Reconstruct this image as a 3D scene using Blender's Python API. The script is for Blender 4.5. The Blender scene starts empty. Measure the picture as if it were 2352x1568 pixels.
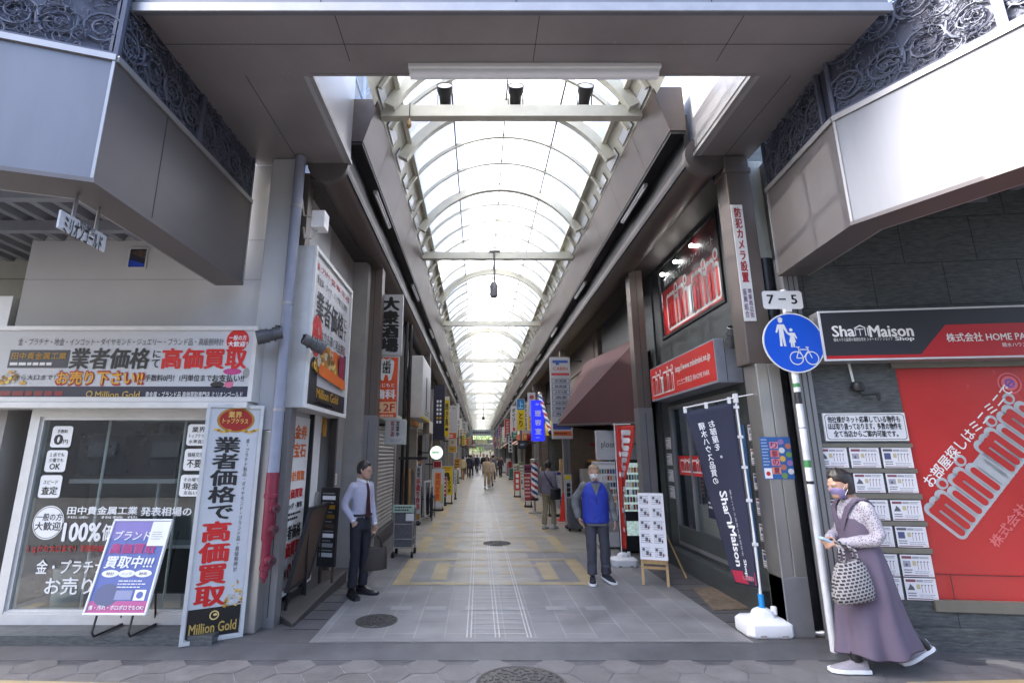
import bpy, math, random
from mathutils import Vector as V, Matrix as M
random.seed(7)
S = bpy.context.scene
C = S.collection
R = math.radians
# ------------------------------------------------------------------ camera
TILT, FOC, CAMZ = R(12.75), 1140.0, 1.75
cd = bpy.data.cameras.new('camera'); cam = bpy.data.objects.new('camera', cd); C.objects.link(cam)
cd.sensor_width = 36; cd.lens = FOC/2352*36; cd.shift_x = (1176-1100)/2352
cd.clip_start = .05; cd.clip_end = 600
cam.location = (0, 0, CAMZ); cam.rotation_euler = (R(90)+TILT, 0, 0); S.camera = cam
# ------------------------------------------------------------------ sky, sun, exposure
SUN_AZ, SUN_EL = R(-87), R(50)        # azimuth from +y (into the arcade), negative = to the west side street
w = bpy.data.worlds.new('World'); S.world = w; w.use_nodes = True
nt = w.node_tree; sky = nt.nodes.new('ShaderNodeTexSky'); sky.sky_type = 'NISHITA'
sky.sun_disc = False; sky.sun_elevation = SUN_EL; sky.sun_rotation = SUN_AZ
sky.air_density = .85; sky.dust_density = 4.0; sky.ozone_density = 1.0
nt.links.new(sky.outputs[0], nt.nodes['Background'].inputs[0]); nt.nodes['Background'].inputs[1].default_value = .14
sd = bpy.data.lights.new('sun', 'SUN'); sun = bpy.data.objects.new('sun', sd); C.objects.link(sun)
sd.energy = 2.6; sd.angle = R(.5); sd.color = (1, .95, .87)
sun.location = (0, 0, 30)
SUND = V((math.sin(SUN_AZ)*math.cos(SUN_EL), math.cos(SUN_AZ)*math.cos(SUN_EL), math.sin(SUN_EL)))
sun.rotation_euler = SUND.to_track_quat('Z', 'Y').to_euler()
S.view_settings.view_transform = 'Standard'; S.view_settings.look = 'None'
S.view_settings.gamma = 1; S.view_settings.exposure = 3.05
cy = S.cycles
cy.use_denoising = True; cy.max_bounces = 8; cy.diffuse_bounces = 4; cy.glossy_bounces = 3
cy.transmission_bounces = 4; cy.transparent_max_bounces = 16; cy.sample_clamp_indirect = 6; cy.caustics_reflective = False; cy.caustics_refractive = False

# ------------------------------------------------------------------ measuring: a line of sight of the photograph met with a real plane of the place
def _ray(px, py):
    u, v = (px-1100)/FOC, (784-py)/FOC; c, s = math.cos(TILT), math.sin(TILT)
    return V((u, c - v*s, s + v*c))
def atY(px, py, y): d = _ray(px, py); return V((0, 0, CAMZ)) + d*(y/d.y)
def atX(px, py, x): d = _ray(px, py); return V((0, 0, CAMZ)) + d*(x/d.x)
def atZ(px, py, z=0.0): d = _ray(px, py); return V((0, 0, CAMZ)) + d*((z-CAMZ)/d.z)

# ------------------------------------------------------------------ materials
def lin(h):
    if isinstance(h, str):
        h = h.lstrip('#'); c = [int(h[i:i+2], 16)/255 for i in (0, 2, 4)]
        return tuple(((x/12.92) if x <= .04045 else ((x+.055)/1.055)**2.4) for x in c)
    return tuple(h) if hasattr(h, '__len__') else (h, h, h)
_MC = {}
def mat(name, col, rough=.6, metal=0., var=.12, scale=6., bump=0., bscale=40., spec=.5, stretch=None, emit=0., dirt=0.):
    if name in _MC: return _MC[name]
    m = bpy.data.materials.new(name); _MC[name] = m; m.use_nodes = True
    n, l = m.node_tree.nodes, m.node_tree.links; b = n['Principled BSDF']; c = lin(col)
    b.inputs['Roughness'].default_value = rough; b.inputs['Metallic'].default_value = metal
    b.inputs['Specular IOR Level'].default_value = spec
    m.diffuse_color = (*c, 1)
    tc = n.new('ShaderNodeTexCoord'); mp = n.new('ShaderNodeMapping'); l.new(tc.outputs['Object'], mp.inputs[0])
    if stretch: mp.inputs['Scale'].default_value = stretch
    if var or dirt:
        tx = n.new('ShaderNodeTexNoise'); tx.inputs['Scale'].default_value = scale; tx.inputs['Detail'].default_value = 6
        tx.inputs['Roughness'].default_value = .65
        l.new(mp.outputs[0], tx.inputs['Vector'])
        rp = n.new('ShaderNodeValToRGB'); e = rp.color_ramp.elements
        e[0].position = .3; e[1].position = .72
        e[0].color = (*[x*(1-var) for x in c], 1); e[1].color = (*[min(1, x*(1+var)) for x in c], 1)
        l.new(tx.outputs[0], rp.inputs[0]); out = rp.outputs[0]
        if dirt:
            t2 = n.new('ShaderNodeTexNoise'); t2.inputs['Scale'].default_value = scale*.35; t2.inputs['Detail'].default_value = 8
            l.new(mp.outputs[0], t2.inputs['Vector'])
            r2 = n.new('ShaderNodeValToRGB'); r2.color_ramp.elements[0].position = .48; r2.color_ramp.elements[1].position = .7
            l.new(t2.outputs[0], r2.inputs[0])
            mx = n.new('ShaderNodeMixRGB'); mx.inputs[2].default_value = (*[x*.45 for x in c], 1)
            sc = n.new('ShaderNodeMath'); sc.operation = 'MULTIPLY'; sc.inputs[1].default_value = dirt
            l.new(r2.outputs[0], sc.inputs[0]); l.new(sc.outputs[0], mx.inputs[0]); l.new(out, mx.inputs[1]); out = mx.outputs[0]
        l.new(out, b.inputs['Base Color'])
        rr = n.new('ShaderNodeMapRange'); rr.inputs[3].default_value = max(0, rough-.1); rr.inputs[4].default_value = min(1, rough+.12)
        l.new(tx.outputs[0], rr.inputs[0]); l.new(rr.outputs[0], b.inputs['Roughness'])
    else: b.inputs['Base Color'].default_value = (*c, 1)
    if bump:
        t3 = n.new('ShaderNodeTexNoise'); t3.inputs['Scale'].default_value = bscale; t3.inputs['Detail'].default_value = 5
        l.new(mp.outputs[0], t3.inputs['Vector'])
        bp = n.new('ShaderNodeBump'); bp.inputs['Strength'].default_value = bump; bp.inputs['Distance'].default_value = .02
        l.new(t3.outputs[0], bp.inputs['Height']); l.new(bp.outputs[0], b.inputs['Normal'])
    if emit:
        b.inputs['Emission Color'].default_value = (*c, 1); b.inputs['Emission Strength'].default_value = emit
    return m
def ink(h, rough=.5, emit=0.): return mat('ink_'+str(h)+('_lit' if emit else ''), h, rough, var=.05, scale=3., emit=emit)
def glassmat(name, tint, gloss=.12, rough=.02, opacity=0., body=(0,0,0)):
    m = bpy.data.materials.new(name); m.use_nodes = True; n, l = m.node_tree.nodes, m.node_tree.links
    n.remove(n['Principled BSDF']); o = n['Material Output']
    tr = n.new('ShaderNodeBsdfTransparent'); tr.inputs[0].default_value = (*tint, 1)
    gl = n.new('ShaderNodeBsdfGlossy'); gl.inputs['Roughness'].default_value = rough; gl.inputs[0].default_value = (.95, .97, 1, 1)
    fr = n.new('ShaderNodeFresnel'); fr.inputs[0].default_value = 1.5
    ad = n.new('ShaderNodeMath'); ad.operation = 'ADD'; ad.inputs[1].default_value = gloss; ad.use_clamp = True
    l.new(fr.outputs[0], ad.inputs[0]); mx = n.new('ShaderNodeMixShader')
    ge = n.new('ShaderNodeNewGeometry'); su = n.new('ShaderNodeMath'); su.operation = 'SUBTRACT'; su.inputs[0].default_value = 1; l.new(ge.outputs['Backfacing'], su.inputs[1])
    mu = n.new('ShaderNodeMath'); mu.operation = 'MULTIPLY'; l.new(su.outputs[0], mu.inputs[0]); l.new(ad.outputs[0], mu.inputs[1]); ad = mu
    l.new(ad.outputs[0], mx.inputs[0]); l.new(tr.outputs[0], mx.inputs[1]); l.new(gl.outputs[0], mx.inputs[2])
    if opacity:
        df = n.new('ShaderNodeBsdfTranslucent'); df.inputs[0].default_value = (*body, 1)
        d2 = n.new('ShaderNodeBsdfDiffuse'); d2.inputs[0].default_value = (*body, 1)
        m3 = n.new('ShaderNodeMixShader'); m3.inputs[0].default_value = .35; l.new(df.outputs[0], m3.inputs[1]); l.new(d2.outputs[0], m3.inputs[2])
        m2 = n.new('ShaderNodeMixShader'); m2.inputs[0].default_value = opacity
        l.new(mx.outputs[0], m2.inputs[1]); l.new(m3.outputs[0], m2.inputs[2]); mx = m2
    l.new(mx.outputs[0], o.inputs[0]); return m

# ------------------------------------------------------------------ text: glyph outlines of Blender's own font turned into faces
_TC = {}
def glyphs(s, res=2, line=1.0):
    k = (s, res, line)
    if k in _TC: return _TC[k]
    cu = bpy.data.curves.new('t', 'FONT'); cu.body = s; cu.size = 1; cu.resolution_u = res
    cu.align_x = 'CENTER'; cu.space_line = line; cu.fill_mode = 'FRONT'
    o = bpy.data.objects.new('t', cu); C.objects.link(o); bpy.context.view_layer.update()
    me = bpy.data.meshes.new_from_object(o.evaluated_get(bpy.context.evaluated_depsgraph_get()))
    vs = [(v.co.x, v.co.y) for v in me.vertices]; fs = [tuple(p.vertices) for p in me.polygons]
    bpy.data.objects.remove(o); bpy.data.curves.remove(cu); bpy.data.meshes.remove(me)
    ex = ey = 1.
    if vs:
        x0 = min(a for a, b in vs); x1 = max(a for a, b in vs); y0 = min(b for a, b in vs); y1 = max(b for a, b in vs)
        ex, ey = x1-x0, y1-y0
        vs = [((a-x0)/max(1e-6, x1-x0), (b-y0)/max(1e-6, y1-y0)) for a, b in vs]
    _TC[k] = (vs, fs, ex, ey); return _TC[k]

class Fr:
    """a flat drawing frame on a real face: a along u, b along v, c out of the face"""
    def __init__(s, o, u, v, n=None):
        s.o, s.u, s.v = V(o), V(u), V(v); s.n = V(n).normalized() if n is not None else s.u.cross(s.v).normalized()
    def __call__(s, a, b, c=0.): return s.o + s.u*a + s.v*b + s.n*c
    def rot(s, a, b, ang, c=0.):
        cu, sn = math.cos(ang), math.sin(ang); return Fr(s(a, b, c), s.u*cu+s.v*sn, s.v*cu-s.u*sn, s.n)

class MB:
    def __init__(s): s.v, s.f, s.m, s.mats = [], [], [], []
    def mi(s, m):
        if m not in s.mats: s.mats.append(m)
        return s.mats.index(m)
    def add(s, vs, fs, m):
        k = len(s.v); s.v += [tuple(p) for p in vs]; i = s.mi(m)
        for f in fs: s.f.append(tuple(k+j for j in f)); s.m.append(i)
        return s
    def poly(s, pts, m): return s.add(pts, [tuple(range(len(pts)))], m)
    def box(s, a, b, m, mtx=None):
        (x0, y0, z0), (x1, y1, z1) = a, b
        p = [V((x, y, z)) for z in (z0, z1) for x, y in ((x0, y0), (x1, y0), (x1, y1), (x0, y1))]
        if mtx: p = [mtx @ q for q in p]
        return s.add(p, [(3, 2, 1, 0), (4, 5, 6, 7), (0, 1, 5, 4), (1, 2, 6, 5), (2, 3, 7, 6), (3, 0, 4, 7)], m)
    def fbox(s, fr, a0, b0, a1, b1, c0, c1, m):
        p = [fr(a, b, c) for c in (c0, c1) for a, b in ((a0, b0), (a1, b0), (a1, b1), (a0, b1))]
        return s.add(p, [(3, 2, 1, 0), (4, 5, 6, 7), (0, 1, 5, 4), (1, 2, 6, 5), (2, 3, 7, 6), (3, 0, 4, 7)], m)
    def frame(s, fr, a0, b0, a1, b1, t, c0, c1, m):
        s.fbox(fr, a0, b0, a1, b0+t, c0, c1, m); s.fbox(fr, a0, b1-t, a1, b1, c0, c1, m)
        s.fbox(fr, a0, b0+t, a0+t, b1-t, c0, c1, m); return s.fbox(fr, a1-t, b0+t, a1, b1-t, c0, c1, m)
    def rect(s, fr, a0, b0, a1, b1, m, c=.004): return s.poly([fr(a0, b0, c), fr(a1, b0, c), fr(a1, b1, c), fr(a0, b1, c)], m)
    def fpoly(s, fr, pts, m, c=.004): return s.poly([fr(a, b, c) for a, b in pts], m)
    def rrect(s, fr, a0, b0, a1, b1, r, m, c=.004):
        pts = []
        for cx, cy, st in ((a1-r, b0+r, -90), (a1-r, b1-r, 0), (a0+r, b1-r, 90), (a0+r, b0+r, 180)):
            pts += [(cx+r*math.cos(R(st+t)), cy+r*math.sin(R(st+t))) for t in (0, 30, 60, 90)]
        return s.fpoly(fr, pts, m, c)
    def disc(s, fr, a, b, ra, m, c=.004, rb=None, n=28):
        rb = rb or ra; return s.fpoly(fr, [(a+ra*math.cos(6.2832*i/n), b+rb*math.sin(6.2832*i/n)) for i in range(n)], m, c)
    def ring(s, fr, a, b, ro, ri, m, c=.004, n=28, sy=1.):
        vs = [fr(a+q*math.cos(6.2832*i/n), b+q*sy*math.sin(6.2832*i/n), c) for q in (ro, ri) for i in range(n)]
        return s.add(vs, [(i, (i+1) % n, n+(i+1) % n, n+i) for i in range(n)], m)
    def text(s, fr, t, a0, b0, a1, b1, m, c=.006, bold=.02, vert=False, mirror=False, slant=0., line=1.0, res=2):
        if vert: t = '\n'.join(t.replace('ー', '｜'))
        vs, fs, ex, ey = glyphs(t, res, line)
        dx, dy = bold*(a1-a0)/max(ex, .1), bold*(b1-b0)/max(ey, .1)
        k = len(s.v); i = s.mi(m); n = len(vs)
        for q, (ox, oy) in enumerate(((-1, .5), (1, -.5), (.2, 1), (-.2, -1)) if bold else ((0, 0),)):
            for x, y in vs:
                if mirror: x = 1-x
                s.v.append(tuple(fr(a0+(a1-a0)*x + slant*y*(b1-b0)+ox*dx, b0+(b1-b0)*y+oy*dy*.6, c+q*.0004)))
            for f in fs: s.f.append(tuple(k+q*n+j for j in f)); s.m.append(i)
        return s
    def bars(s, fr, a0, b0, a1, b1, n, m, c=.005, fill=.45, seed=1):
        rg = random.Random(seed); h = (b1-b0)/n
        for i in range(n):
            x = a0; e = a0+(a1-a0)*rg.uniform(.75, 1)
            while x < e-1e-4:
                wd = (a1-a0)*rg.uniform(.05, .16); x2 = min(e, x+wd)
                s.rect(fr, x, b0+h*(i+.5-fill/2), x2, b0+h*(i+.5+fill/2), m, c); x = x2+(a1-a0)*.025
        return s
    def tube(s, pts, r, m, n=8, caps=True, closed=False):
        pts = [V(p) for p in pts]; N = len(pts); rr = r if hasattr(r, '__len__') else [r]*N
        up = V((0, 0, 1)); vs = []
        px = None
        for i, p in enumerate(pts):
            if closed: t = pts[(i+1) % N]-pts[i-1]
            else: t = pts[min(i+1, N-1)]-pts[max(i-1, 0)]
            t.normalize()
            if px is None: px = t.cross(up if abs(t.z) < .9 else V((0, 1, 0))).normalized()
            px = (px - t*px.dot(t)).normalized(); py = t.cross(px)
            vs += [p + (px*math.cos(6.2832*j/n)+py*math.sin(6.2832*j/n))*rr[i] for j in range(n)]
        K = N if closed else N-1
        fs = [(i*n+j, i*n+(j+1) % n, ((i+1) % N)*n+(j+1) % n, ((i+1) % N)*n+j) for i in range(K) for j in range(n)]
        if caps and not closed: fs += [tuple(range(n-1, -1, -1)), tuple((N-1)*n+j for j in range(n))]
        return s.add(vs, fs, m)
    def bar(s, a, b, w, h, m, up=(0, 0, 1)):
        a, b = V(a), V(b); t = (b-a).normalized(); x = t.cross(V(up)).normalized(); y = x.cross(t)
        p = [q + x*sx*w/2 + y*sy*h/2 for q in (a, b) for sx, sy in ((-1, -1), (1, -1), (1, 1), (-1, 1))]
        return s.add(p, [(3, 2, 1, 0), (4, 5, 6, 7), (0, 1, 5, 4), (1, 2, 6, 5), (2, 3, 7, 6), (3, 0, 4, 7)], m)
    def lathe(s, prof, m, o=(0, 0, 0), n=20, sx=1., sy=1., caps=True):
        o = V(o); k = len(prof)
        vs = [o + V((r*sx*math.cos(6.2832*j/n), r*sy*math.sin(6.2832*j/n), z)) for r, z in prof for j in range(n)]
        fs = [(i*n+j, i*n+(j+1) % n, (i+1)*n+(j+1) % n, (i+1)*n+j) for i in range(k-1) for j in range(n)]
        if caps: fs += [tuple(range(n-1, -1, -1)), tuple((k-1)*n+j for j in range(n))]
        return s.add(vs, fs, m)
    def extrude(s, poly, o, u, v, n, d, m):
        """a flat outline (a, b) at o along u, v, given thickness d along n"""
        o, u, v, n = V(o), V(u), V(v), V(n); k = len(poly)
        vs = [o+u*a+v*b for a, b in poly] + [o+u*a+v*b+n*d for a, b in poly]
        return s.add(vs, [tuple(range(k-1, -1, -1)), tuple(range(k, 2*k))] + [(i, (i+1) % k, k+(i+1) % k, k+i) for i in range(k)], m)
    def loft(s, rings, m, caps=True, closed=False):
        n = len(rings[0]); k = len(rings); vs = [p for r in rings for p in r]
        fs = [(i*n+j, i*n+(j+1) % n, ((i+1) % k)*n+(j+1) % n, ((i+1) % k)*n+j) for i in range(k if closed else k-1) for j in range(n)]
        if caps and not closed: fs += [tuple(range(n-1, -1, -1)), tuple((k-1)*n+j for j in range(n))]
        return s.add(vs, fs, m)
    def mesh(s, name, smooth=False):
        me = bpy.data.meshes.new(name); me.from_pydata(s.v, [], s.f)
        for m in s.mats: me.materials.append(m)
        me.polygons.foreach_set('material_index', s.m)
        if smooth:
            me.polygons.foreach_set('use_smooth', [True]*len(s.f))
            if smooth != 'all': me.set_sharp_from_angle(angle=R(40))
        me.update(); return me
    def build(s, name, parent=None, smooth=False, bevel=0.):
        me = s.mesh(name, smooth); o = bpy.data.objects.new(name, me); C.objects.link(o)
        if parent:
            o.parent = parent
            o.matrix_parent_inverse = M.LocRotScale(parent.location, parent.rotation_euler, parent.scale).inverted()
        if bevel:
            b = o.modifiers.new('b', 'BEVEL'); b.width = bevel; b.segments = 2; b.limit_method = 'ANGLE'; b.angle_limit = R(35)
            b.use_clamp_overlap = True
        return o
def tag(o, label, cat, group=None, kind=None):
    if label: o['label'] = label
    if cat: o['category'] = cat
    if group: o['group'] = group
    if kind: o['kind'] = kind
    return o
def thing(name, label, cat, loc, group=None):
    o = bpy.data.objects.new(name, None); o.empty_display_size = .2; C.objects.link(o); o.location = loc
    return tag(o, label, cat, group)
def struct(mb, name, **k): return tag(mb.build(name, **k), None, None, kind='structure')
def child(o, parent, label=None):
    if label: o['label'] = label
    return o
def dup(o, loc=None, label=None, group=None, parent=None):
    c = o.copy(); C.objects.link(c)
    if loc is not None: c.location = loc
    if label: c['label'] = label
    if group: c['group'] = group
    if parent: c.parent = parent
    for ch in list(o.children): dup(ch, parent=c)
    return c
X, Y, Z = V((1, 0, 0)), V((0, 1, 0)), V((0, 0, 1))
def front(x, y, z): return Fr((x, y, z), X, Z, -Y)        # a face looking at the street
def westw(x, y, z): return Fr((x, y, z), Y, Z, X)         # a face of the west wall, looking east
def eastw(x, y, z): return Fr((x, y, z), -Y, Z, -X)       # a face of the east wall, looking west
# ================================================================== materials of the place
BROWN = mat('brown_cladding', (.125, .112, .110), .42, .25, var=.13, scale=1.6, stretch=(1, .25, 1), dirt=.15)
SOFF = mat('soffit_cladding', (.29, .265, .268), .38, .3, var=.13, scale=1.3, dirt=.34)
DKBROWN = mat('dark_eave', (.065, .055, .054), .55, .1, var=.2, scale=2.)
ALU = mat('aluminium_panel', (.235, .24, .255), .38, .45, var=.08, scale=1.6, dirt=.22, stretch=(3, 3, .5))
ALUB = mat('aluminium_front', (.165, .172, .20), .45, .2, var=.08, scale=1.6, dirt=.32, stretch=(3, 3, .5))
TRIM = mat('trim_metal', (.34, .33, .33), .4, .5, var=.1)
CREAM = mat('cream_steel', (.60, .59, .50), .5, 0, var=.10, scale=3., dirt=.22)
IRON = mat('cast_iron', (.088, .097, .135), .6, .15, var=.2, scale=25.)
BLACK = mat('black_paint', (.012, .012, .014), .5, var=.2)
DARK = mat('dark_void', (.02, .02, .022), .8, var=.3)
WHITE = mat('white_paint', (.74, .74, .73), .45, var=.05, dirt=.1)
WPANEL = mat('white_wall_panel', (.48, .48, .48), .55, var=.06, scale=1.2, dirt=.16)
STEEL = mat('stainless_steel', (.47, .46, .44), .34, .85, var=.05, scale=1.2, dirt=.12)
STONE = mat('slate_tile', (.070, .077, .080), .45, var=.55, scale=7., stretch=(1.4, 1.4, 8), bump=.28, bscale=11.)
GREYW = mat('grey_wall', (.30, .29, .28), .7, var=.14, scale=1.5, dirt=.35)
WOOD = mat('pine_wood', (.42, .27, .12), .55, var=.25, scale=5., stretch=(6, 6, .6))
DWOOD = mat('dark_wood', (.075, .045, .032), .5, var=.3, scale=5., stretch=(6, 6, .6))
GLASS = glassmat('shop_glass', (.80, .84, .83), .07, .015)
ROOFG = glassmat('roof_glazing', (.86, .89, .93), .02, .2, .80, (.93, .94, .95))
GREYL = mat('pale_grey', (.48, .48, .49), .5, var=.06)
PLAST = mat('white_plastic', (.80, .81, .83), .4, var=.04, dirt=.10)
RUBBER = mat('rubber', (.02, .02, .02), .8, var=.2)

# ================================================================== ground
def tile_mat(name, c1, c2, mortar, bw, rh, ms=.012, rough=.42, off=.5, rot=0.):
    m = bpy.data.materials.new(name); m.use_nodes = True; n, l = m.node_tree.nodes, m.node_tree.links; b = n['Principled BSDF']
    tc = n.new('ShaderNodeTexCoord'); mp = n.new('ShaderNodeMapping'); l.new(tc.outputs['Object'], mp.inputs[0]); mp.inputs['Rotation'].default_value = (0, 0, rot)
    mp.inputs['Location'].default_value = (.09, .04, 0)
    br = n.new('ShaderNodeTexBrick'); l.new(mp.outputs[0], br.inputs['Vector'])
    br.inputs['Color1'].default_value = (*c1, 1); br.inputs['Color2'].default_value = (*c2, 1); br.inputs['Mortar'].default_value = (*mortar, 1)
    br.inputs['Scale'].default_value = 1; br.inputs['Brick Width'].default_value = bw; br.inputs['Row Height'].default_value = rh
    br.inputs['Mortar Size'].default_value = ms; br.inputs['Mortar Smooth'].default_value = .2; br.offset = off
    ns = n.new('ShaderNodeTexNoise'); ns.inputs['Scale'].default_value = 2.2; ns.inputs['Detail'].default_value = 8; l.new(tc.outputs['Object'], ns.inputs['Vector'])
    mr = n.new('ShaderNodeMapRange'); mr.inputs[1].default_value = .3; mr.inputs[2].default_value = .7; mr.inputs[3].default_value = .72; mr.inputs[4].default_value = 1.18
    l.new(ns.outputs[0], mr.inputs[0]); mx = n.new('ShaderNodeMixRGB'); mx.blend_type = 'MULTIPLY'; mx.inputs[0].default_value = 1
    l.new(br.outputs[0], mx.inputs[1]); l.new(mr.outputs[0], mx.inputs[2]); l.new(mx.outputs[0], b.inputs['Base Color'])
    rr = n.new('ShaderNodeMapRange'); rr.inputs[3].default_value = rough-.1; rr.inputs[4].default_value = rough+.16; l.new(ns.outputs[0], rr.inputs[0]); l.new(rr.outputs[0], b.inputs['Roughness'])
    bp = n.new('ShaderNodeBump'); bp.inputs['Strength'].default_value = .25; bp.inputs['Distance'].default_value = .004; bp.invert = True
    l.new(br.outputs['Fac'], bp.inputs['Height']); l.new(bp.outputs[0], b.inputs['Normal'])
    return m
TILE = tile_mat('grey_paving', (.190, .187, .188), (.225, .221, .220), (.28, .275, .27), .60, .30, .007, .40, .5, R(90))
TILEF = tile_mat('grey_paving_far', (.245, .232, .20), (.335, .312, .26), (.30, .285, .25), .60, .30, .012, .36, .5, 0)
YEL = tile_mat('ochre_paving', (.36, .285, .155), (.40, .315, .17), (.33, .29, .22), .60, .30, .008, .42, .5, R(90))
LTILE = mat('pale_paving', (.27, .268, .265), .45, var=.1, scale=8.)
JOINT = mat('pale_joint', (.50, .50, .48), .6, var=.2, scale=20.)
SIDE = mat('side_concrete', (.085, .082, .084), .6, var=.22, scale=3., dirt=.4, bump=.2)
HEXA = [mat('hex_paver_%d' % i, (.132+.007*i, .127+.007*i, .125+.007*i), .62, var=.14, scale=7., bump=.15, bscale=60., dirt=.3) for i in range(4)]
KERB = mat('dark_kerb', (.085, .085, .090), .5, var=.28, scale=3.5, dirt=.35)  # darker tone for the sloping band and the bed under the pavers
ASPH = mat('asphalt', (.05, .05, .052), .85, var=.25, scale=30., bump=.4, bscale=120.)
KY = 5.24
g = MB(); g.poly([(-300, -300, -.22), (300, -300, -.22), (300, 300, -.22), (-300, 300, -.22)], ASPH); struct(g, 'ground')
g = MB(); g.box((-60, -9, -.21), (60, 1.3, -.17), ASPH); struct(g, 'road')
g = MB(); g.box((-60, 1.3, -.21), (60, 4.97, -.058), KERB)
hw, hh = .378, .327; rg = random.Random(3)
JL = mat('paver_joint', (.40, .40, .385), .8, var=.2, scale=15.)
for j in range(-24, 28):
    cx = j*.75*hw+.10
    for k in range(-10, 2):
        cyy = 4.86 + k*hh + (hh/2 if j % 2 else 0)
        if cyy > 4.98 or cyy < 1.5: continue
        s1 = .487 if cx < .9 else .493
        if cx < .9: g.add([V((cx+hw*.5*q*a, min(4.968, cyy+hh*.5*q*b), -.056)) for q in (1.0,) for a, b in ((1, 0), (.5, 1), (-.5, 1), (-1, 0), (-.5, -1), (.5, -1))], [(0, 1, 2, 3, 4, 5)], JL)
        q = s1*2
        g.add([V((cx+hw*.5*q*a, min(4.967, cyy+hh*.5*q*b), -.050)) for a, b in ((1, 0), (.5, 1), (-.5, 1), (-1, 0), (-.5, -1), (.5, -1))], [(0, 1, 2, 3, 4, 5)], rg.choice(HEXA))
# the guiding strip of ochre blocks along the carriageway
for a_, b_ in ((atZ(-420, 1552, -.046), atZ(300, 1567, -.046)), (atZ(2080, 1565, -.046), atZ(2700, 1552, -.046))): g.poly([a_-V((0, .28, 0)), b_-V((0, .28, 0)), b_, a_], YEL)
struct(g, 'sidewalk')
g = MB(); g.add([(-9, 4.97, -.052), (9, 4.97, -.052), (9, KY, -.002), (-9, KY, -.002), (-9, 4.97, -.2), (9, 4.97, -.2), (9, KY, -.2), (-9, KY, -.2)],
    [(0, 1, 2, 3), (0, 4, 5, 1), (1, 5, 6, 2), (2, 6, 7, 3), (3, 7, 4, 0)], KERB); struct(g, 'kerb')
XL, XR, XA = -2.05, 3.35, .44
g = MB(); f = g
f.poly([(-1.62, KY, 0), (2.62, KY, 0), (2.62, 9.7, 0), (-1.62, 9.7, 0)], TILE)
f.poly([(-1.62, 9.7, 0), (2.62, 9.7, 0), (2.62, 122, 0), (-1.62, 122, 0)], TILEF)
def fq(x0, y0, x1, y1, m, z=.004): g.poly([(x0, y0, z), (x1, y0, z), (x1, y1, z), (x0, y1, z)], m)
fq(-1.60, KY+.012, 2.60, KY+.10, mat('edge_paving', (.20, .198, .20), .5, var=.15, dirt=.3))
for x in (-1.02, -.62, -.16, .30, .78, 1.24): fq(x, 6.24, x+.24, 6.39, LTILE)
# the ochre fret of the paving: long bands joined by cross bands, both halves alike about the middle of the walk
MX = .23
def both(x0, y0, x1, y1):
    fq(MX-x1, y0, MX-x0, y1, YEL); fq(MX+x0, y0, MX+x1, y1, YEL)
y0 = 7.35
for k in range(3):
    b = y0 + k*2.35
    both(1.20, b, 1.42, b+1.75); both(.70, b+.30, .92, b+1.45)
    both(.10, b+1.12, .70, b+1.30); both(.10, b+.02, 1.20, b+.16)
    both(.10, b+1.62, 1.20, b+1.78); both(.10, b+.62, .40, b+.80)
    fq(MX-.10, b+.62, MX+.10, b+.80, LTILE)
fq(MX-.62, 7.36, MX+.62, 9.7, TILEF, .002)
rt_ = random.Random(4)
for k in range(46):
    b = 14.45+k*2.35; both(1.20, b-.1, 1.42, b+2.2)
for k in range(60):
    b = 14.6+k*1.17; both(.70, b, .95, b+.55); both(1.62, b+.3, 1.95, b+.8)
    if k % 2: fq(MX-1.2, b+.75, MX+1.2, b+.87, TILE, .003)
    for x in (-.52, .14): 
        if rt_.random() < .5: fq(MX+x, b+.2, MX+x+.36, b+.5, LTILE, .003)
for x in (-.125, -.085, .155, .195, .47, .505):
    fq(x, KY+.11, x+.014, 24, JOINT, .009)
for k in range(30):
    yy = KY+.22+k*.16
    if yy < 9.5: fq(-.08, yy, .46, yy+.011, JOINT, .007)
struct(g, 'arcade_floor')
g = MB()
for x0, x1 in ((-9, -1.62), (2.62, 9)):
    g.poly([(x0, KY, -.001), (x1, KY, -.001), (x1, 122, -.001), (x0, 122, -.001)], SIDE)
for k in range(9): g.box((-2.0, 5.6+k*.32, -.02), (-1.64, 5.61+k*.32, .0015), BLACK); g.box((2.64, 5.5+k*.32, -.02), (3.1, 5.51+k*.32, .0015), BLACK)
struct(g, 'pavement')

IRONL = mat('manhole_iron', (.085, .08, .078), .5, .5, var=.25, scale=12.)
def manhole(x, y, z, r, label):
    g = MB(); g.lathe([(r, -.03), (r, .004), (r*.95, .006), (r*.94, .002), (r*.86, .002), (r*.85, .006), (.001, .006)], IRONL, (0, 0, 0), 48, caps=False)
    rr = random.Random(5)
    for i in range(90):
        a = i*2.39996; q = r*.82*math.sqrt((i+.5)/90); t = rr.uniform(0, 3.14)
        c = V((q*math.cos(a), q*math.sin(a), .006)); g.box((-.022, -.008, 0), (.022, .008, .006), IRONL, M.Translation(c) @ M.Rotation(t, 4, 'Z'))
    for i in range(28):
        a = i*6.2832/28; g.box((-.012, -.006, 0), (.012, .006, .006), IRONL, M.Translation((r*.905*math.cos(a), r*.905*math.sin(a), .001)) @ M.Rotation(a, 4, 'Z'))
    o = g.build('manhole_cover', smooth=True); o.location = (x, y, z); tag(o, label, 'manhole', 'manhole covers in the paving'); return o
manhole(.34, 4.47, -.05, .37, 'large embossed iron manhole cover in the hexagonal sidewalk pavers')
manhole(-1.10, 5.87, .002, .225, 'small round brown manhole cover in the grey tiles near the ramp')
manhole(.36, 10.6, .006, .28, 'round manhole cover among the ochre paving bands inside the arcade')

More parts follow.
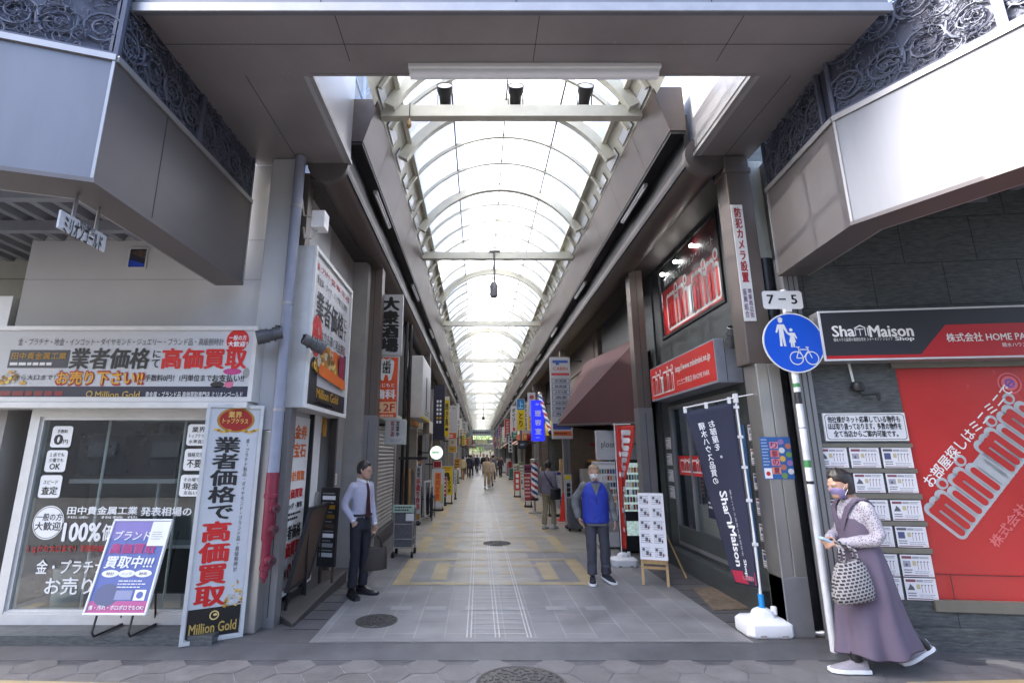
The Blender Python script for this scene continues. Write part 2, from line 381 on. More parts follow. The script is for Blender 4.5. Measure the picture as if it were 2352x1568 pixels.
# ================================================================== entrance canopy over the mouth of the arcade
ZS, YF = 5.3, 3.40
CX0, CX1 = -2.80, 3.33
HX0, HX1, HY0, HY1 = -1.63, 2.65, 4.10, 5.52
can = thing('entrance_canopy', 'wide brown soffit canopy with a rectangular opening over the arcade mouth', 'canopy', (XA, YF, ZS))
g = MB()
g.box((CX0, YF, ZS), (CX1, HY0, ZS+.10), SOFF); g.box((CX0, HY0, ZS), (HX0, 5.62, ZS+.10), SOFF); g.box((HX1, HY0, ZS), (CX1, 5.62, ZS+.10), SOFF)
for y in (3.72,): g.box((CX0+.01, y, ZS-.0015), (CX1-.01, y+.006, ZS), BLACK)
for x in (-1.2, .5, 2.2): g.box((x, YF+.01, ZS-.0015), (x+.006, 3.92, ZS), BLACK)
for x in (-2.25, 3.0): g.box((x, HY0, ZS-.0015), (x+.006, 5.6, ZS), BLACK)
rs = random.Random(2)
for k in range(60): x, y = rs.choice([(rs.uniform(CX0, CX1), rs.choice([3.40, 3.70, 3.75, 4.06])), (rs.choice([-2.28, -2.22, 2.97, 3.03, -1.68, 2.70]), rs.uniform(4.1, 5.5))]); g.lathe([(.009, -.003), (.006, 0)], TRIM, (x, y, ZS), 8)
g.build('soffit', can)
g = MB(); g.box((CX0-.02, YF-.05, ZS-.03), (CX1+.02, YF-.002, 6.9), ALUB); g.box((CX0-.03, YF-.07, ZS-.05), (CX1+.03, YF-.052, ZS+.03), TRIM)
for x in (-1.3, .3, 1.9): g.box((x, YF-.053, ZS+.04), (x+.008, YF-.051, 6.9), BLACK)
g.build('fascia', can)
g = MB()
REV = mat('reveal_panel', (.42, .42, .43), .35, .4, var=.05, scale=2.)
g.box((HX0-.06, HY0+.002, ZS-.004), (HX0, 5.64, 6.60), REV); g.box((HX1, HY0+.002, ZS-.004), (HX1+.06, 5.64, 6.60), REV)
g.box((HX0-.01, HY0+.002, ZS-.012), (HX0+.035, 5.60, ZS+.03), TRIM); g.box((HX1-.035, HY0+.002, ZS-.012), (HX1+.01, 5.60, ZS+.03), TRIM)
g.box((HX0, HY0-.03, ZS-.006), (HX1, HY0+.001, 6.0), SOFF)
g.build('reveal_panel', can)
g = MB(); g.box((CX0, YF, 6.8), (CX1, HY0, 6.9), ALU); g.build('roof_deck', can)
bt = thing('batten_light', 'long white batten lamp fixed under the brown entrance soffit', 'lamp', (.5, 3.97, ZS))
g = MB(); g.box((-.66, 3.93, ZS-.05), (1.70, 4.06, ZS-.001), WHITE); g.build('housing', bt, bevel=.008)
g = MB(); g.tube([(-.64, 3.995, ZS-.075), (1.68, 3.995, ZS-.075)], .045, mat('opal_cover', (.82, .84, .87), .3, var=.03), 14); g.build('diffuser', bt, smooth=True)

# ---- scroll lattice, cast as a panel of spirals between flat frames
def lattice_mesh(wd, ht, seed):
    g = MB(); rg = random.Random(seed)
    def spiral(cx, cy, r0, turns, st, sg, rad):
        pts = []; n = int(10*turns)+4
        for i in range(n+1):
            t = i/n; a = st+sg*t*turns*6.2832; r = r0*(1-t)**.8+.006
            pts.append((min(wd-.01, max(.01, cx+r*math.cos(a))), .012*math.sin(t*3.1), min(ht-.01, max(.01, cy+r*math.sin(a)))))
        g.tube(pts, [rad*(1-.45*i/n) for i in range(n+1)], IRON, 5)
    nx = max(2, round(wd/.28))
    for i in range(nx):
        for j in range(2):
            cx, cy = (i+.5)*wd/nx, ht*(.27+.46*j); sg = 1 if (i+j) % 2 else -1
            spiral(cx, cy, .148, 2.3, rg.uniform(0, 6.28), sg, .012)
    for k in range(int(wd*ht*130)):
        spiral(rg.uniform(.05, wd-.05), rg.uniform(.05, ht-.05), rg.uniform(.04, .085), rg.uniform(.8, 1.7), rg.uniform(0, 6.28), rg.choice((-1, 1)), rg.uniform(.003, .006))
    for k in range(int(wd*ht*150)):
        x, z, a, q = rg.uniform(.06, wd-.06), rg.uniform(.06, ht-.06), rg.uniform(0, 6.28), rg.uniform(.03, .07)
        g.tube([(x, 0, z), (x+.5*q*math.cos(a), -.014, z+.5*q*math.sin(a)), (x+q*math.cos(a+.5), 0, z+q*math.sin(a+.5))], [.002, .008, .002], IRON, 5)
    fr = Fr((0, .015, 0), X, Z, -Y); g.frame(fr, 0, 0, wd, ht, .03, 0, .035, IRON)
    return g.mesh('lattice_panel', True)
LZ0, LZ1 = 4.74, 5.62
LM = [lattice_mesh(1.12, LZ1-LZ0, 11), lattice_mesh(1.12, LZ1-LZ0, 29)]
BACK = mat('lattice_backing', (.062, .069, .098), .6, .3, var=.2)
def canopy_run(name, label, pts, zb, zt, out_sign, fas, lat_top):
    """a sidewalk canopy: fascia panels along pts, lip below, cast lattice above; out_sign: side the street lies on"""
    t = thing(name, label, 'canopy', (pts[0][0], pts[0][1], zb), 'canopies beside the arcade mouth')
    for i in range(len(pts)-1):
        a, b = V((*pts[i], 0)), V((*pts[i+1], 0)); L = (b-a).length; u = (b-a)/L; n = V((u.y, -u.x, 0))*out_sign
        fr = Fr(a + Z*zb, u, Z, n); g = MB()
        g.fbox(fr, 0, 0, L, zt-zb, -.05, 0, fas[i]); g.fbox(fr, 0, zt-zb-.002, L, zt-zb+.05, -.06, .02, TRIM)
        k = 1.25 if i != 0 or L > 3 else 1.6; q = k
        while q < L-.2: g.fbox(fr, q, .01, q+.008, zt-zb-.01, 0, .002, BLACK); q += k
        g.fbox(fr, 0, 0, .02, zt-zb-.005, .0, .012, TRIM)
        g.build('fascia_panel', t)
        def mit(k, d):
            p = V((*pts[k], 0)); ns = []
            for e in (k-1, k):
                if 0 <= e < len(pts)-1:
                    w_ = (V((*pts[e+1], 0))-V((*pts[e], 0))).normalized(); ns.append(V((w_.y, -w_.x, 0))*out_sign)
            m_ = sum(ns, V()).normalized(); return p + m_*(d/max(.3, m_.dot(ns[0])))
        g = MB(); q4 = [mit(i, .012), mit(i+1, .012), mit(i+1, -.30), mit(i, -.30)]
        g.loft([[p+Z*z_ for p in q4] for z_ in (zb-.035, zb-.001)], BROWN)
        q4 = [mit(i, -.301), mit(i+1, -.301), mit(i+1, -.32), mit(i, -.32)]; g.loft([[p+Z*z_ for p in q4] for z_ in (zb-.036, zb+.03)], TRIM); g.build('lip', t)
        q = .0; k = 0
        while q < L-.3:
            sc = min(1.12, L-q)/1.12; o = bpy.data.objects.new('lattice_panel', LM[(i+k) % 2]); C.objects.link(o); o.parent = t
            o.matrix_parent_inverse = M.Translation(t.location).inverted()
            mm = M.Identity(4)
            for r_ in range(3): mm[r_][0], mm[r_][1], mm[r_][2] = u[r_]*sc, -n[r_], Z[r_]
            p = fr(q, zt-zb+.05, -.02); mm[0][3], mm[1][3], mm[2][3] = p.x, p.y, p.z
            o.matrix_basis = mm; q += 1.12; k += 1
        g = MB(); g.fbox(fr, 0, zt-zb+.10, L, lat_top-zb, -.075, -.05, BACK); g.build('backing_plate', t)
    return t
# west side: the run turns the corner at (-2.80, 3.26) and returns to the white pillar
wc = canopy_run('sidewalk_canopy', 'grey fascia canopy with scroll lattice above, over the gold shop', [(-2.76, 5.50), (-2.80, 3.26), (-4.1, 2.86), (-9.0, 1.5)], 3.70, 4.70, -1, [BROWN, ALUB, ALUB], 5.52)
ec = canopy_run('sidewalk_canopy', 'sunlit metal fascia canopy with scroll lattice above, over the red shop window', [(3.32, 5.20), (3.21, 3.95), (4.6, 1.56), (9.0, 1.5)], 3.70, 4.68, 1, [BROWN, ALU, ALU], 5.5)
DECK = mat('deck_sheet', (.20, .21, .24), .5, .3, var=.15, scale=3.)
# ribbed steel decks of both canopies
for sg, xs, t in ((-1, (-9.0, -3.06), wc), (1, (3.6, 9.0), ec)):
    g = MB(); n = int((xs[1]-xs[0])/.24)
    for i in range(n):
        x = xs[0]+i*.24
        prof = [(x, 3.98), (x+.06, 3.98), (x+.10, 3.90), (x+.18, 3.90), (x+.22, 3.98), (x+.24, 3.98)]
        prof = [(a, b+(.68 if sg > 0 else .34)) for a, b in prof]
        for (xa, za), (xb, zb) in zip(prof, prof[1:]):
            ya = lambda q: (3.6 if sg < 0 else max(1.95, 3.95-(q-3.21)*1.72+.45))
            g.poly([(xa, ya(xa), za), (xb, ya(xb), zb), (xb, 6.4 if sg < 0 else 5.2, zb), (xa, 6.4 if sg < 0 else 5.2, za)], DECK)
    g.build('roof_deck', t)
    g = MB()
    dz = .68 if sg > 0 else .34
    for y in (4.3, 5.0): g.box((xs[0], y, 3.78+dz), (xs[1], y+.08, 3.90+dz), DECK)
    g.build('purlin', t)

# ================================================================== arcade roof
HWD, RISE, ZB = 1.77, 1.15, 6.20
RR = (HWD**2+RISE**2)/(2*RISE); ZC = ZB+RISE-RR; AMX = math.asin(HWD/RR); AGL = R(53)
YE = 106.0
def arc(y, r, a0, a1, n): return [V((XA+r*math.sin(a0+(a1-a0)*i/n), y, ZC+r*math.cos(a0+(a1-a0)*i/n))) for i in range(n+1)]
roof = thing('arcade_roof', 'long arched glass roof on cream steel ribs above the shopping walk', 'arcade roof', (XA, 5.6, ZB))
def arcband(g, y0, y1, r0, r1, a0, a1, n, m):
    A = [arc(y, r, a0, a1, n) for y, r in ((y0, r0), (y1, r0), (y1, r1), (y0, r1))]
    return g.loft([[A[j][i] for j in range(4)] for i in range(n+1)], m)
g = MB(); n = 18; A, B = arc(4.15, RR, -AGL, AGL, n), arc(YE, RR, -AGL, AGL, n)
g.add(A+B, [(i, i+1, n+2+i, n+1+i) for i in range(n)], ROOFG); g.build('glazing', roof)
# ribs: one shape, a copy for every bay; the far tail is one piece
ribm = arcband(MB(), -.024, .024, RR-.06, RR-.005, -R(63), R(63), 24, CREAM).mesh('rib')
frm = arcband(MB(), -.05, .05, RR-.16, RR-.006, -R(62), R(62), 26, CREAM).mesh('frame_arch')
FY = [5.8, 7.0, 9.57, 14.6, 18.3, 22.0, 26.2] + [26.2+3.75*k for k in range(1, 21)]
ys = [4.62+.82*k for k in range(86)]
def put(me, y):
    o = bpy.data.objects.new(me.name, me); C.objects.link(o); o.parent = roof; o.matrix_parent_inverse = M.Translation(roof.location).inverted(); o.location = (0, y, 0); return o
for y in ys:
    if min(abs(y-q) for q in FY) > .12: put(ribm, y)
for y in FY: put(frm, y)
g = MB()
for k in range(42): arcband(g, 75.1+.75*k, 75.15+.75*k, RR-.055, RR-.005, -AMX, AMX, 10, CREAM)
tag(g.build('distant_rib', roof), None, None, kind='stuff')
PUR = mat('dark_purlin', (.13, .13, .12), .5, .3, var=.2)
for a in (-.46, 0, .46):
    g = MB(); p = arc(0, RR-.02, a, a+.001, 1)[0]; g.box((p.x-.012, 4.2, p.z-.02), (p.x+.012, YE, p.z+.012), PUR); g.build('purlin', roof)
# lower cream strips of the vault with their narrow window slots
SLOT = mat('slot_glass', (.70, .73, .76), .2, var=.05)
for sg in (-1, 1):
    g = MB(); n = 4; A = arc(4.2, RR+.01, sg*AGL, sg*AMX*1.02, n); B = arc(YE, RR+.01, sg*AGL, sg*AMX*1.02, n)
    g.add(A+B, [(i, i+1, n+2+i, n+1+i) for i in range(n)], CREAM)
    p = arc(0, RR-.02, sg*AGL, sg*AGL+.001, 1)[0]; g.box((p.x-.03, 4.2, p.z-.05), (p.x+.03, YE, p.z+.01), CREAM)
    for k in range(60):
        y = 4.6+k*.72
        for r0, m, e in ((RR-.002, BLACK, 0), (RR-.008, SLOT, .02)):
            P = arc(y+.1+e, r0, sg*(AMX*.90+e*.2), sg*(AMX*.965-e*.2), 1); Q = arc(y+.62-e, r0, sg*(AMX*.90+e*.2), sg*(AMX*.965-e*.2), 1)
            g.poly([P[0], P[1], Q[1], Q[0]], m)
    g.build('side_strip', roof)
TIES = [5.9, 10.9, 17.1, 24.2, 31.4] + [31.4+6.8*k for k in range(1, 11)]
tim = MB().box((XA-HWD+.002, -.06, ZB-.02), (XA+HWD-.002, .06, ZB+.15), CREAM).mesh('tie_beam')
for y in TIES: put(tim, y)
GUT = mat('gutter_cladding', (.092, .072, .066), .42, .2, var=.14, scale=1.4, stretch=(1, .3, 1), dirt=.2)
# boxed gutters on both sides, with panel joints, and the round eave below
for sg in (-1, 1):
    def PX(d): return XA+sg*d
    sec = [(1.92, 5.64), (HWD-.01, ZB-.01), (HWD-.01, ZB+.06), (2.12, ZB+.06), (2.12, 5.64)]
    y0 = 5.62 if sg < 0 else 5.40
    g = MB(); rings = [[V((PX(d), y, z)) for d, z in (sec if sg > 0 else sec[::-1])] for y in (y0, YE)]
    g.loft(rings, GUT)
    k = 0
    while y0+.9+k*1.25 < 60:
        y = y0+.9+k*1.25; q = [V((PX(d-.003), yy, z)) for yy in (y, y+.012) for d, z in sec[:2]]
        g.poly([q[0], q[1], q[3], q[2]], BLACK); k += 1
    g.build('box_gutter', roof)
    g = MB(); g.box((min(PX(1.93), PX(2.11)), y0+.01, 5.60), (max(PX(1.93), PX(2.11)), YE, 5.638), BLACK)
    g.box((min(PX(2.10), PX(2.17)), y0+.05, 5.2), (max(PX(2.10), PX(2.17)), YE, 5.9), BLACK); g.build('shadow_gap', roof)
    g = MB(); cx = PX(2.33); rad = .235; n = 20
    yy = [y0-.02 if sg < 0 else y0+.04] + [8+3*k for k in range(33)]
    g.tube([(cx, y, 5.30) for y in yy], rad, GUT, 24, caps=True)
    for y in yy[1:20]: g.tube([(cx, y, 5.30), (cx, y+.03, 5.30)], rad+.004, DKBROWN, 24, caps=False)
    g.tube([(cx, yy[0]-.03, 5.30), (cx, yy[0]+.05, 5.30)], rad+.02, BROWN, 24)
    g.build('round_eave', roof, smooth=True)
    g = MB(); g.box((min(PX(2.38), PX(2.95)), 5.65, 5.12), (max(PX(2.38), PX(2.95)), YE, 5.20), DKBROWN); g.build('eave_ceiling', roof)
# slim lamps in the shadow gaps
for sg in (-1, 1):
    for k in range(14):
        y = 6.75+k*4.2 if sg < 0 else 6.55+k*4.2; x = XA+sg*1.99
        t = thing('gutter_lamp', 'slim unlit tube lamp under the boxed gutter above the arcade', 'lamp', (x, y, 5.58), 'tube lamps under the gutters')
        t['label'] = 'slim pale tube lamp in the dark gap of a boxed gutter'
        g = MB(); g.box((x-.03, y, 5.555), (x+.03, y+1.2, 5.598), GREYL); g.build('housing', t)
        g = MB(); g.tube([(x, y+.04, 5.54), (x, y+1.16, 5.54)], .016, PLAST, 8); g.build('tube', t, smooth=True)
# ---- hung from and standing on the ties
for x, wh in ((-.46, 'nearest the hanging bulb'), (.50, 'in the middle of the row'), (1.44, 'farthest from the hanging bulb')):
    t = thing('spotlight', 'black can spotlight on the first tie beam, ' + wh, 'spotlight', (x, 5.9, 6.35), 'spotlights on the tie beam')
    ax = V((0, -.84, .50)).normalized(); q = ax.to_track_quat('Z', 'Y').to_matrix().to_4x4(); o = V((x, 5.86, 6.50))
    g = MB(); g.lathe([(.05, -.16), (.075, -.14), (.08, 0), (.105, .06), (.11, .14), (.098, .14), (.092, .07)], BLACK, n=24, caps=False)
    g.v = [tuple(M.Translation(o) @ q @ V(p)) for p in g.v]; g.build('can', t, smooth=True)
    g = MB(); g.lathe([(.1, .132), (.06, .142), (.001, .146)], GREYL, n=24, caps=False); g.v = [tuple(M.Translation(o) @ q @ V(p)) for p in g.v]; g.build('lens', t, smooth=True)
    g = MB()
    for s_ in (-1, 1): g.bar((x+s_*.10, 5.9, 6.35), (x+s_*.10, 5.88, 6.53), .012, .03, BLACK)
    g.box((x-.106, 5.88, 6.35), (x+.106, 5.92, 6.365), BLACK); g.build('yoke', t)
t = thing('pendant_bulb', 'small brown bulb hanging on a cord from the first tie beam', 'bulb', (-.93, 5.82, 6.2))
g = MB(); g.tube([(-.93, 5.82, 6.36), (-.93, 5.82, 6.10)], .006, BLACK, 6); g.build('cord', t)
g = MB(); g.lathe([(.012, .12), (.018, .08), (.034, .04), (.03, 0), (.008, -.03)], mat('amber_glass', (.28, .17, .07), .3), (-.93, 5.82, 6.0), 12); g.build('glass', t, smooth=True)
t = thing('hanging_camera', 'grey camera housing on a drop rod below the second tie beam', 'camera', (.36, 10.85, 6.2))
g = MB(); g.tube([(.36, 10.82, 6.36), (.36, 10.82, 5.55)], .02, PUR, 8); g.box((.24, 10.80, 6.34), (.50, 10.84, 6.37), PUR); g.build('drop_rod', t)
g = MB(); g.lathe([(.05, 5.22), (.085, 5.25), (.09, 5.5), (.06, 5.58)], mat('camera_grey', (.16, .165, .17), .5), (.34, 10.82, 0), 16); g.build('housing', t, smooth=True)
t = thing('hanging_camera', 'small dark camera on a rod far along the glass roof', 'camera', (.40, 45.2, 6.2))
g = MB(); g.tube([(.40, 45.2, 6.3), (.40, 45.2, 4.9)], .03, PUR, 6); g.lathe([(.1, 4.75), (.12, 4.8), (.12, 5.0), (.05, 5.05)], BLACK, (.40, 45.2, 0), 10); g.build('housing', t)
# ---- what stands outside, above the glass
t = thing('roof_walkway', 'arched maintenance walkway with mesh deck crossing above the glass roof', 'walkway', (XA, 7.0, 7.7))
WB = mat('pale_blue_paint', (.42, .48, .62), .5, var=.08); OR = mat('orange_paint', (.55, .27, .07), .5, var=.15)
g = MB(); arcband(g, 6.75, 6.77, RR+.30, RR+.36, -1.1, 1.1, 30, OR); arcband(g, 7.32, 7.36, RR+.30, RR+.38, -1.1, 1.1, 30, WB)
for k in range(13): arcband(g, 6.79+k*.042, 6.797+k*.042, RR+.31, RR+.32, -1.1, 1.1, 26, OR)
for k in range(90): a = -1.1+k*2.2/89; p, q = arc(6.76, RR+.31, a, a+.001, 1)[0], arc(7.34, RR+.31, a, a+.001, 1)[0]; g.tube([p, q], .005, OR, 4)
g.build('deck', t)
g = MB()
for h in (.75, 1.1): g.tube(arc(7.34, RR+.3+h, -1., 1., 24), .025, WB, 6)
for k in range(9): a = -.92+k*.23; g.bar(arc(7.34, RR+.34, a, a+.001, 1)[0], arc(7.34, RR+1.4, a, a+.001, 1)[0], .05, .02, WB)
g.build('railing', t)
t = thing('scaffold', 'pale blue tube scaffold standing beside the glass roof', 'scaffold', (-2.6, 9, 6.3))
g = MB()
for ix, x in enumerate((-2.6, -1.9)):
    for k in range(8): g.tube([(x, 5.6+k*1.5, 6.28), (x, 5.6+k*1.5, 10.5)], .03, WB, 6)
    for z in (7.4, 8.6, 9.8): g.tube([(x, 5.6, z), (x, 16.1, z)], .025, WB, 6)
for k in range(8):
    for z in (7.4, 8.6, 9.8): g.tube([(-2.6, 5.6+k*1.5, z), (-1.9, 5.6+k*1.5, z)], .025, WB, 6)
    if k < 7: g.tube([(-1.9, 5.6+k*1.5, 7.4), (-1.9, 7.1+k*1.5, 8.6)], .018, WB, 5)
g.build('tubes', t)
# ================================================================== helpers for signs
def rY(px0, py0, px1, py1, y):
    xm, ym = (px0+px1)/2, (py0+py1)/2
    return atY(px0, ym, y).x, atY(xm, py1, y).z, atY(px1, ym, y).x, atY(xm, py0, y).z
class Page:
    """drawing surface measured in the sign's own photographed pixels: quad corners TL TR BR BL -> a rectangle wd x ht"""
    def __init__(s, g, fr, wd, ht, tl, tr, br, bl): s.g, s.fr, s.w, s.h, s.q = g, fr, wd, ht, (tl, tr, br, bl)
    def ab(s, x, y):
        (x0, y0), (x1, y1), (x2, y2), (x3, y3) = s.q
        # invert the bilinear map by a few Newton steps
        u = v = .5
        for _ in range(12):
            X0 = (x0*(1-u)+x1*u)*(1-v)+(x3*(1-u)+x2*u)*v - x; Y0 = (y0*(1-u)+y1*u)*(1-v)+(y3*(1-u)+y2*u)*v - y
            a = (x1-x0)*(1-v)+(x2-x3)*v; b = (x3*(1-u)+x2*u)-(x0*(1-u)+x1*u); c = (y1-y0)*(1-v)+(y2-y3)*v; d = (y3*(1-u)+y2*u)-(y0*(1-u)+y1*u)
            D = a*d-b*c; u -= (d*X0-b*Y0)/D; v -= (-c*X0+a*Y0)/D
        return u*s.w, (1-v)*s.h
    def box(s, x0, y0, x1, y1):
        xm, ym = (x0+x1)/2, (y0+y1)/2
        return s.ab(x0, ym)[0], s.ab(xm, y1)[1], s.ab(x1, ym)[0], s.ab(xm, y0)[1]
    def text(s, t, x0, y0, x1, y1, m, **k): s.g.text(s.fr, t, *s.box(x0, y0, x1, y1), m, **k); return s
    def rect(s, x0, y0, x1, y1, m, c=.004): s.g.rect(s.fr, *s.box(x0, y0, x1, y1), m, c); return s
    def bars(s, x0, y0, x1, y1, n, m, **k): s.g.bars(s.fr, *s.box(x0, y0, x1, y1), n, m, **k); return s
    def disc(s, x, y, r, m, c=.005, ry=None):
        a, b = s.ab(x, y); a2, _ = s.ab(x+r, y); _, b2 = s.ab(x, y-(ry or r)); s.g.disc(s.fr, a, b, abs(a2-a), m, c, abs(b2-b)); return s
INK, RED, GOLD, WHT, ORG = ink('#1c1b1a'), ink('#c3201c'), ink('#b98a1c'), ink('#e6e6e4'), ink('#dc6a1e')
YLW, PINK, BLUE, NAVY, GRN = ink('#d9bd12'), ink('#b23a78'), ink('#1a3fae'), ink('#1b1e33'), ink('#3c7a46')
PALE = mat('sign_face', (.52, .53, .55), .4, var=.03)
def heap(g, fr, a, b, w, h, n, seed, cols):
    """a heap of coins, rings and bars as printed on the sign: many small overlapping discs"""
    rg = random.Random(seed)
    for i in range(n):
        t = rg.random(); hh = rg.uniform(0, 1)*(1-abs(2*t-1))*.9
        r = w*rg.uniform(.04, .085); g.disc(fr, a+w*t, b+h*hh, r, cols[rg.randrange(len(cols))], .005+i*.00015, r*rg.uniform(.5, 1), 10)
GOLDS = [ink('#c79a35'), ink('#a87720'), ink('#e0bd5a'), ink('#7d5a1b'), ink('#b9b4a8')]

# ================================================================== west corner: the gold shop
FY_ = 5.55
gs = thing('gold_shop', 'white panelled corner shop with a wide glazed front under a long sign', 'shop', (-3.9, FY_, 0))
g = MB(); fr = front(0, FY_, 0)
g.box((-5.36, FY_, 2.25), (-2.50, 8.4, 5.25), WPANEL)
for z in (3.75, 4.25): g.box((-5.36, FY_-.002, z), (-2.5, FY_, z+.006), GREYW)
g.box((-2.76, FY_, 0), (-2.50, 8.4, 2.25), WPANEL); g.box((-5.36, 8.2, 0), (-2.76, 8.4, 2.25), GREYW)
g.box((-5.36, FY_+.02, 0), (-5.25, 8.2, 2.25), GREYW); g.box((-2.5, 5.86, .15), (-2.25, 7.02, 5.2), WPANEL)
g.box((-2.5, 7.85, 0), (-2.25, 8.4, 5.2), GREYW); g.box((-2.5, 7.02, 2.35), (-2.25, 7.85, 5.2), GREYW)
g.box((-5.36, 5.66, 5.32), (-2.56, 8.4, 9.9), WPANEL); g.build('wall', gs)  # last box: unseen upper storeys, added to keep direct sun out of the arcade
g = MB(); g.box((-5.3, FY_-.36, -.03), (-2.52, FY_+.2, .075), STONE); g.build('plinth', gs)
g = MB(); g.box((-5.2, FY_+.02, .06), (-2.77, 8.18, .10), GREYL); g.box((-5.2, 6.9, .10), (-2.77, 6.95, 2.24), mat('shop_back', (.15, .165, .165), .7, var=.3, scale=2.)); g.build('floor', gs)
wf = MB(); WFR = mat('white_frame', (.60, .60, .59), .4, .2, var=.07, dirt=.12)
wf.frame(front(0, FY_-.03, 0), -4.90, .078, -2.77, 2.248, .10, -.08, .04, WFR)
wf.frame(front(0, FY_-.03, 0), -4.80, .18, -2.87, 2.148, .035, -.06, .02, WFR)
wf.box((-4.84, FY_-.065, .08), (-2.8, FY_-.04, .20), WFR); wo = wf.build('window', gs)
g = MB(); g.box((-4.78, FY_-.028, .20), (-2.88, FY_-.020, 2.13), GLASS); g.build('pane', wo)
# lettering on the pane
DY = FY_-.034; g = MB(); fd = front(0, DY, 0)
def dt(t, x0, y0, x1, y1, m=WHT, k=.2604, oy=1163.75, **kw):
    g.text(fd, t, *rY(x0*k, oy+y0*k, x1*k, oy+y1*k, DY), m, c=.003, **kw)
dt('田中貴金属工業', 600, -5, 1215, 65, bold=.03); dt('発表相場の', 1245, 0, 1690, 78, bold=.03)
dt('100%', 560, 140, 890, 300, bold=.04); dt('価格にて', 905, 150, 1300, 295, bold=.03)
dt('１ｇから大口まで！手数料無料', 235, 335, 970, 405, m=ink('#a01c1c'), bold=.04)
dt('金・プラチナ', 325, 465, 925, 585, bold=.02); dt('お売り下さい', 400, 620, 1300, 770, bold=.02)
dt('地金・指輪 他', 590, 78, 1215, 100, bold=.0)
x0, z0, x1, z1 = rY(275*.2604, 1163.75-25*.2604, 580*.2604, 1163.75+300*.2604, DY); cx, cz, ra, rb = (x0+x1)/2, (z0+z1)/2, (x1-x0)/2, (z1-z0)/2
g.disc(fd, cx, cz, ra*.9, WHT, .002, rb*.92, 40); g.ring(fd, cx, cz, ra*.86, ra*.83, INK, .003, 40, rb/ra)
dt('一般の方', 325, 55, 550, 120, m=INK, bold=.015); dt('大歓迎！', 310, 130, 560, 205, m=INK, bold=.02)
def plate(x0, y0, x1, y1, lines, k=.2083, oy=918.75):
    a0, b0, a1, b1 = rY(x0*k, oy+y0*k, x1*k, oy+y1*k, DY); g.rrect(fd, a0, b0, a1, b1, .03, WHT, .002)
    for t, u0, v0, u1, v1, bo in lines: g.text(fd, t, a0+(a1-a0)*u0, b0+(b1-b0)*v0, a0+(a1-a0)*u1, b0+(b1-b0)*v1, INK, c=.003, bold=bo)
plate(570, 285, 795, 520, [('手数料', .25, .66, .75, .84, .01), ('0', .18, .14, .56, .60, .05), ('円', .62, .16, .84, .36, .02)])
plate(505, 550, 735, 790, [('１点でも', .16, .70, .84, .88, .01), ('少量でも', .16, .45, .84, .63, .01), ('OK', .24, .12, .74, .38, .03)])
plate(435, 825, 675, 1075, [('スピード', .16, .60, .82, .78, .01), ('査定', .14, .14, .86, .50, .03)])
plate(2065, 265, 2310, 500, [('業界', .2, .62, .8, .88, .02), ('トップクラス', .1, .36, .9, .54, .01), ('水準査定', .1, .1, .9, .28, .01)])
plate(2030, 535, 2270, 775, [('価格交渉', .14, .62, .86, .84, .01), ('不要', .16, .14, .8, .50, .03)])
plate(1985, 820, 2230, 1060, [('その場で', .14, .68, .86, .86, .01), ('現金', .14, .32, .86, .62, .03), ('支払い', .2, .08, .8, .26, .01)])
child(g.build('window_lettering', gs), gs)
# inside the window
t = thing('television', 'large dark television on a stand behind the gold shop window', 'television', (-4.0, 6.1, .9))
x0, z0, x1, z1 = rY(178, 995, 408, 1105, 6.1)
SCR = mat('dark_screen', (.012, .014, .022), .12, var=.1)
g = MB(); g.box((x0, 6.1, z0+.03), (x1, 6.16, z1), BLACK); g.build('housing', t, bevel=.008)
g = MB(); g.box((x0+.02, 6.095, z0+.06), (x1-.02, 6.0995, z1-.02), SCR); g.build('screen', t)
g = MB(); g.box((x0-.02, 6.06, z0-.02), (x1+.03, 6.2, z0+.028), GREYL)
for x in (x0+.3, x1-.2): g.tube([(x, 6.14, .1), (x, 6.14, z0)], .018, GREYL, 8)
g.build('stand', t)
t = thing('waste_bin', 'pale round bin standing inside the shop window', 'bin', (-4.45, 5.85, .1))
g = MB(); g.lathe([(.12, 0), (.14, .02), (.165, .44), (.172, .45), (.155, .45), (.15, .1)], mat('bin_plastic', (.42, .47, .46), .5), (0, 0, 0), 24, caps=False); o = g.build('bin', t, smooth=True); o.location = (0, 0, 0); o.matrix_parent_inverse = M.Identity(4)
t = thing('display_cabinet', 'dark display cabinet with shelves inside the gold shop', 'cabinet', (-3.6, 6.6, .1))
g = MB(); g.box((-4.7, 6.55, .1), (-2.85, 6.88, .62), DARK); g.box((-4.72, 6.5, .62), (-2.83, 6.89, .66), GREYL); g.box((-3.05, 6.5, .66), (-2.85, 6.88, 2.1), BLACK); g.build('cabinet', t)
for z in (1.62, 1.95):
    g = MB(); g.box((-4.7, 6.7, z), (-3.1, 6.89, z+.03), GREYW)
    rg = random.Random(int(z*100))
    for k in range(14): x = -4.6+k*.105; g.box((x, 6.74, z+.03), (x+rg.uniform(.04, .09), 6.86, z+.03+rg.uniform(.06, .2)), rg.choice([GREYW, DWOOD, GREYL, DKBROWN, GOLDS[1]]))
    g.build('shelf', t)
t = thing('ceiling_lamp', 'pale ceiling lamp seen through the gold shop window', 'lamp', (-3.9, 6.2, 2.2))
g = MB(); g.box((-4.5, 6.15, 2.14), (-3.1, 6.35, 2.2), GREYL); g.build('housing', t, bevel=.01)
t = thing('price_poster', 'teal price chart on the back wall inside the gold shop', 'poster', (-3.6, 6.88, 1.2))
g = MB(); f = front(-3.5, 6.89, .75); g.fbox(f, 0, 0, .55, .75, 0, .006, ink('#7fa39c')); g.bars(f, .04, .05, .5, .55, 6, WHT, c=.008); g.rect(f, .04, .6, .5, .7, NAVY, .008); g.build('sheet', t)
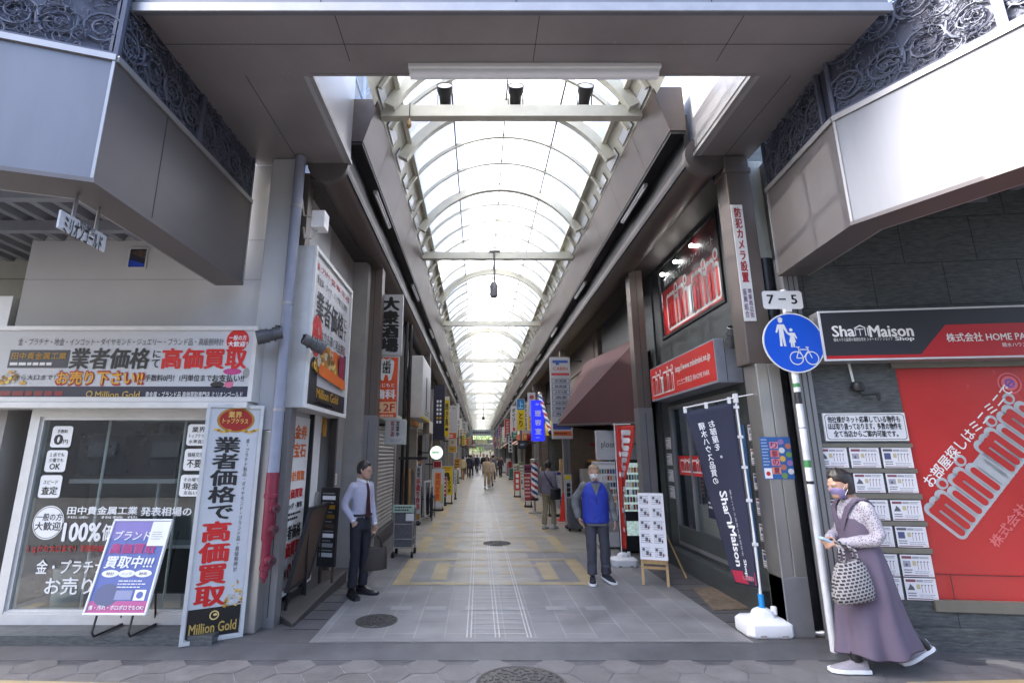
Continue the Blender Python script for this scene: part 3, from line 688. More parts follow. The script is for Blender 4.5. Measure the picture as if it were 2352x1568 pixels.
for x in (-4.22, -3.35):
    t = thing('display_pole', 'slim white pole standing inside the gold shop window, ' + ('farther from the pillar' if x < -4 else 'nearer the pillar'), 'pole', (x, 5.75, .1)); g = MB(); g.tube([(x, 5.75, .1), (x, 5.75, 2.2)], .014, WHITE, 8); g.build('pole', t, smooth=True)
# the long sign over the window
t = thing('shop_sign', 'long white signboard over the gold shop window with big red and black characters', 'sign', (-3.9, 5.4, 2.3))
SY = 5.30; g = MB(); x0, x1, z0, z1 = -5.75, -2.42, 2.29, 3.12
g.box((x0, SY, z0), (x1, FY_-.002, z1), WFR); g.box((x0, SY-.04, z0-.07), (x1-.03, FY_-.06, z0-.002), WFR); g.build('box', t, bevel=.01)
g = MB(); fs = front(-5.13, SY, z0); g.frame(Fr((0, SY, 0), X, Z, -Y), x0, z0+.002, x1, z1-.002, .045, .001, .022, WFR); g.build('frame', t)
g = MB(); P = Page(g, fs, 2.71, .83, (0, 85), (2225, 35), (2140, 695), (0, 745))
g.rect(fs, -.6, .045, 2.665, .785, PALE, .002)
P.text('金・プラチナ・地金・インゴット・ダイヤモンド・ジュエリー・ブランド品・高級腕時計', 75, 170, 1905, 235, ink('#3a3a3a'), bold=.0)
P.disc(2030, 165, 100, RED, .004); P.text('一般の方', 1955, 120, 2110, 165, WHT, bold=.03); P.text('大歓迎！', 1945, 175, 2115, 222, WHT, bold=.04)
P.rect(22, 290, 550, 448, ink('#3a3c42')); P.text('田中貴金属工業', 45, 312, 525, 372, GOLD, bold=.01); P.bars(40, 395, 505, 430, 1, WHT, fill=.7)
P.text('業者価格', 560, 262, 1250, 440, INK, bold=.035, slant=.06); P.text('に', 1285, 272, 1350, 335, INK, bold=.02); P.text('て', 1275, 350, 1345, 422, INK, bold=.02)
P.text('業者価格', 585, 330, 1235, 372, ink('#6b5a22'), bold=.0, c=.010) if 0 else None
P.text('高価買取', 1368, 245, 2100, 420, RED, bold=.045)
P.text('１ｇから大口まで！', 0, 508, 455, 562, INK, bold=.01)
P.text('お売り下さい!!', 468, 455, 1218, 588, ink('#a3282a'), bold=.085); P.text('お売り下さい!!', 478, 466, 1208, 577, ink('#dba32a'), bold=.03, c=.010)
P.text('手数料0円！1円単位まで', 1230, 478, 1800, 535, INK, bold=.02)
P.disc(1980, 440, 80, PINK, .004, 28); P.disc(1850, 555, 60, INK, .004, 25); P.disc(1950, 550, 40, ink('#c76a86'), .0045, 30); P.disc(2060, 550, 55, GREYL, .004, 25); P.disc(2100, 450, 30, GREYW, .004, 45)
P.text('お支払い!!', 1810, 468, 2080, 530, INK, bold=.03, c=.010)
g.rect(fs, -.6, .055, 2.655, .165, NAVY, .004)
P.bars(0, 640, 690, 690, 1, ink('#7a1a1c'), c=.006, fill=.8); P.text('Million Gold', 820, 632, 1195, 690, ink('#b99a52'), bold=.02, c=.008)
a, b = P.ab(768, 660); g.ring(fs, a, b, .035, .024, ink('#b99a52'), .007)
P.text('貴金属・ブランド品 高価買取専門店 ミリオンゴールド', 1245, 620, 2065, 668, WHT, bold=.0, c=.008)
heap(g, fs, -.05, .20, .30, .18, 46, 4, GOLDS)
g.build('sign_face', t)
# small slanting name plate under the canopy
t = thing('name_plate', 'pale hanging plate with a short katakana name under the canopy lip', 'plate', (-3.0, 4.6, 3.5))
p0, p1, p2 = atX(235, 470, -2.93), atX(410, 565, -2.93), atX(228, 520, -2.93)
A_, B_ = atX(133, 522, -3.02), atX(240, 576, -3.02); u = (B_-A_); L = 1.0
fn = Fr((-3.02, A_.y, atX(133, 522, -3.02).z), Y, Z, X); wd = B_.y-A_.y; ht = atX(138, 480, -3.02).z-A_.z
g = MB(); g.fbox(fn, 0, 0, wd, ht, -.015, 0, GREYL); Pn = Page(g, fn, wd, ht, (515, 480), (915, 690), (880, 855), (478, 660))
Pn.text('ミリオンゴールド', 510, 595, 870, 790, INK, bold=.02); Pn.text('買取専門店', 650, 590, 800, 680, INK, bold=.0)
g.fbox(fn, .1, ht, .13, ht+.25, -.012, -.004, TRIM); g.fbox(fn, wd-.13, ht, wd-.1, ht+.25, -.012, -.004, TRIM)
o = g.build('plate', t)
# little high window with a blue and brown view
t = thing('vent_window', 'small square opening in the white wall above the gold shop sign', 'window', (-4.0, FY_, 3.9))
x0, z0, x1, z1 = rY(298, 572, 336, 614, FY_-.003); g = MB(); g.frame(front(0, FY_-.004, 0), x0-.015, z0-.015, x1+.015, z1+.015, .015, 0, .012, WFR)
fw = front(0, FY_-.004, 0); g.rect(fw, x0, z0, x1, z1, NAVY, .001); g.fpoly(fw, [(x0, z0), (x1, z0), (x1, z0+.04), (x0, z0+.10)], BLUE, .003); g.fpoly(fw, [(x0, z1-.05), (x1, z0+.1), (x1, z1-.03), (x0+.1, z1-.01)], DWOOD, .003); g.build('frame', t)
# tall box sign standing on the step
t = thing('tall_sign', 'tall white box sign with vertical black and red characters beside the glazed front', 'sign', (-2.6, 5.4, 0))
o = V((-2.815, 5.165, -.01)); e = V((-2.335, 5.425, -.01)); u = (e-o).normalized(); wd = (e-o).length; n = V((u.y, -u.x, 0)); ft = Fr(o, u, Z, n); H = 2.27
g = MB(); g.fbox(ft, 0, 0.0, wd, H, -.16, 0, WFR); g.build('box', t, bevel=.008)
g = MB(); g.frame(ft, .0, .002, wd, H-.002, .035, .001, .02, WFR); g.build('frame', t)
g = MB(); g.rect(ft, .036, .036, wd-.036, H-.036, PALE, .002)
P = Page(g, ft, wd, H, (928, 350), (1162, 355), (1048, 1355), (772, 1390))
P.disc(1040, 425, 78, GOLDS[1], .004, 58); P.disc(1040, 425, 68, ink('#9a1c14'), .005, 50); P.text('業界', 1010, 385, 1065, 415, ink('#e0bd5a'), c=.007); P.text('トップクラス', 985, 418, 1090, 442, ink('#e0bd5a'), c=.007)
for s_ in (-1, 1):
    for k in range(6): P.disc(1040+s_*(30+k*11), 482-abs(k-2)*4, 9, GOLDS[k % 3], .0055, 6)
P.text('業者価格で', 925, 505, 1035, 868, INK, bold=.035, vert=True, line=.98)
P.text('高価買取', 862, 882, 985, 1228, RED, bold=.045, vert=True, line=.98)
P.text('金・プラチナ製品・ダイヤモンド・ブランド品・高級腕時計', 990, 505, 1075, 1115, INK, bold=.0, vert=True) if 0 else g.text(ft, '金・プラチナ製品・ダイヤモンド・ブランド品・高級腕時計', wd*.73, H*.27, wd*.80, H*.845, INK, bold=.0, vert=True)
heap(g, ft, wd*.62, .30, .20, .30, 50, 9, GOLDS)
g.rect(ft, .045, .05, wd-.045, .305, ink('#14120f'), .0065); g.text(ft, 'Million Gold', .07, .085, wd-.07, .175, ink('#b99a52'), c=.009, bold=.02); g.ring(ft, wd*.5, .235, .042, .031, ink('#d9bd7a'), .008); g.disc(ft, wd*.5+.008, .24, .018, ink('#d9bd7a'), .0085, .012)
g.build('sign_face', t)
# poster stand
t = thing('poster_stand', 'leaning blue and pink poster in a white frame on wire legs before the window', 'poster stand', (-3.4, 5.25, .07))
fp = Fr((-3.73, 5.12, .27), X, V((0, .24, .83)).normalized(), V((0, -.83, .24))); wd, ht = .60, .865
g = MB(); g.fbox(fp, .02, .02, wd-.02, ht-.02, -.02, -.002, GREYL); g.build('panel', t)
g = MB(); g.frame(fp, 0, 0, wd, ht, .022, -.022, .012, WHITE); g.build('frame', t, bevel=.006)
g = MB(); P = Page(g, fp, wd, ht, (1090, 95), (1595, 100), (1310, 960), (740, 960))
B1, B2, B3 = ink('#5866a3'), ink('#7f73b0'), ink('#4f6aa8')
g.rect(fp, .022, .022, wd-.022, ht-.022, B1, .001); g.rect(fp, .022, .022, wd-.022, .12, ink('#b25488'), .002); g.rect(fp, .022, .68, wd-.022, .843, B2, .002); g.disc(fp, .17, .17, .12, ink('#565c7c'), .0022, .10)
P.text('ブランド', 1075, 210, 1385, 300, WHT, bold=.015, slant=.1); P.text('高価買取', 1030, 330, 1425, 425, PINK, bold=.03); P.text('買取中!!!', 975, 445, 1390, 555, WHT, bold=.03, slant=.1)
for xx in (1010, 1155, 1300): P.disc(xx, 603, 75, WHT, .004, 33)
P.text('時計', 975, 590, 1045, 620, INK, bold=.0, c=.007); P.text('バッグ', 1110, 590, 1200, 620, INK, bold=.0, c=.007); P.text('財布', 1265, 590, 1335, 620, INK, bold=.0, c=.007)
P.bars(1070, 655, 1330, 735, 3, WHT, fill=.3); P.rect(1210, 745, 1310, 835, WHT, .004); P.disc(1260, 790, 30, B1, .005); P.rect(1040, 750, 1190, 830, ink('#8a8fae'), .004)
P.text('傷・汚れ・ボロボロでもOK!', 800, 875, 1290, 915, WHT, bold=.02); P.rect(1385, 125, 1540, 355, WHT, .008); P.bars(1400, 215, 1500, 300, 4, GREYW, c=.010, fill=.25)
g.build('poster', t)
g = MB(); f0 = .075
for a in (.13, .47): g.tube([fp(a, .03, -.01), V((-3.73+a, 5.10, .13)), V((-3.73+a, 5.13, f0+.014)), V((-3.73+a+.02, 5.50, f0+.014))], .011, BLACK, 6)
g.tube([fp(.13, .7, -.02), V((-3.60, 5.50, f0+.014)), V((-3.26, 5.50, f0+.014)), fp(.47, .7, -.02)], .011, BLACK, 6); g.build('leg', t)

# ---- beyond: siding of the neighbour, dark gap
t = thing('neighbour_building', 'beige board clad building with a dark entrance beyond the gold shop', 'building', (-7.2, 6.2, 0))
g = MB(); SID = mat('beige_siding', (.36, .36, .30), .6, var=.08, dirt=.15)
for k in range(9): g.box((-9, 6.2, 2.5+k*.30), (-5.42, 6.5, 2.5+k*.30+.292), SID)
g.box((-9, 6.5, 0), (-5.42, 6.8, 5.2), DARK); g.box((-5.42, 5.62, 0), (-5.37, 6.6, 2.3), WPANEL); g.box((-6.2, 5.62, 0), (-5.8, 6.0, 2.3), GREYW); g.build('wall', t)
t = thing('shop_sign', 'pale blue edged box sign high beside the beige siding', 'sign', (-5.7, 5.6, 3.0))
g = MB(); g.box((-6.4, 5.55, 2.95), (-5.45, 5.8, 3.55), WFR); g.rect(front(-6.4, 5.548, 2.95), .03, .03, .74, .57, ink('#3f7fb8'), .002); g.build('box', t)

# ================================================================== pillar, pipes and posts at the west corner
t = thing('corner_pillar', 'white square pillar with a steel clad base at the gold shop corner', 'pillar', (-2.34, 5.66, 0))
g = MB(); g.box((-2.54, 5.47, 2.0), (-2.245, 5.86, 5.298), WPANEL); g.build('shaft', t, bevel=.012)
g = MB(); g.box((-2.535, 5.465, 0), (-2.24, 5.85, 1.998), STEEL); g.build('cladding', t, bevel=.012)
PIPEB = mat('blue_grey_pipe', (.25, .27, .34), .5, var=.08, dirt=.2)
t = thing('drain_pipe', 'blue grey downpipe running up beside the white pillar', 'pipe', (-2.175, 5.42, 1.55))
g = MB(); g.tube([(-2.175, 5.42, 1.50), (-2.175, 5.42, 5.28)], .062, PIPEB, 16); g.build('pipe', t, smooth=True)
for z in (2.2, 3.4, 4.6):
    g = MB(); g.tube([(-2.175, 5.42, z), (-2.175, 5.42, z+.03)], .068, TRIM, 16); g.build('bracket', t)
CRIM = mat('crimson_paint', (.19, .014, .036), .45, var=.12, dirt=.2)
t = thing('standpipe', 'crimson fire standpipe with three side outlets below the blue grey downpipe', 'standpipe', (-2.175, 5.42, .6))
g = MB(); g.lathe([(.012, .48), (.022, .53), (.040, .535), (.040, .60), (.052, .605), (.052, .64), (.044, .645), (.044, .86), (.060, .90), (.060, 1.30), (.070, 1.305), (.070, 1.34), (.064, 1.345), (.064, 1.56)], CRIM, (-2.175, 5.42, 0), 20); g.build('pipe', t, smooth=True)
for z, dx in ((.70, .02), (1.0, 0), (1.20, 0)):
    g = MB(); o = V((-2.175, 5.42, z)); d = V((.80, -.6, 0)).normalized()
    g.tube([o+d*.03, o+d*.10], .034, CRIM, 16); g.tube([o+d*.085, o+d*.10], .050, CRIM, 16); g.tube([o+d*.10, o+d*.135], .043, mat('dark_crimson_cap', (.075, .012, .022), .45, var=.2), 8); g.tube([o+d*.135, o+d*.15], .014, BLACK, 6); g.build('outlet', t, smooth=True)
POSTM = mat('post_brown', (.155, .128, .115), .45, .4, var=.1, scale=2., dirt=.2)
POSTL = mat('post_steel', (.28, .28, .29), .4, .6, var=.1, scale=2., dirt=.2)
def post(x, y, label, wd=.20, dp=.20, zs=2.4):
    t = thing('arcade_post', label, 'post', (x, y, 0), 'steel posts of the arcade')
    g = MB(); g.box((x-wd/2, y-dp/2, zs), (x+wd/2, y+dp/2, 5.2), POSTM); g.box((x-.004, y-dp/2-.002, zs), (x+.004, y-dp/2, 5.2), BLACK); g.build('shaft', t, bevel=.01)
    g = MB(); g.box((x-wd/2-.006, y-dp/2-.006, 0), (x+wd/2+.006, y+dp/2+.006, zs-.002), POSTL); g.box((x-.004, y-dp/2-.009, .1), (x+.004, y-dp/2-.006, zs-.1), BLACK); g.build('sleeve', t, bevel=.01)
    return t
post(-2.19, 5.72, 'brown steel post with a pale steel sleeve behind the blue grey downpipe', .13, .16)
post(-1.90, 8.75, 'brown steel post beside the vertical tavern sign', .26, .24)
t = thing('junction_box', 'white junction box with looping cables on the first brown post', 'junction box', (-1.9, 5.6, 4.5))
p = atY(733, 510, 5.58); g = MB(); g.box((p.x-.07, 5.50, p.z-.10), (p.x+.09, 5.68, p.z+.12), PLAST); g.build('box', t, bevel=.01)
g = MB(); g.tube([(p.x-.06, 5.6, p.z+.06), (p.x-.2, 5.6, p.z+.1), (p.x-.26, 5.55, p.z+.5), (p.x-.22, 5.5, p.z+.75)], .012, CREAM, 6)
g.tube([(p.x-.02, 5.6, p.z-.1), (p.x-.08, 5.58, p.z-.22), (p.x-.17, 5.6, p.z-.2), (p.x-.2, 5.62, p.z-.05)], .012, CREAM, 6); g.build('cable', t, smooth=True)
FLOODM = mat('flood_grey', (.085, .088, .095), .5, .3, var=.15)
def flood(p, d, label, loc):
    """a can-shaped floodlight at p aimed along d"""
    t = thing('floodlight', label, 'floodlight', p, 'floodlights lighting the signs')
    q = V(d).normalized().to_track_quat('Z', 'Y').to_matrix().to_4x4(); mt = M.Translation(p) @ q
    g = MB(); g.lathe([(.05, -.14), (.062, -.13), (.066, 0), (.075, .02), (.078, .12), (.070, .12), (.066, .04)], FLOODM, n=18, caps=False)
    for z in (-.06, .0, .06): g.lathe([(.068, z), (.080, z), (.080, z+.012), (.068, z+.012)], FLOODM, n=18)
    g.v = [tuple(mt @ V(k)) for k in g.v]; g.build('can', t, smooth=True)
    g = MB(); g.lathe([(.068, .10), (.001, .105)], GREYL, n=18, caps=False); g.v = [tuple(mt @ V(k)) for k in g.v]; g.build('lens', t)
    g = MB(); L_ = V(loc); P_ = V(p); g.tube([L_, L_*.5+P_*.5+Z*.05, P_ - V(d).normalized()*.10], .014, BLACK, 6); g.tube([L_-Z*.05, L_+Z*.05], .03, BLACK, 8); g.build('arm', t)
flood(atY(722, 790, 5.45), (.75, .55, -.35), 'can floodlight on an arm before the tall wall poster', atY(690, 770, 5.68))
p = atY(617, 770, 5.20); flood(p, (-.8, -.25, -.25), 'dark can floodlight at the end of the long gold shop sign', p+V((.02, .16, .10)))

# ================================================================== poster box on the west wall of the arcade
t = thing('wall_poster', 'large white framed poster with a gold heap and a magenta bag on the arcade wall', 'poster', (-2.0, 6.5, 2.25))
yA, yB, zA, zB = 5.62, 7.38, 2.26, 4.22; xw = -1.99
g = MB(); g.box((-2.24, yA, zA), (xw, yB, zB), WFR); g.build('box', t, bevel=.01)
fp = westw(xw, yA, zA); wd, ht = yB-yA, zB-zA
g = MB(); g.frame(fp, 0, .002, wd, ht-.002, .05, .001, .03, WHITE); g.build('frame', t)
g = MB(); g.rect(fp, .05, .05, wd-.05, ht-.05, PALE, .002)
P = Page(g, fp, wd, ht, (208, 75), (540, 400), (462, 1478), (78, 1360))
g.text(fp, '金・プラチナ・宝石・時計・ブランド品', .15, ht-.24, wd-.12, ht-.15, RED, bold=.03); g.text(fp, '貴金属・ダイヤ・バッグ何でも買取', .16, ht-.42, wd-.2, ht-.31, INK, bold=.0)
g.text(fp, '業者価格', .20, ht-.86, 1.42, ht-.50, INK, bold=.02); g.text(fp, 'に', 1.46, ht-.66, 1.58, ht-.52, INK); g.text(fp, 'て', 1.46, ht-.86, 1.58, ht-.70, INK)
g.text(fp, 'どこよりも高く現金買取', .20, ht-1.08, 1.60, ht-.93, INK, bold=.0)
g.disc(fp, .29, ht-1.06, .19, RED, .008, .26); g.text(fp, '一般', .2, ht-1.04, .38, ht-.94, ink('#d98f85'), c=.012); g.text(fp, '大歓迎', .16, ht-1.18, .42, ht-1.08, ink('#d98f85'), c=.012)
g.text(fp, '高価買取', .50, ht-1.34, 1.52, ht-1.10, ORG, bold=.06)
heap(g, fp, .25, .52, 1.05, .34, 150, 12, GOLDS); g.rect(fp, .05, .05, wd-.05, .30, ink('#17181c'), .005); g.disc(fp, .25, .33, .17, ink('#2a2b30'), .0052, .3)
g.rect(fp, 1.24, .48, 1.50, .84, ink('#8c1640'), .032); g.ring(fp, 1.37, .86, .09, .075, ink('#8c1640'), .033); g.rect(fp, 1.52, .45, 1.66, .9, ink('#20191c'), .005)
g.fpoly(fp, [(.38, .44), (1.60, .38), (1.58, .52), (.40, .58)], ORG, .034); g.text(fp, 'Million Gold', .42, .16, 1.36, .28, GOLDS[0], c=.009); g.bars(fp, .42, .08, 1.4, .13, 1, GREYL)
g.build('poster_face', t)
# ---- price board on the wall beneath, door, ramp
t = thing('price_board', 'tall white board of red and orange price characters beneath the wall poster', 'notice board', (-2.24, 6.2, .16))
fb = westw(-2.245, 5.92, .17); g = MB(); g.fbox(fb, 0, 0, .72, 2.03, -.004, .012, WHITE)
rows = [('金券', ORG, .2, .62, 1.76, 1.93), ('宝石', ORG, .2, .62, 1.54, 1.71), ('時計買取', ORG, .08, .64, 1.26, 1.38), ('高価買取', RED, .08, .62, 1.06, 1.17), ('バッグ・財布', INK, .08, .62, .94, 1.01),
        ('業者価格', INK, .06, .64, .60, .76), ('高価買取', RED, .04, .64, .40, .57), ('手数料', INK, .04, .28, .18, .28), ('0円', RED, .30, .64, .14, .34)]
for tt, m, a0, a1, b0, b1 in rows: g.text(fb, tt, a0, b0, a1, b1, m, c=.016, bold=.04)
g.disc(fb, .10, 1.74, .11, ink('#8a2a24'), .016, .16); g.bars(fb, .08, .80, .62, .91, 2, INK, c=.016); g.bars(fb, .06, .04, .5, .1, 1, RED, c=.016)
g.build('board', t)
t = thing('side_door', 'narrow white door with a steel handle between the price board and the dark doorway', 'door', (-2.2, 6.85, .15))
g = MB(); g.box((-2.248, 6.70, .15), (-2.20, 7.02, 2.3), WHITE); g.box((-2.25, 6.66, .15), (-2.19, 6.70, 2.33), BLACK); g.build('panel', t)
g = MB(); g.box((-2.198, 6.95, 1.0), (-2.16, 6.99, 1.25), STEEL); g.build('handle', t)
t = thing('doorway', 'dark open doorway with a brown frame behind the man in the tie', 'doorway', (-2.25, 7.4, .1))
g = MB(); g.box((-3.2, 7.02, 0), (-3.15, 7.85, 2.4), DARK); g.box((-3.15, 7.85, 0), (-2.5, 7.9, 2.4), DARK); g.box((-3.15, 6.98, 0), (-2.5, 7.02, 2.4), DARK); g.box((-3.15, 7.02, 2.35), (-2.5, 7.85, 2.4), DARK); g.build('recess', t)
g = MB(); g.box((-2.30, 7.78, 0), (-2.2, 7.86, 2.36), DKBROWN); g.box((-2.30, 7.025, .0), (-2.22, 7.07, 2.36), DKBROWN); g.box((-2.30, 7.07, 2.28), (-2.2, 7.78, 2.36), DWOOD); g.build('frame', t)
g = MB()
for k, (c_, z) in enumerate(((GOLDS[0], 2.05), (GOLDS[1], 2.0))): g.box((-2.27, 7.10+k*.2, z), (-2.26, 7.26+k*.2, 2.26), c_)
g.build('curtain', t)
t = thing('notice_plate', 'small blue and white notices stuck on the brown jamb behind the man', 'notice', (-2.15, 7.9, 1.4))
g = MB(); fb = westw(-2.245, 7.88, 1.28)
for k in range(2): g.fbox(fb, 0, k*.2, .22, k*.2+.17, 0, .01, [WHITE, ink('#7f97a8')][k]); g.bars(fb, .02, k*.2+.02, .2, k*.2+.15, 4, GREYW, c=.012)
g.build('plate', t)
RAMPM = mat('ramp_checker', (.075, .066, .064), .5, .2, var=.2, bump=.3, bscale=80.)
t = thing('entry_ramp', 'low grey ramp step with a dark riser along the shop wall', 'ramp', (-2.1, 6.5, 0))
g = MB(); a = [(-2.245, 5.90), (-1.93, 5.66), (-1.86, 7.52), (-2.245, 7.52)]
g.loft([[V((x, y, -.01)) for x, y in a], [V((x, y, h)) for (x, y), h in zip(a, (.10, .03, .155, .155))]], RAMPM); g.build('step', t)
# ---- boards standing on the ramp
t = thing('menu_easel', 'dark framed brown board leaning back on black legs on the ramp', 'easel', (-2.1, 6.0, .1))
p0 = V((-2.10, 5.92, .30)); fe = Fr(p0, V((.02, .62, .0)).normalized(), V((.10, .30, .80)).normalized())
g = MB(); g.fbox(fe, 0, 0, .62, .86, -.02, 0, DWOOD); g.build('board', t)
g = MB(); g.frame(fe, -.03, -.03, .65, .89, .04, -.025, .012, BLACK); g.build('frame', t)
for a in (.06, .56):
    g = MB(); g.bar(fe(a, -.02, -.01), V((fe(a, 0, 0).x-.02, fe(a, 0, 0).y-.04, .08)), .025, .025, BLACK); g.bar(fe(a, .75, -.02), V((-2.06, fe(a, 0).y+.42, .12)), .022, .022, BLACK); g.build('leg', t)
t = thing('menu_stand', 'dark menu stand with photo strips beside the man in the tie', 'menu stand', (-1.98, 7.05, .15))
fe = Fr((-2.11, 6.92, .33), V((.235, -.06, 0)).normalized(), Z); g = MB(); g.fbox(fe, 0, 0, .25, .98, -.05, 0, BLACK); g.build('panel', t)
g = MB()
for k in range(7): g.rect(fe, .03, .12+k*.118, .22, .17+k*.118, [GREYL, GREYW, WHT, DWOOD, GOLDS[3], GOLDS[1], WHT][k], .003); g.bars(fe, .03, .185+k*.118, .22, .215+k*.118, 1, GREYW, seed=k)
g.build('menu_sheet', t)
for a in (.04, .21): g = MB(); g.fbox(fe, a, -.19, a+.025, 0, -.04, -.015, DWOOD); g.build('leg', t)

# ================================================================== signs and shops deeper along the west wall
def box_sign(name, label, px, y, dp=.16, face=PALE, body=WFR, draw=None, group=None, glow=0.):
    x0, z0, x1, z1 = rY(*px, y); t = thing(name, label, 'sign', (x0, y, z0), group)
    g = MB(); g.box((x0, y, z0), (x1, y+dp, z1), body); g.box((x0-.25 if x1 < .4 else x1, y+dp*.4, z1-.12), (x0 if x1 < .4 else x1+.35, y+dp*.4+.04, z1-.08), BLACK); g.build('box', t)
    g = MB(); f = front(x0, y, z0); w_, h_ = x1-x0, z1-z0; g.rect(f, .015, .015, w_-.015, h_-.015, face, .002)
    if draw: draw(g, f, w_, h_)
    g.build('sign_face', t); return t
def d1(g, f, w, h): g.text(f, '大衆酒場', w*.20, h*.05, w*.84, h*.95, INK, vert=True, bold=.07, line=.95)
box_sign('tavern_sign', 'tall white sign with four bold black vertical characters', (866, 676, 924, 815), 8.95, .1, draw=d1, body=GREYL)
def d2(g, f, w, h):
    g.fpoly(f, [(w*.2, h*.92), (w*.35, h*.975), (w*.5, h*.95), (w*.65, h*.975), (w*.82, h*.92), (w*.8, h*.78), (w*.72, h*.62), (w*.62, h*.60), (w*.56, h*.70), (w*.46, h*.70), (w*.40, h*.60), (w*.30, h*.62), (w*.24, h*.78)], WHT, .004)
    g.text(f, '歯', w*.34, h*.72, w*.68, h*.93, INK, c=.008, bold=.02); g.fpoly(f, [(w*.55, h*.93), (w*.75, h*.965), (w*.62, h*.925)], GRN, .009)
    g.text(f, 'ふじもと', w*.15, h*.50, w*.85, h*.56, WHT, bold=.03); g.text(f, '歯科', w*.10, h*.31, w*.90, h*.46, WHT, bold=.05)
    g.rect(f, w*.05, h*.085, w*.95, h*.26, ink('#e3b98c'), .004); g.text(f, '2F', w*.45, h*.11, w*.90, h*.23, ink('#b3261e'), c=.007, bold=.02); g.fpoly(f, [(w*.08, h*.22), (w*.22, h*.22), (w*.18, h*.19), (w*.36, h*.13), (w*.30, h*.10), (w*.14, h*.165), (w*.08, h*.13)], ink('#8a2422'), .007)
    g.text(f, '診療時間', w*.15, h*.015, w*.85, h*.06, ink('#f2cfae'), c=.007)
box_sign('dental_sign', 'orange sign with a white tooth and a floor number under the tavern sign', (857, 819, 914, 960), 8.96, .1, face=ink('#d9501c'), draw=d2, body=GREYL)
def d3(g, f, w, h):
    g.text(f, '和洋酒', w*.30, h*.30, w*.48, h*.92, ink('#b03a4a'), vert=True, bold=.02); g.text(f, '営業中', w*.58, h*.30, w*.76, h*.92, INK, vert=True, bold=.02); g.bars(f, w*.3, h*.08, w*.9, h*.22, 2, GREYW)
box_sign('shop_sign', 'small white box sign with red and black columns under the dental sign', (884, 962, 928, 1020), 9.6, .35, draw=d3, body=mat('mint_panel', (.45, .52, .46), .5))
# building B with the shutter
def shop_wall(name, label, sg, y0, y1, top, wall, parts, group=None, x=None):
    x = x if x is not None else (-1.98 if sg < 0 else 3.30); t = thing(name, label, 'shop', (x, (y0+y1)/2, 0), group)
    xb = x + sg*1.6
    g = MB(); g.box((min(x, xb), y0+.004, top), (max(x, xb), y1-.004, 5.19), wall); g.box((min(x, xb), y0+.004, 0), (max(x, xb), y0+.25, top-.002), wall); g.box((min(x, xb), y1-.25, 0), (max(x, xb), y1-.004, top-.002), wall)
    g.box((min(xb, xb-sg*.06), y0+.25, 0), (max(xb, xb-sg*.06), y1-.25, top-.002), DARK); g.box((min(x+sg*.5, xb+sg*2), y0+.004, 5.22), (max(x+sg*.5, xb+sg*2), y1-.004, 9.9 if sg < 0 else 8.0), wall); g.build('wall', t)  # storeys above the eave: on the west unseen, added to block the sun
    return t
b = shop_wall('shutter_shop', 'grey shop with a closed ribbed steel shutter', -1, 8.42, 12.20, 2.45, GREYW, None)
g = MB(); SHT = mat('shutter_steel', (.44, .44, .43), .45, .3, var=.08, dirt=.25)
for k in range(27):
    z = .28+k*.078; g.loft([[V((-2.0+d, y, z+h)) for d, h in ((-.02, 0), (0, .006), (.012, .038), (0, .07), (-.02, .076))] for y in (9.9, 12.10)], SHT)
g.build('shutter', b)
g = MB(); g.box((-2.3, 8.9, 0), (-1.93, 12.1, .27), SIDE); g.box((-2.05, 9.82, .27), (-1.95, 9.9, 2.45), GREYW); g.build('sill', b)
g = MB(); g.box((-2.05, 9.2, 2.40), (-1.86, 12.1, 2.62), mat('mint_panel', (.45, .52, .46))); g.build('shutter_box', b)
g = MB()
for x, y in ((-1.86, 12.42), (-1.80, 12.8), (-1.86, 13.2)): g.tube([(x, y, 0), (x, y, 5.1)], .045, BLACK, 8)
t = thing('wall_panel', 'added grey wall strip with a dark recess behind the black conduits', 'wall', (-2.3, 12.8, 0)); q_ = MB(); q_.box((-3.5, 12.21, 0), (-2.15, 13.45, 5.19), GREYW); q_.box((-2.15, 12.9, 0), (-1.95, 13.2, 5.19), GREYW); q_.build('panel', t)  # wall added to stop sun entering through the gap between the shops
t = thing('conduit', 'cluster of black conduits running up between two shopfronts', 'conduit', (-1.85, 12.8, 0)); g.build('pipe', t, smooth=True)
g = MB(); g.box((-1.95, 12.35, 1.62), (-1.25, 12.40, 1.68), BLACK); g.build('arm', t)
# rolling price rack before the shutter
t = thing('bargain_rack', 'wheeled wire rack with a mint header card standing before the shutter', 'rack', (-1.32, 9.2, 0))
p0, p1 = atZ(902, 1280, 0), atZ(946, 1280, 0); xa, xb, yy = p0.x, p1.x, 9.2; zt = atY(924, 1165, yy).z
g = MB()
for x in (xa, xb):
    for y in (yy, yy+.4): g.tube([(x, y, .08), (x, y, zt)], .012, TRIM, 6)
for z in (.16, .3, .55, .8, zt-.02):
    for q in ((xa, yy, xb, yy), (xa, yy+.4, xb, yy+.4), (xa, yy, xa, yy+.4), (xb, yy, xb, yy+.4)): g.tube([(q[0], q[1], z), (q[2], q[3], z)], .008, TRIM, 5)
g.build('frame', t)
g = MB(); WIRE = mat('dull_crate', (.12, .12, .13), .6, var=.3, scale=30.); g.box((xa+.015, yy+.01, .17), (xb-.015, yy+.39, .78), WIRE); g.build('basket', t)
g = MB(); f = front(xa-.02, yy-.02, zt-.02); w_ = xb-xa+.04; g.fbox(f, 0, -.06, w_, .07, 0, .01, ink('#a9c0ae')); g.bars(f, .03, -.04, w_-.03, .05, 2, INK, c=.012); g.fbox(f, w_*.62, -.2, w_, -.08, 0, .01, WHITE); g.build('price_card', t)
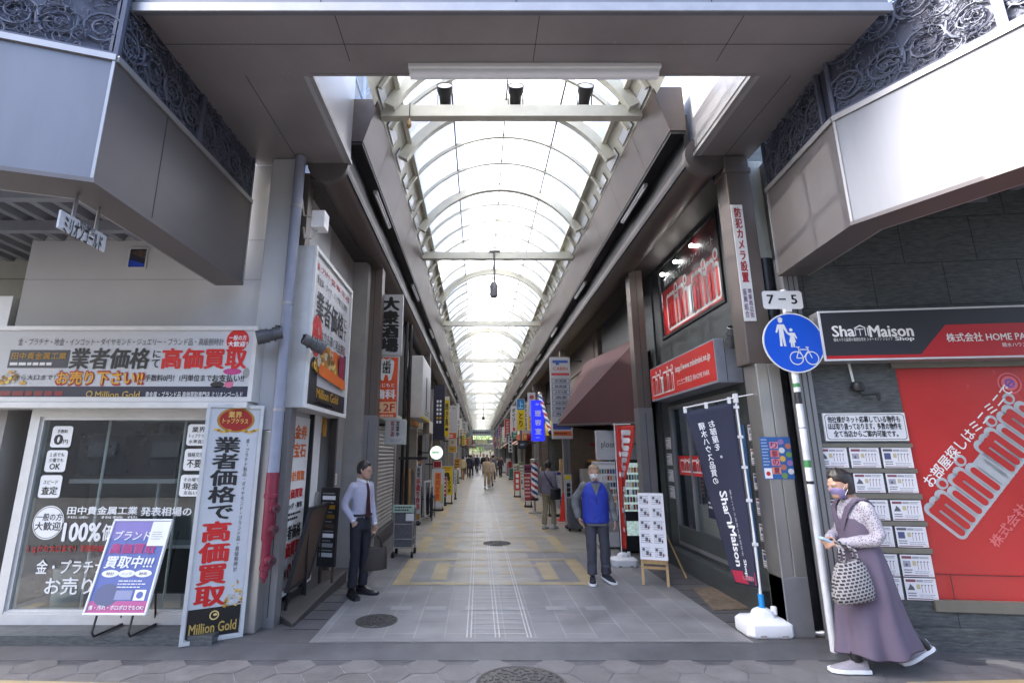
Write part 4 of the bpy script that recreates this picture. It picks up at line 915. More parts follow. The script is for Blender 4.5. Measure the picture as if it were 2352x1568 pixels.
for i, (x, y) in enumerate(((xa, yy), (xb, yy), (xa, yy+.4), (xb, yy+.4))):
    g = MB(); g.lathe([(.02, -.02), (.05, -.02), (.05, .02), (.02, .02)], RUBBER, n=14); mt = M.Translation((x, y, .05)) @ M.Rotation(R(90), 4, 'Y'); g.v = [tuple(mt @ V(k)) for k in g.v]; g.build('wheel', t)
# ================================================================== east corner: street front of the letting agency
EO = V((3.45, 5.26, 0)); EU = V((1, -.12, 0)).normalized(); EN = V((EU.y, -EU.x, 0)); EF = Fr(EO, EU, Z, EN)
def onE(px, py, c=0.):
    d = _ray(px, py); o = V((0, 0, CAMZ)); q = EO+EN*c; return o + d*((q-o).dot(EN)/d.dot(EN))
def eab(px, py, c=0.): p = onE(px, py, c)-EO; return p.dot(EU), p.z
def rE(x0, y0, x1, y1, c=0.):
    xm, ym = (x0+x1)/2, (y0+y1)/2; return eab(x0, ym, c)[0], eab(xm, y1, c)[1], eab(x1, ym, c)[0], eab(xm, y0, c)[1]
class PageE:
    def __init__(s, g, c): s.g, s.c = g, c
    def text(s, t, x0, y0, x1, y1, m, c=.004, **k): s.g.text(EF, t, *rE(x0, y0, x1, y1, s.c), m, c=s.c+c, **k)
    def rect(s, x0, y0, x1, y1, m, c=.003): s.g.rect(EF, *rE(x0, y0, x1, y1, s.c), m, s.c+c)
    def poly(s, pts, m, c=.003): s.g.fpoly(EF, [eab(*p, s.c) for p in pts], m, s.c+c)
FILM = mat('red_window_film', (.46, .028, .026), .22, var=.08, scale=1.5, spec=.6)
SILV = mat('silver_print', (.46, .48, .50), .35, .3, var=.05)
REDP = ink('#bf1c1c', .35)
def capsule(g, fr, a, b0, b1, r, m, c, sx=1.):
    pts = [(a+r*sx*math.cos(R(t)), b1+r*math.sin(R(t))) for t in range(0, 181, 30)] + [(a+r*sx*math.cos(R(t)), b0+r*math.sin(R(t))) for t in range(180, 361, 30)]
    g.fpoly(fr, pts, m, c)
def minilogo(g, fr, a0, b0, w, h, mo, ml, c=.004):
    """the agency's wordmark: eight fat letters of round-ended strokes, each with a pale outline"""
    units = []; x = 0
    for ch in 'mini mini':
        if ch == ' ': units.append(('gap', x)); x += 1.6; continue
        k = {'m': 3, 'i': 1, 'n': 2}[ch]; units.append((ch, x)); x += k*1.0+.25
    s = w/(x-.25); r = s*.36
    g.rrect(fr, a0-s*.15, b0-r*.2, a0+w+s*.15, b0+h*.72, r*1.5, mo, c-.0008)
    for ch, u in units:
        n = {'m': 3, 'i': 1, 'n': 2, 'gap': 2}[ch]
        for k in range(n):
            X_ = a0+(u+k+.5)*s; hi = h*(.66 if ch == 'i' else .80)
            capsule(g, fr, X_, b0+r*1.7, b0+(hi if ch != 'gap' else h*.55), r*2.0, mo, c)
        if ch == 'i': g.disc(fr, a0+(u+.5)*s, b0+h*.93, r*1.9, mo, c, h*.125, 16)
    for ch, u in units:
        if ch == 'gap': continue
        n = {'m': 3, 'i': 1, 'n': 2}[ch]
        for k in range(n):
            X_ = a0+(u+k+.5)*s; hi = h*(.62 if ch == 'i' else .76)
            capsule(g, fr, X_, b0+r*1.7, b0+hi, r*1.02, ml, c+.003)
        if n > 1:
            xa, xb = a0+(u+.5)*s-r*.9, a0+(u+n-.5)*s+r*.9; g.fpoly(fr, [(xa, b0+h*.66), (xb, b0+h*.66), (xb-r*.3, b0+h*.80), (xa+r*.2, b0+h*.82)], ml, c+.0035)
        if ch == 'i': g.disc(fr, a0+(u+.5)*s, b0+h*.92, r*1.0, ml, c+.003, h*.075, 14)
lt = thing('letting_agency', 'dark slate tiled corner shop with a huge red filmed window', 'shop', (4.6, 5.2, 0))
a0_, a1_ = eab(2056, 848)[0], 4.4
zb_, zt_ = eab(2170, 1376)[1], eab(2060, 846)[1]
g = MB()
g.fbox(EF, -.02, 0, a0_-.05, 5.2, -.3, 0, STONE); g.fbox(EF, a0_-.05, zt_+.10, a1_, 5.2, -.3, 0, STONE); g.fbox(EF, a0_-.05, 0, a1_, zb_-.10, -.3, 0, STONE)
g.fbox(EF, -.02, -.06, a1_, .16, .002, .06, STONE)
GROUT = mat('dark_grout', (.02, .022, .022), .8)
for z in (.62, 3.30, 3.78, 4.30, 4.8): g.fbox(EF, -.02, z, a1_, z+.006, 0, .0015, GROUT)
for k in range(7):
    for z0, z1, o in ((3.30, 3.78, 0), (3.78, 4.30, .35), (4.30, 4.8, 0), (0.16, .62, .2)): g.fbox(EF, .15+o+k*.72, z0, .156+o+k*.72, z1, 0, .0015, GROUT)
g.build('wall', lt)
g = MB(); fr_ = mat('bronze_frame', (.20, .19, .16), .4, .5, var=.1)
g.fbox(EF, a0_-.05, zt_, a1_, zt_+.10, -.05, .03, fr_); g.fbox(EF, a0_-.05, zb_-.10, a1_, zb_, -.05, .03, fr_); g.fbox(EF, a0_-.05, zb_, a0_, zt_, -.06, .0, STONE); wo = g.build('window', lt)
g = MB(); g.fbox(EF, a0_, zb_, a1_, zt_, -.04, -.02, FILM); PE = PageE(g, -.02)
# slanting wordmark and lines of lettering on the film
c0, c1 = eab(2212, 1250, -.02), eab(2212+197, 1250-255, -.02); ang = math.atan2(c1[1]-c0[1], c1[0]-c0[0])
fl = EF.rot(c0[0], c0[1], ang, -.02)
minilogo(g, fl, .04, .02, 1.50, .46, SILV, FILM)
q0, q1 = eab(2130, 1112, -.02), eab(2318, 890, -.02); an2 = math.atan2(q1[1]-q0[1], q1[0]-q0[0]); L = math.hypot(q1[0]-q0[0], q1[1]-q0[1])
g.text(EF.rot(q0[0], q0[1], an2, -.02), 'お部屋探しはミニミニで', 0, -.05, L, .07, WHT, c=.003, bold=.015)
q0, q1 = eab(2280, 1250, -.02), eab(2430, 1060, -.02); an3 = math.atan2(q1[1]-q0[1], q1[0]-q0[0]); L = math.hypot(q1[0]-q0[0], q1[1]-q0[1])
g.text(EF.rot(q0[0], q0[1], an3, -.02), '株式会社 HOME PARK', 0, -.05, 1.25, .05, ink('#d06a6a'), c=.003)
a, b = eab(2318, 880, -.02); g.disc(EF, a, b, .075, ink('#d56a74'), -.017); g.ring(EF, a, b, .11, .095, ink('#d56a74'), -.017); g.ring(EF, a, b, .045, .03, ink('#5a4fae'), -.014); g.fpoly(EF, [(a-.03, b-.02), (a-.02, b-.03), (a+.03, b+.02), (a+.02, b+.03)], ink('#5a4fae'), -.013)
child(g.build('window_film', wo), wo)
# signboard
t = thing('shop_sign', 'charcoal and red signboard with a white wordmark above the red window', 'sign', (4.6, 5.0, 2.68))
c_ = .21; x0, z0 = eab(1896, 830, c_)[0], eab(1960, 828, c_)[1]; z1 = eab(1960, 713, c_)[1]; x0 = eab(1885, 772, c_)[0]
CHAR = ink('#2b2c33', .45); SRED = ink('#b02028', .4)
g = MB(); g.fbox(EF, x0, z0, 4.4, z1, .002, c_, mat('sign_case', (.30, .30, .31), .45, .4)); g.build('box', t, bevel=.006)
g = MB(); g.frame(Fr(EF(0, 0, c_), EU, Z, EN), x0, z0, 4.42, z1, .018, 0, .012, ink('#c9cbd0')); g.build('frame', t)
g = MB(); PE = PageE(g, c_); g.rect(EF, x0+.018, z0+.018, 4.4, z1-.018, CHAR, c_+.002)
h = z1-z0; r0 = eab(2115, 810, c_)[0]; r1 = eab(2170, 745, c_)[0]
g.fpoly(EF, [(x0+.018, z0+.018), (4.4, z0+.018), (4.4, z0+h*.66), (r1, z0+h*.66), (r0, z0+h*.10), (x0+.018, z0+h*.10)], SRED, c_+.004)
PE.text('Sha', 1911, 748, 1961, 773, WHT, bold=.03); PE.text('Maison', 1996, 747, 2096, 773, WHT, bold=.03); PE.text('Shop', 2056, 773, 2099, 784, WHT, bold=.03); PE.text('積水ハウス品質の賃貸住宅を シャーメゾン ショップ', 1914, 775, 2050, 783, WHT, bold=0)
for x, tp in ((1963, 752), (1974, 754), (1986, 752), (1992, 752)): PE.rect(x, tp, x+2, 771, WHT)
PE.poly([(1961, 753), (1974, 746), (1987, 752), (1986, 754), (1974, 749), (1962, 756)], WHT); PE.rect(1965, 755, 1983, 757, WHT)
PE.text('株式会社 HOME PARK', 2172, 763, 2382, 783, WHT, bold=.02, c=.007); PE.text('積水ハウス不動産', 2300, 786, 2392, 796, WHT, bold=0, c=.007)
g.build('sign_face', t)
# notice and rails and sheets
t = thing('notice_board', 'white notice board with three lines of dark text above the listing sheets', 'notice board', onE(1990, 1012))
x0, z0, x1, z1 = rE(1893, 948, 2083, 1012, .02); g = MB(); g.fbox(EF, x0, z0, x1, z1, .002, .02, WHITE); PE = PageE(g, .02)
g.rrect(EF, x0+.015, z0+.012, x1-.012, z1-.012, .03, INK, .0215); g.rrect(EF, x0+.02, z0+.018, x1-.018, z1-.018, .027, ink('#d4d6da'), .0225)
PE.text('他社様がネット応募している物件も', 1900, 955, 2066, 970, INK, c=.005, bold=.03); PE.text('ほぼ取り扱っております。多数の物件を', 1902, 971, 2070, 986, INK, c=.005, bold=.03); PE.text('全て当店からご案内可能です。', 1915, 988, 2062, 1003, INK, c=.005, bold=.03)
g.build('board', t)
SHEET = mat('paper_sheet', (.70, .70, .73), .3, var=.03); GR1, GR2, MAR = ink('#55565c'), ink('#9a9aa2'), ink('#7d4a52')
def sheet_mesh(seed, w=.235, h=.165):
    rg = random.Random(seed); g = MB(); f = Fr((0, 0, 0), X, Z, -Y)
    g.fbox(f, 0, 0, w, h, 0, .004, SHEET); g.rect(f, .01, h-.03, w*.36, h-.01, MAR if seed % 3 else GR1, .005); g.rect(f, w*.38, h-.03, w*.6, h-.012, GR2, .005); g.bars(f, w*.62, h-.032, w-.012, h-.01, 2, GR1, c=.005, seed=seed)
    k = seed % 3
    if k == 0: g.rect(f, .014, h*.42, w*.28, h*.74, ink('#4a5276'), .005)
    elif k == 1: g.fpoly(f, [(.014, h*.45), (w*.3, h*.45), (w*.26, h*.6), (w*.16, h*.74), (.03, h*.6)], GR1, .005)
    else: g.rect(f, .014, h*.44, w*.3, h*.72, GR2, .005); g.rect(f, .03, h*.48, w*.2, h*.6, GR1, .006)
    g.bars(f, .014, h*.14, w*.36, h*.36, 2, GR1, c=.005, seed=seed+9); g.rect(f, w*.36, h*.5, w*.48, h*.72, ink('#b9b08a'), .005)
    for i in range(4): g.rect(f, w*(.52+.105*i), h*.32, w*(.535+.105*i), h*.72, MAR, .005); g.rect(f, w*(.52+.105*i), h*.66, w*(.57+.105*i), h*.70, GR1, .0055)
    g.bars(f, w*.4, h*.12, w*.95, h*.28, 2, GR2, c=.005, seed=seed+3); g.rect(f, .008, .006, w*.82, h*.08, MAR, .005); g.rect(f, w*.85, .004, w*.97, h*.13, ink('#d8c9c9'), .0055)
    return g.mesh('listing_sheet')
SM = [sheet_mesh(s) for s in range(6)]
def place_sheet(me, p, u, n, label, sx=1., sz=1., group='letting sheets in the agency display'):
    o = bpy.data.objects.new('listing_sheet', me); C.objects.link(o); m_ = M.Identity(4)
    for r_ in range(3): m_[r_][0], m_[r_][1], m_[r_][2], m_[r_][3] = u[r_]*sx, -n[r_], Z[r_]*sz, p[r_]
    o.matrix_world = m_; return tag(o, label, 'listing sheet', group)
rows = [(1028, 1074), (1087, 1131), (1148, 1194), (1208, 1255), (1272, 1322), (1325, 1375)]
ordn = ['top', 'second', 'third', 'fourth', 'fifth', 'bottom']
for r_, (ya, yb) in enumerate(rows):
    za, zb = eab(2050, yb, .012)[1], eab(2050, ya, .012)[1]
    for c_ in range(4):
        aa = .135+.302*c_ + (eab(2030, 1050)[0]-.135-.302*2 if 0 else 0)
        aR = eab(2093, 1050)[0] - .0
        aa = aR-.275-.302*(3-c_)
        if aa < .02: continue
        p = EF(aa, za, .012); nm = ['outermost', 'inner left', 'middle', 'right hand'][c_]
        where = {3: 'column beside the red window', 2: 'middle column of the display', 1: 'column next to the notice corner', 0: 'column hidden by the grey channel'}[c_]
        place_sheet(SM[(r_*2+c_) % 6], p, EU, EN, f'white listing sheet in the {ordn[r_]} row, {where}', .275/.235, (zb-za)/.165)
t = thing('display_rails', 'bronze rails holding rows of listing sheets on the slate wall', 'display rack', EF(.6, .6, 0))
aR = eab(2093, 1050)[0]
for ya, yb in ((1018, 1027), (1076, 1085), (1133, 1145), (1196, 1206), (1257, 1269)):
    g = MB(); z0, z1 = eab(2050, yb, .012)[1], eab(2050, ya, .012)[1]; g.fbox(EF, .03, z0, aR+.02, z1, .002, .022, fr_); g.build('rail', t)
t = thing('wall_camera', 'black ball camera on a white conduit below the charcoal sign', 'camera', onE(1965, 890))
a, b = eab(1962, 890); g = MB(); g.lathe([(.02, -.05), (.05, -.04), (.065, 0), (.05, .045), (.015, .055)], BLACK, EF(a, b, .06), 14); g.build('housing', t, smooth=True)
g = MB(); g.tube([EF(a-.01, b+.06, .02), EF(a-.03, b+.28, .02)], .012, WHITE, 8); g.build('conduit', t)
g = MB(); g.tube([EF(a, b-.04, .06), EF(a+.02, b-.09, .08), EF(a+.16, b-.08, .10)], .012, BLACK, 6); g.lathe([(.01, -.05), (.02, 0), (.012, .03)], BLACK, EF(a+.16, b-.1, .10), 8); g.build('arm', t)

# ================================================================== posts, ducts and the road sign at the east corner
t = thing('arcade_post', 'wide brown steel post with a stainless sleeve beside the round blue sign', 'post', (3.14, 5.5, 0), 'steel posts of the arcade')
g = MB(); g.box((2.97, 5.38, 2.72), (3.26, 5.64, 5.28), POSTM); g.box((2.955, 5.37, 5.05), (3.275, 5.65, 5.12), POSTM); g.build('shaft', t, bevel=.01)
g = MB(); g.box((3.03, 5.36, 0), (3.155, 5.62, 2.718), STEEL); g.box((3.16, 5.36, 0), (3.29, 5.62, 2.718), STEEL); g.box((3.03, 5.358, 0), (3.29, 5.61, .55), POSTL); g.build('sleeve', t, bevel=.008)
def sg(t, g, f, w, h): pass
t = thing('camera_notice', 'tall white plate with red vertical security notice on the brown post', 'sign', (3.05, 5.37, 3.2))
g = MB(); f = front(2.975, 5.372, 3.20); w_, h_ = .135, 1.42; g.fbox(f, 0, 0, w_, h_, -.006, .004, WHITE)
g.text(f, '防犯カメラ設置', .030, .46, .108, h_-.04, ink('#a3202a'), c=.006, vert=True, bold=.035); g.text(f, '堺東商店街', .072, .04, .118, .38, ink('#6a3a6a'), c=.006, vert=True, bold=.01); g.text(f, '振興組合', .018, .04, .062, .38, ink('#6a3a6a'), c=.006, vert=True, bold=.01); g.build('plate', t)
t = thing('rain_duct', 'cream rectangular rain duct with rust streaks over a black pipe', 'duct', (3.35, 5.5, 2))
g = MB(); CRD = mat('cream_duct', (.52, .51, .43), .55, var=.15, scale=4., stretch=(5, 5, .6), dirt=.5)
g.box((3.285, 5.50, 4.05), (3.50, 5.68, 5.28), CRD); g.box((3.275, 5.49, 4.0), (3.51, 5.69, 4.10), CRD); g.build('duct', t, bevel=.008)
g = MB(); g.tube([(3.40, 5.56, 0), (3.40, 5.56, 4.0)], .085, mat('black_stone', (.03, .032, .035), .4, var=.4, scale=6.), 16); g.build('pipe', t, smooth=True)
t = thing('corner_channel', 'grey steel channel trim at the edge of the slate wall', 'trim', (3.44, 5.27, 0))
g = MB(); g.box((3.36, 5.20, 0), (3.52, 5.33, 3.9), POSTL); 
for x in (3.405, 3.465): g.box((x, 5.196, .02), (x+.012, 5.1995, 3.88), DKBROWN)
g.build('channel', t, bevel=.006)
BLU = ink('#0d52c8', .35)
t = thing('road_sign', 'round blue pedestrian and bicycle sign on a worn white pole with a numbered plate', 'road sign', (3.28, 5.10, -.02))
g = MB(); g.tube([(3.28, 5.10, -.03), (3.28, 5.10, 3.47)], .031, mat('worn_white_pole', (.66, .67, .68), .5, var=.08, scale=9., dirt=.6), 14); 
for z, c_, h_ in ((2.25, BLACK, .12), (2.42, GRN, .04), (1.62, GRN, .07), (1.46, BLACK, .03), (2.0, PIPEB, .015)): g.tube([(3.28, 5.10, z), (3.28, 5.10, z+h_)], .0325, c_, 14)
g.build('pole', t, smooth=True)
f = front(3.28, 5.045, 2.88); q = Fr(f.o+Y*.012, X, Z, -Y)
g = MB(); g.fbox(f, -.06, -.03, .06, .03, -.06, -.012, TRIM); n = 40
g.loft([[f(r*math.cos(6.2832*i/n), r*math.sin(6.2832*i/n), c) for i in range(n)] for r, c in ((.318, -.012), (.32, 0))], WHITE)
g.disc(f, 0, 0, .306, BLU, .002, n=48)
# adult and child holding hands
W2 = WHITE; k = .0046
def pp(pts): g.fpoly(f, [(x, y) for x, y in pts], W2, .004)
g.disc(f, -.115, .235, .024, W2, .004); g.fpoly(f, [(-.15, .252), (-.08, .252), (-.095, .262), (-.115, .275), (-.135, .262)], W2, .0045)
pp([(-.15, .195), (-.08, .195), (-.045, .10), (-.06, .09), (-.095, .15), (-.092, .08), (-.085, -.04), (-.108, -.04), (-.116, .05), (-.124, -.04), (-.148, -.04), (-.142, .08), (-.140, .15), (-.165, .10), (-.18, .11)])
g.disc(f, -.015, .135, .018, W2, .004); pp([(-.05, .105), (.02, .105), (.04, .045), (.03, .04), (.01, .07), (.022, .0), (.006, .0), (.004, -.05), (-.012, -.05), (-.015, .0), (-.02, -.05), (-.036, -.05), (-.036, .0), (-.05, .0), (-.03, .07), (-.06, .09)])
# bicycle
for cx in (.005, .165): g.ring(f, cx, -.165, .072, .062, W2, .004)
def ln(x0, y0, x1, y1, wd=.009):
    dx, dy = x1-x0, y1-y0; L = math.hypot(dx, dy); nx, ny = -dy/L*wd/2, dx/L*wd/2; g.fpoly(f, [(x0+nx, y0+ny), (x0-nx, y0-ny), (x1-nx, y1-ny), (x1+nx, y1+ny)], W2, .0045)
for l_ in ((.005, -.165, .04, -.075), (.04, -.075, .13, -.075), (.04, -.075, .075, -.165), (.075, -.165, .135, -.085), (.005, -.165, .075, -.165), (.165, -.165, .125, -.05), (.03, -.05, .045, -.09), (.01, -.048, .055, -.048), (.11, -.048, .145, -.052)): ln(*l_)
g.build('disc', t)
g = MB(); f2 = front(3.215, 5.05, 3.245); g.rrect(f2, 0-.2, 0, .225, .20, .03, mat('plate_white', (.70, .70, .69), .4, var=.05, dirt=.1), .0); g.fbox(f2, -.18, .01, .2, .19, -.006, -.001, WHITE); g.text(f2, '7 − 5', -.15, .055, .165, .155, INK, c=.003, bold=.02)
g.fbox(f2, .03, -.03, .1, .0, -.03, .0, WHITE); g.build('number_plate', t)

# ================================================================== agency side front inside the arcade
WX = 3.30
sd_ = thing('corner_shop', 'slate side front of the letting agency with glazed doors and a red box sign', 'shop', (WX, 7.3, 0))
g = MB(); f = eastw(WX, 0, 0)
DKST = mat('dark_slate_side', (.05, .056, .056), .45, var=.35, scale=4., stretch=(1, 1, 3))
def eb(y0, z0, y1, z1, m, d0=0., d1=.3): g.box((WX+d0, y0, z0), (WX+d1, y1, z1), m)
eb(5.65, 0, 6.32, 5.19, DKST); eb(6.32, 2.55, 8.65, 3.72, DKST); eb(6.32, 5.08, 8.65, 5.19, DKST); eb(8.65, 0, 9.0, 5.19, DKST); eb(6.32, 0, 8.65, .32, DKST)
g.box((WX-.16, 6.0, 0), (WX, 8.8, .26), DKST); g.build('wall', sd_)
g = MB()
def wfr(y0, z0, y1, z1, t_, m, x=WX): 
    g.box((x-.02, y0, z0), (x+.06, y1, z0+t_), m); g.box((x-.02, y0, z1-t_), (x+.06, y1, z1), m); g.box((x-.02, y0, z0+t_), (x+.06, y0+t_, z1-t_), m); g.box((x-.02, y1-t_, z0+t_), (x+.06, y1, z1-t_), m)
wfr(6.33, .32, 8.64, 2.54, .06, POSTL)
for y in (7.05, 7.15, 7.9): g.box((WX-.015, y, .38), (WX+.05, y+.05, 2.48), POSTL)
g.box((WX-.025, 6.39, .38), (WX+.02, 8.6, .62), DKST); wo = g.build('shop_window', sd_)
g = MB(); g.box((WX+.01, 6.39, .62), (WX+.02, 8.58, 2.48), GLASS); g.build('pane', wo)
g = MB(); g.box((WX+.9, 6.3, .3), (WX+.95, 8.7, 2.5), mat('interior_pale', (.30, .33, .31), .7, var=.2, scale=1.5)); g.box((WX+.05, 6.3, .25), (WX+.95, 8.7, .31), GREYW); g.box((WX+.3, 6.5, .32), (WX+.85, 8.5, .95), GREYL); g.box((WX+.25, 6.35, .7), (WX+.3, 7.0, 2.3), GREYL); g.build('interior', sd_)
g = MB(); fw = eastw(WX+.005, 8.45, 0)
g.rect(fw, .02, 1.42, 1.0, 1.72, REDP, .004); minilogo(g, fw, .10, 1.47, .84, .20, WHT, REDP, .006); g.rect(fw, .95, .86, 1.18, 1.22, NAVY, .004); g.bars(fw, .98, .98, 1.15, 1.1, 2, WHT, c=.007); g.build('window_sticker', sd_)
g = MB(); wfr(6.34, 3.73, 8.66, 5.07, .05, BLACK); uw = g.build('upper_window', sd_)
g = MB(); fu = eastw(WX+.02, 8.60, 3.79); MAROON = ink('#4a141a')
g.rect(fu, 0, 0, 2.2, .72, REDP, .001); g.rect(fu, 0, .72, 2.2, 1.24, ink('#16181a'), .001); g.rect(fu, 1.0, .72, 2.2, 1.24, MAROON, .002); g.rect(fu, 0, .70, 2.2, .80, REDP, .0015); minilogo(g, fu, .22, .05, 1.90, .70, WHT, REDP, .003)
g.text(fu, '賃貸住宅・マンション・アパート', .15, .86, 2.05, 1.02, ink('#b9bcc0'), c=.004, bold=.02); g.build('upper_lettering', sd_)
g = MB(); g.box((WX-.004, 6.39, 3.78), (WX+.004, 8.61, 5.02), glassmat('upper_glass', (.97, .98, .98), -.11, .03)); g.build('upper_pane', uw)
LAMP = mat('lit_lamp', (1, .98, .94), .3, var=0, emit=6.)
for y in (7.1, 7.75, 8.35):
    t = thing('window_lamp', 'small lit round lamp inside the upper agency window', 'lamp', (WX-.03, y, 4.93), 'lit lamps in the upper window')
    g = MB(); g.lathe([(.005, -.03), (.03, -.02), (.036, 0), (.03, .02), (.005, .03)], LAMP, (WX-.04, y, 4.86), 12); g.build('bulb', t, smooth=True)
    g = MB(); g.tube([(WX-.04, y, 4.885), (WX-.02, y, 5.03)], .008, BLACK, 6); g.build('stem', t)
t = thing('box_sign', 'red box sign with a white outlined wordmark over the agency doors', 'sign', (3.05, 7.3, 2.6))
g = MB(); g.box((2.98, 6.14, 2.62), (WX-.002, 8.55, 3.18), mat('sign_side', (.34, .36, .42), .4, .3)); 
g.box((3.10, 6.137, 2.63), (3.106, 6.1395, 3.17), BLACK); g.build('box', t, bevel=.008)
g = MB(); fb = eastw(2.98, 8.55, 2.62); g.rect(fb, .02, .03, 2.39, .54, ink('#c92a22'), .002); minilogo(g, fb, .10, .08, .92, .38, WHT, ink('#c92a22'), .004); g.text(fb, 'http://www.minimini.ne.jp', 1.12, .30, 2.28, .42, WHT, bold=.02); g.text(fb, 'ミニミニ堺東店 ㈱HOME PARK', 1.15, .12, 2.22, .21, WHT, bold=0); g.build('sign_face', t)
p = atY(1680, 775, 5.95); flood(p, (.1, .45, -.7), 'can floodlight on a post bracket above the red box sign', p+V((.22, -.35, .10)))
# listing sheets by the doors and on the post side
f = eastw(3.285, 6.22, 0)
for k in range(6): place_sheet(SM[k], V((WX-.012, 6.15, .48+k*.285)), -Y, -X, f'listing sheet on the dark jamb behind the navy flag pole, {ordn[5-k]} of the strip', 1.1, 1.15, 'letting sheets on the jamb')
t = thing('blue_strip', 'narrow blue film strip on the jamb behind the navy flag', 'film', (3.29, 6.3, .6)); g = MB(); g.box((WX-.012, 6.24, .55), (WX-.004, 6.32, 2.1), ink('#33587f')); g.build('film', t)
for k in range(4): place_sheet(SM[(k+2) % 6], V((WX-.012, 8.90, 1.02+k*.27)), -Y, -X, f'listing sheet on the slate strip beyond the glazed doors, {["bottom", "third", "second", "top"][k]} one', .95, 1.2, 'letting sheets beyond the doors')
# colourful poster and white paper on the post
t = thing('event_poster', 'colourful blue and pink event poster taped on the stainless post', 'poster', (3.1, 5.35, 1.5))
x0, z0, x1, z1 = rY(1750, 1003, 1820, 1100, 5.345); g = MB(); f = front(x0, 5.348, z0); w_, h_ = x1-x0, z1-z0; g.fbox(f, 0, 0, w_, h_, -.002, .002, ink('#2f5a94'))
rg = random.Random(6)
for k in range(4): g.rect(f, w_*.30, h_*(.12+.2*k), w_*.58, h_*(.28+.2*k), ink(['#d98a6a', '#cf7f8a', '#d9746a', '#c98a9a'][k]), .003); g.text(f, '夏の祭り'[k], w_*.34, h_*(.13+.2*k), w_*.54, h_*(.27+.2*k), ink('#7a2a4a'), c=.005)
for k in range(9): g.disc(f, w_*(.68+.22*(k % 2)), h_*(.08+.1*k), w_*.10, ink(['#6a8a4a', '#c9c9c9', '#a86a5a', '#8a6aa0', '#c9a04a'][k % 5]), .003+.0002*k, h_*.07, 12)
g.bars(f, w_*.03, h_*.3, w_*.26, h_*.97, 9, ink('#9fb4cf'), c=.003, fill=.4); g.rect(f, w_*.03, h_*.02, w_*.28, h_*.26, WHITE, .004); g.disc(f, w_*.15, h_*.13, w_*.07, RED, .005); g.build('poster', t)

t = thing('door_mat', 'worn brown mat on the ground before the glazed agency doors', 'mat', (2.75, 6.6, 0))
p = [atZ(1592, 1352, 0), atZ(1640, 1402, 0), atZ(1740, 1398, 0), atZ(1672, 1345, 0)]; g = MB(); g.loft([p, [q+Z*.012 for q in p]], mat('worn_mat', (.17, .125, .085), .9, var=.45, scale=9., dirt=.5, bump=.4)); g.build('mat', t)
t = thing('crushed_can', 'crushed silver can lying on the ground by the worn white pole', 'can', atZ(1885, 1462, 0)); p = atZ(1885, 1462, -.002)
g = MB(); g.lathe([(.02, -.05), (.033, -.045), (.028, -.01), (.034, .02), (.030, .045), (.018, .05)], STEEL, (0, 0, 0), 12, sy=.8); mt = M.Translation(p+Z*.03) @ M.Rotation(R(80), 4, 'Y') @ M.Rotation(R(30), 4, 'X'); g.v = [tuple(mt @ V(k)) for k in g.v]; g.build('can', t, smooth=True)
# ---- weighted flag stands
FLAGN = mat('navy_cloth', (.022, .024, .048), .75, var=.15, scale=3.); FLAGR = mat('red_cloth', (.55, .035, .022), .7, var=.08)
def flag_base(t, x, y, z, s=1.):
    g = MB(); rr = lambda w, d, r, z_: [V((x+px*s, y+py*s, z+z_*s)) for px, py in [(w-r, -d), (w, -d+r), (w, d-r), (w-r, d), (-w+r, d), (-w, d-r), (-w, -d+r), (-w+r, -d)]]
    g.loft([rr(.215, .15, .05, 0), rr(.225, .16, .05, .02), rr(.225, .16, .05, .11), rr(.205, .14, .05, .135), rr(.11, .09, .05, .15), rr(.085, .075, .04, .20), rr(.04, .04, .03, .225)], PLAST)
    for s_ in (-1, 1): g.box((x+s_*.10*s-.03*s, y-.165*s, z+.001), (x+s_*.10*s+.03*s, y-.158*s, z+.03*s), GREYW)
    g.lathe([(.028*s, .17*s), (.028*s, .235*s), (.016*s, .24*s)], PLAST, (x+.10*s, y-.02*s, z), 12); g.build('base', t, smooth=True, bevel=.006)
class Cloth:
    def __init__(s, fn): s.fn = fn
    def __call__(s, a, b, c=0.):
        p = s.fn(a, b); e = .01; n = (s.fn(a+e, b)-p).cross(s.fn(a, b+e)-p)
        return p + n.normalized()*c
def cloth(g, fn, na, nb, m, th=.004):
    fr = Cloth(fn); vs = [fr(i/na, j/nb, th/2) for j in range(nb+1) for i in range(na+1)] + [fr(i/na, j/nb, -th/2) for j in range(nb+1) for i in range(na+1)]
    K = (na+1)*(nb+1); fs = []
    for j in range(nb):
        for i in range(na):
            q = (j*(na+1)+i, j*(na+1)+i+1, (j+1)*(na+1)+i+1, (j+1)*(na+1)+i); fs += [q, tuple(K+k for k in q[::-1])]
    ed = [(i, i+1) for i in range(na)] + [(nb*(na+1)+i+1, nb*(na+1)+i) for i in range(na)] + [((j+1)*(na+1), j*(na+1)) for j in range(nb)] + [(j*(na+1)+na, (j+1)*(na+1)+na) for j in range(nb)]
    fs += [(b, a, K+a, K+b) for a, b in ed]
    g.add(vs, fs, m); return fr
t = thing('banner_flag', 'navy banner flag with white lettering on a white pole in a weighted base', 'flag', (2.86, 5.5, 0))
bx, by = 2.87, 5.50; flag_base(t, bx, by, 0, 1.05)
g = MB(); g.tube([(bx, by, .24), (bx, by, .95)], .014, WHITE, 10); g.tube([(bx-.0, by, .95), (bx-.03, by, 2.38)], .011, WHITE, 10)
ptop = V((bx-.03, by, 2.36)); aend = atY(1572, 936, 5.62); g.tube([ptop+V((.28, -.03, .05)), ptop, aend], .007, WHITE, 8); g.box((bx-.05, by-.02, 2.30), (bx-.01, by+.02, 2.40), WHITE); g.build('pole', t, smooth=True)
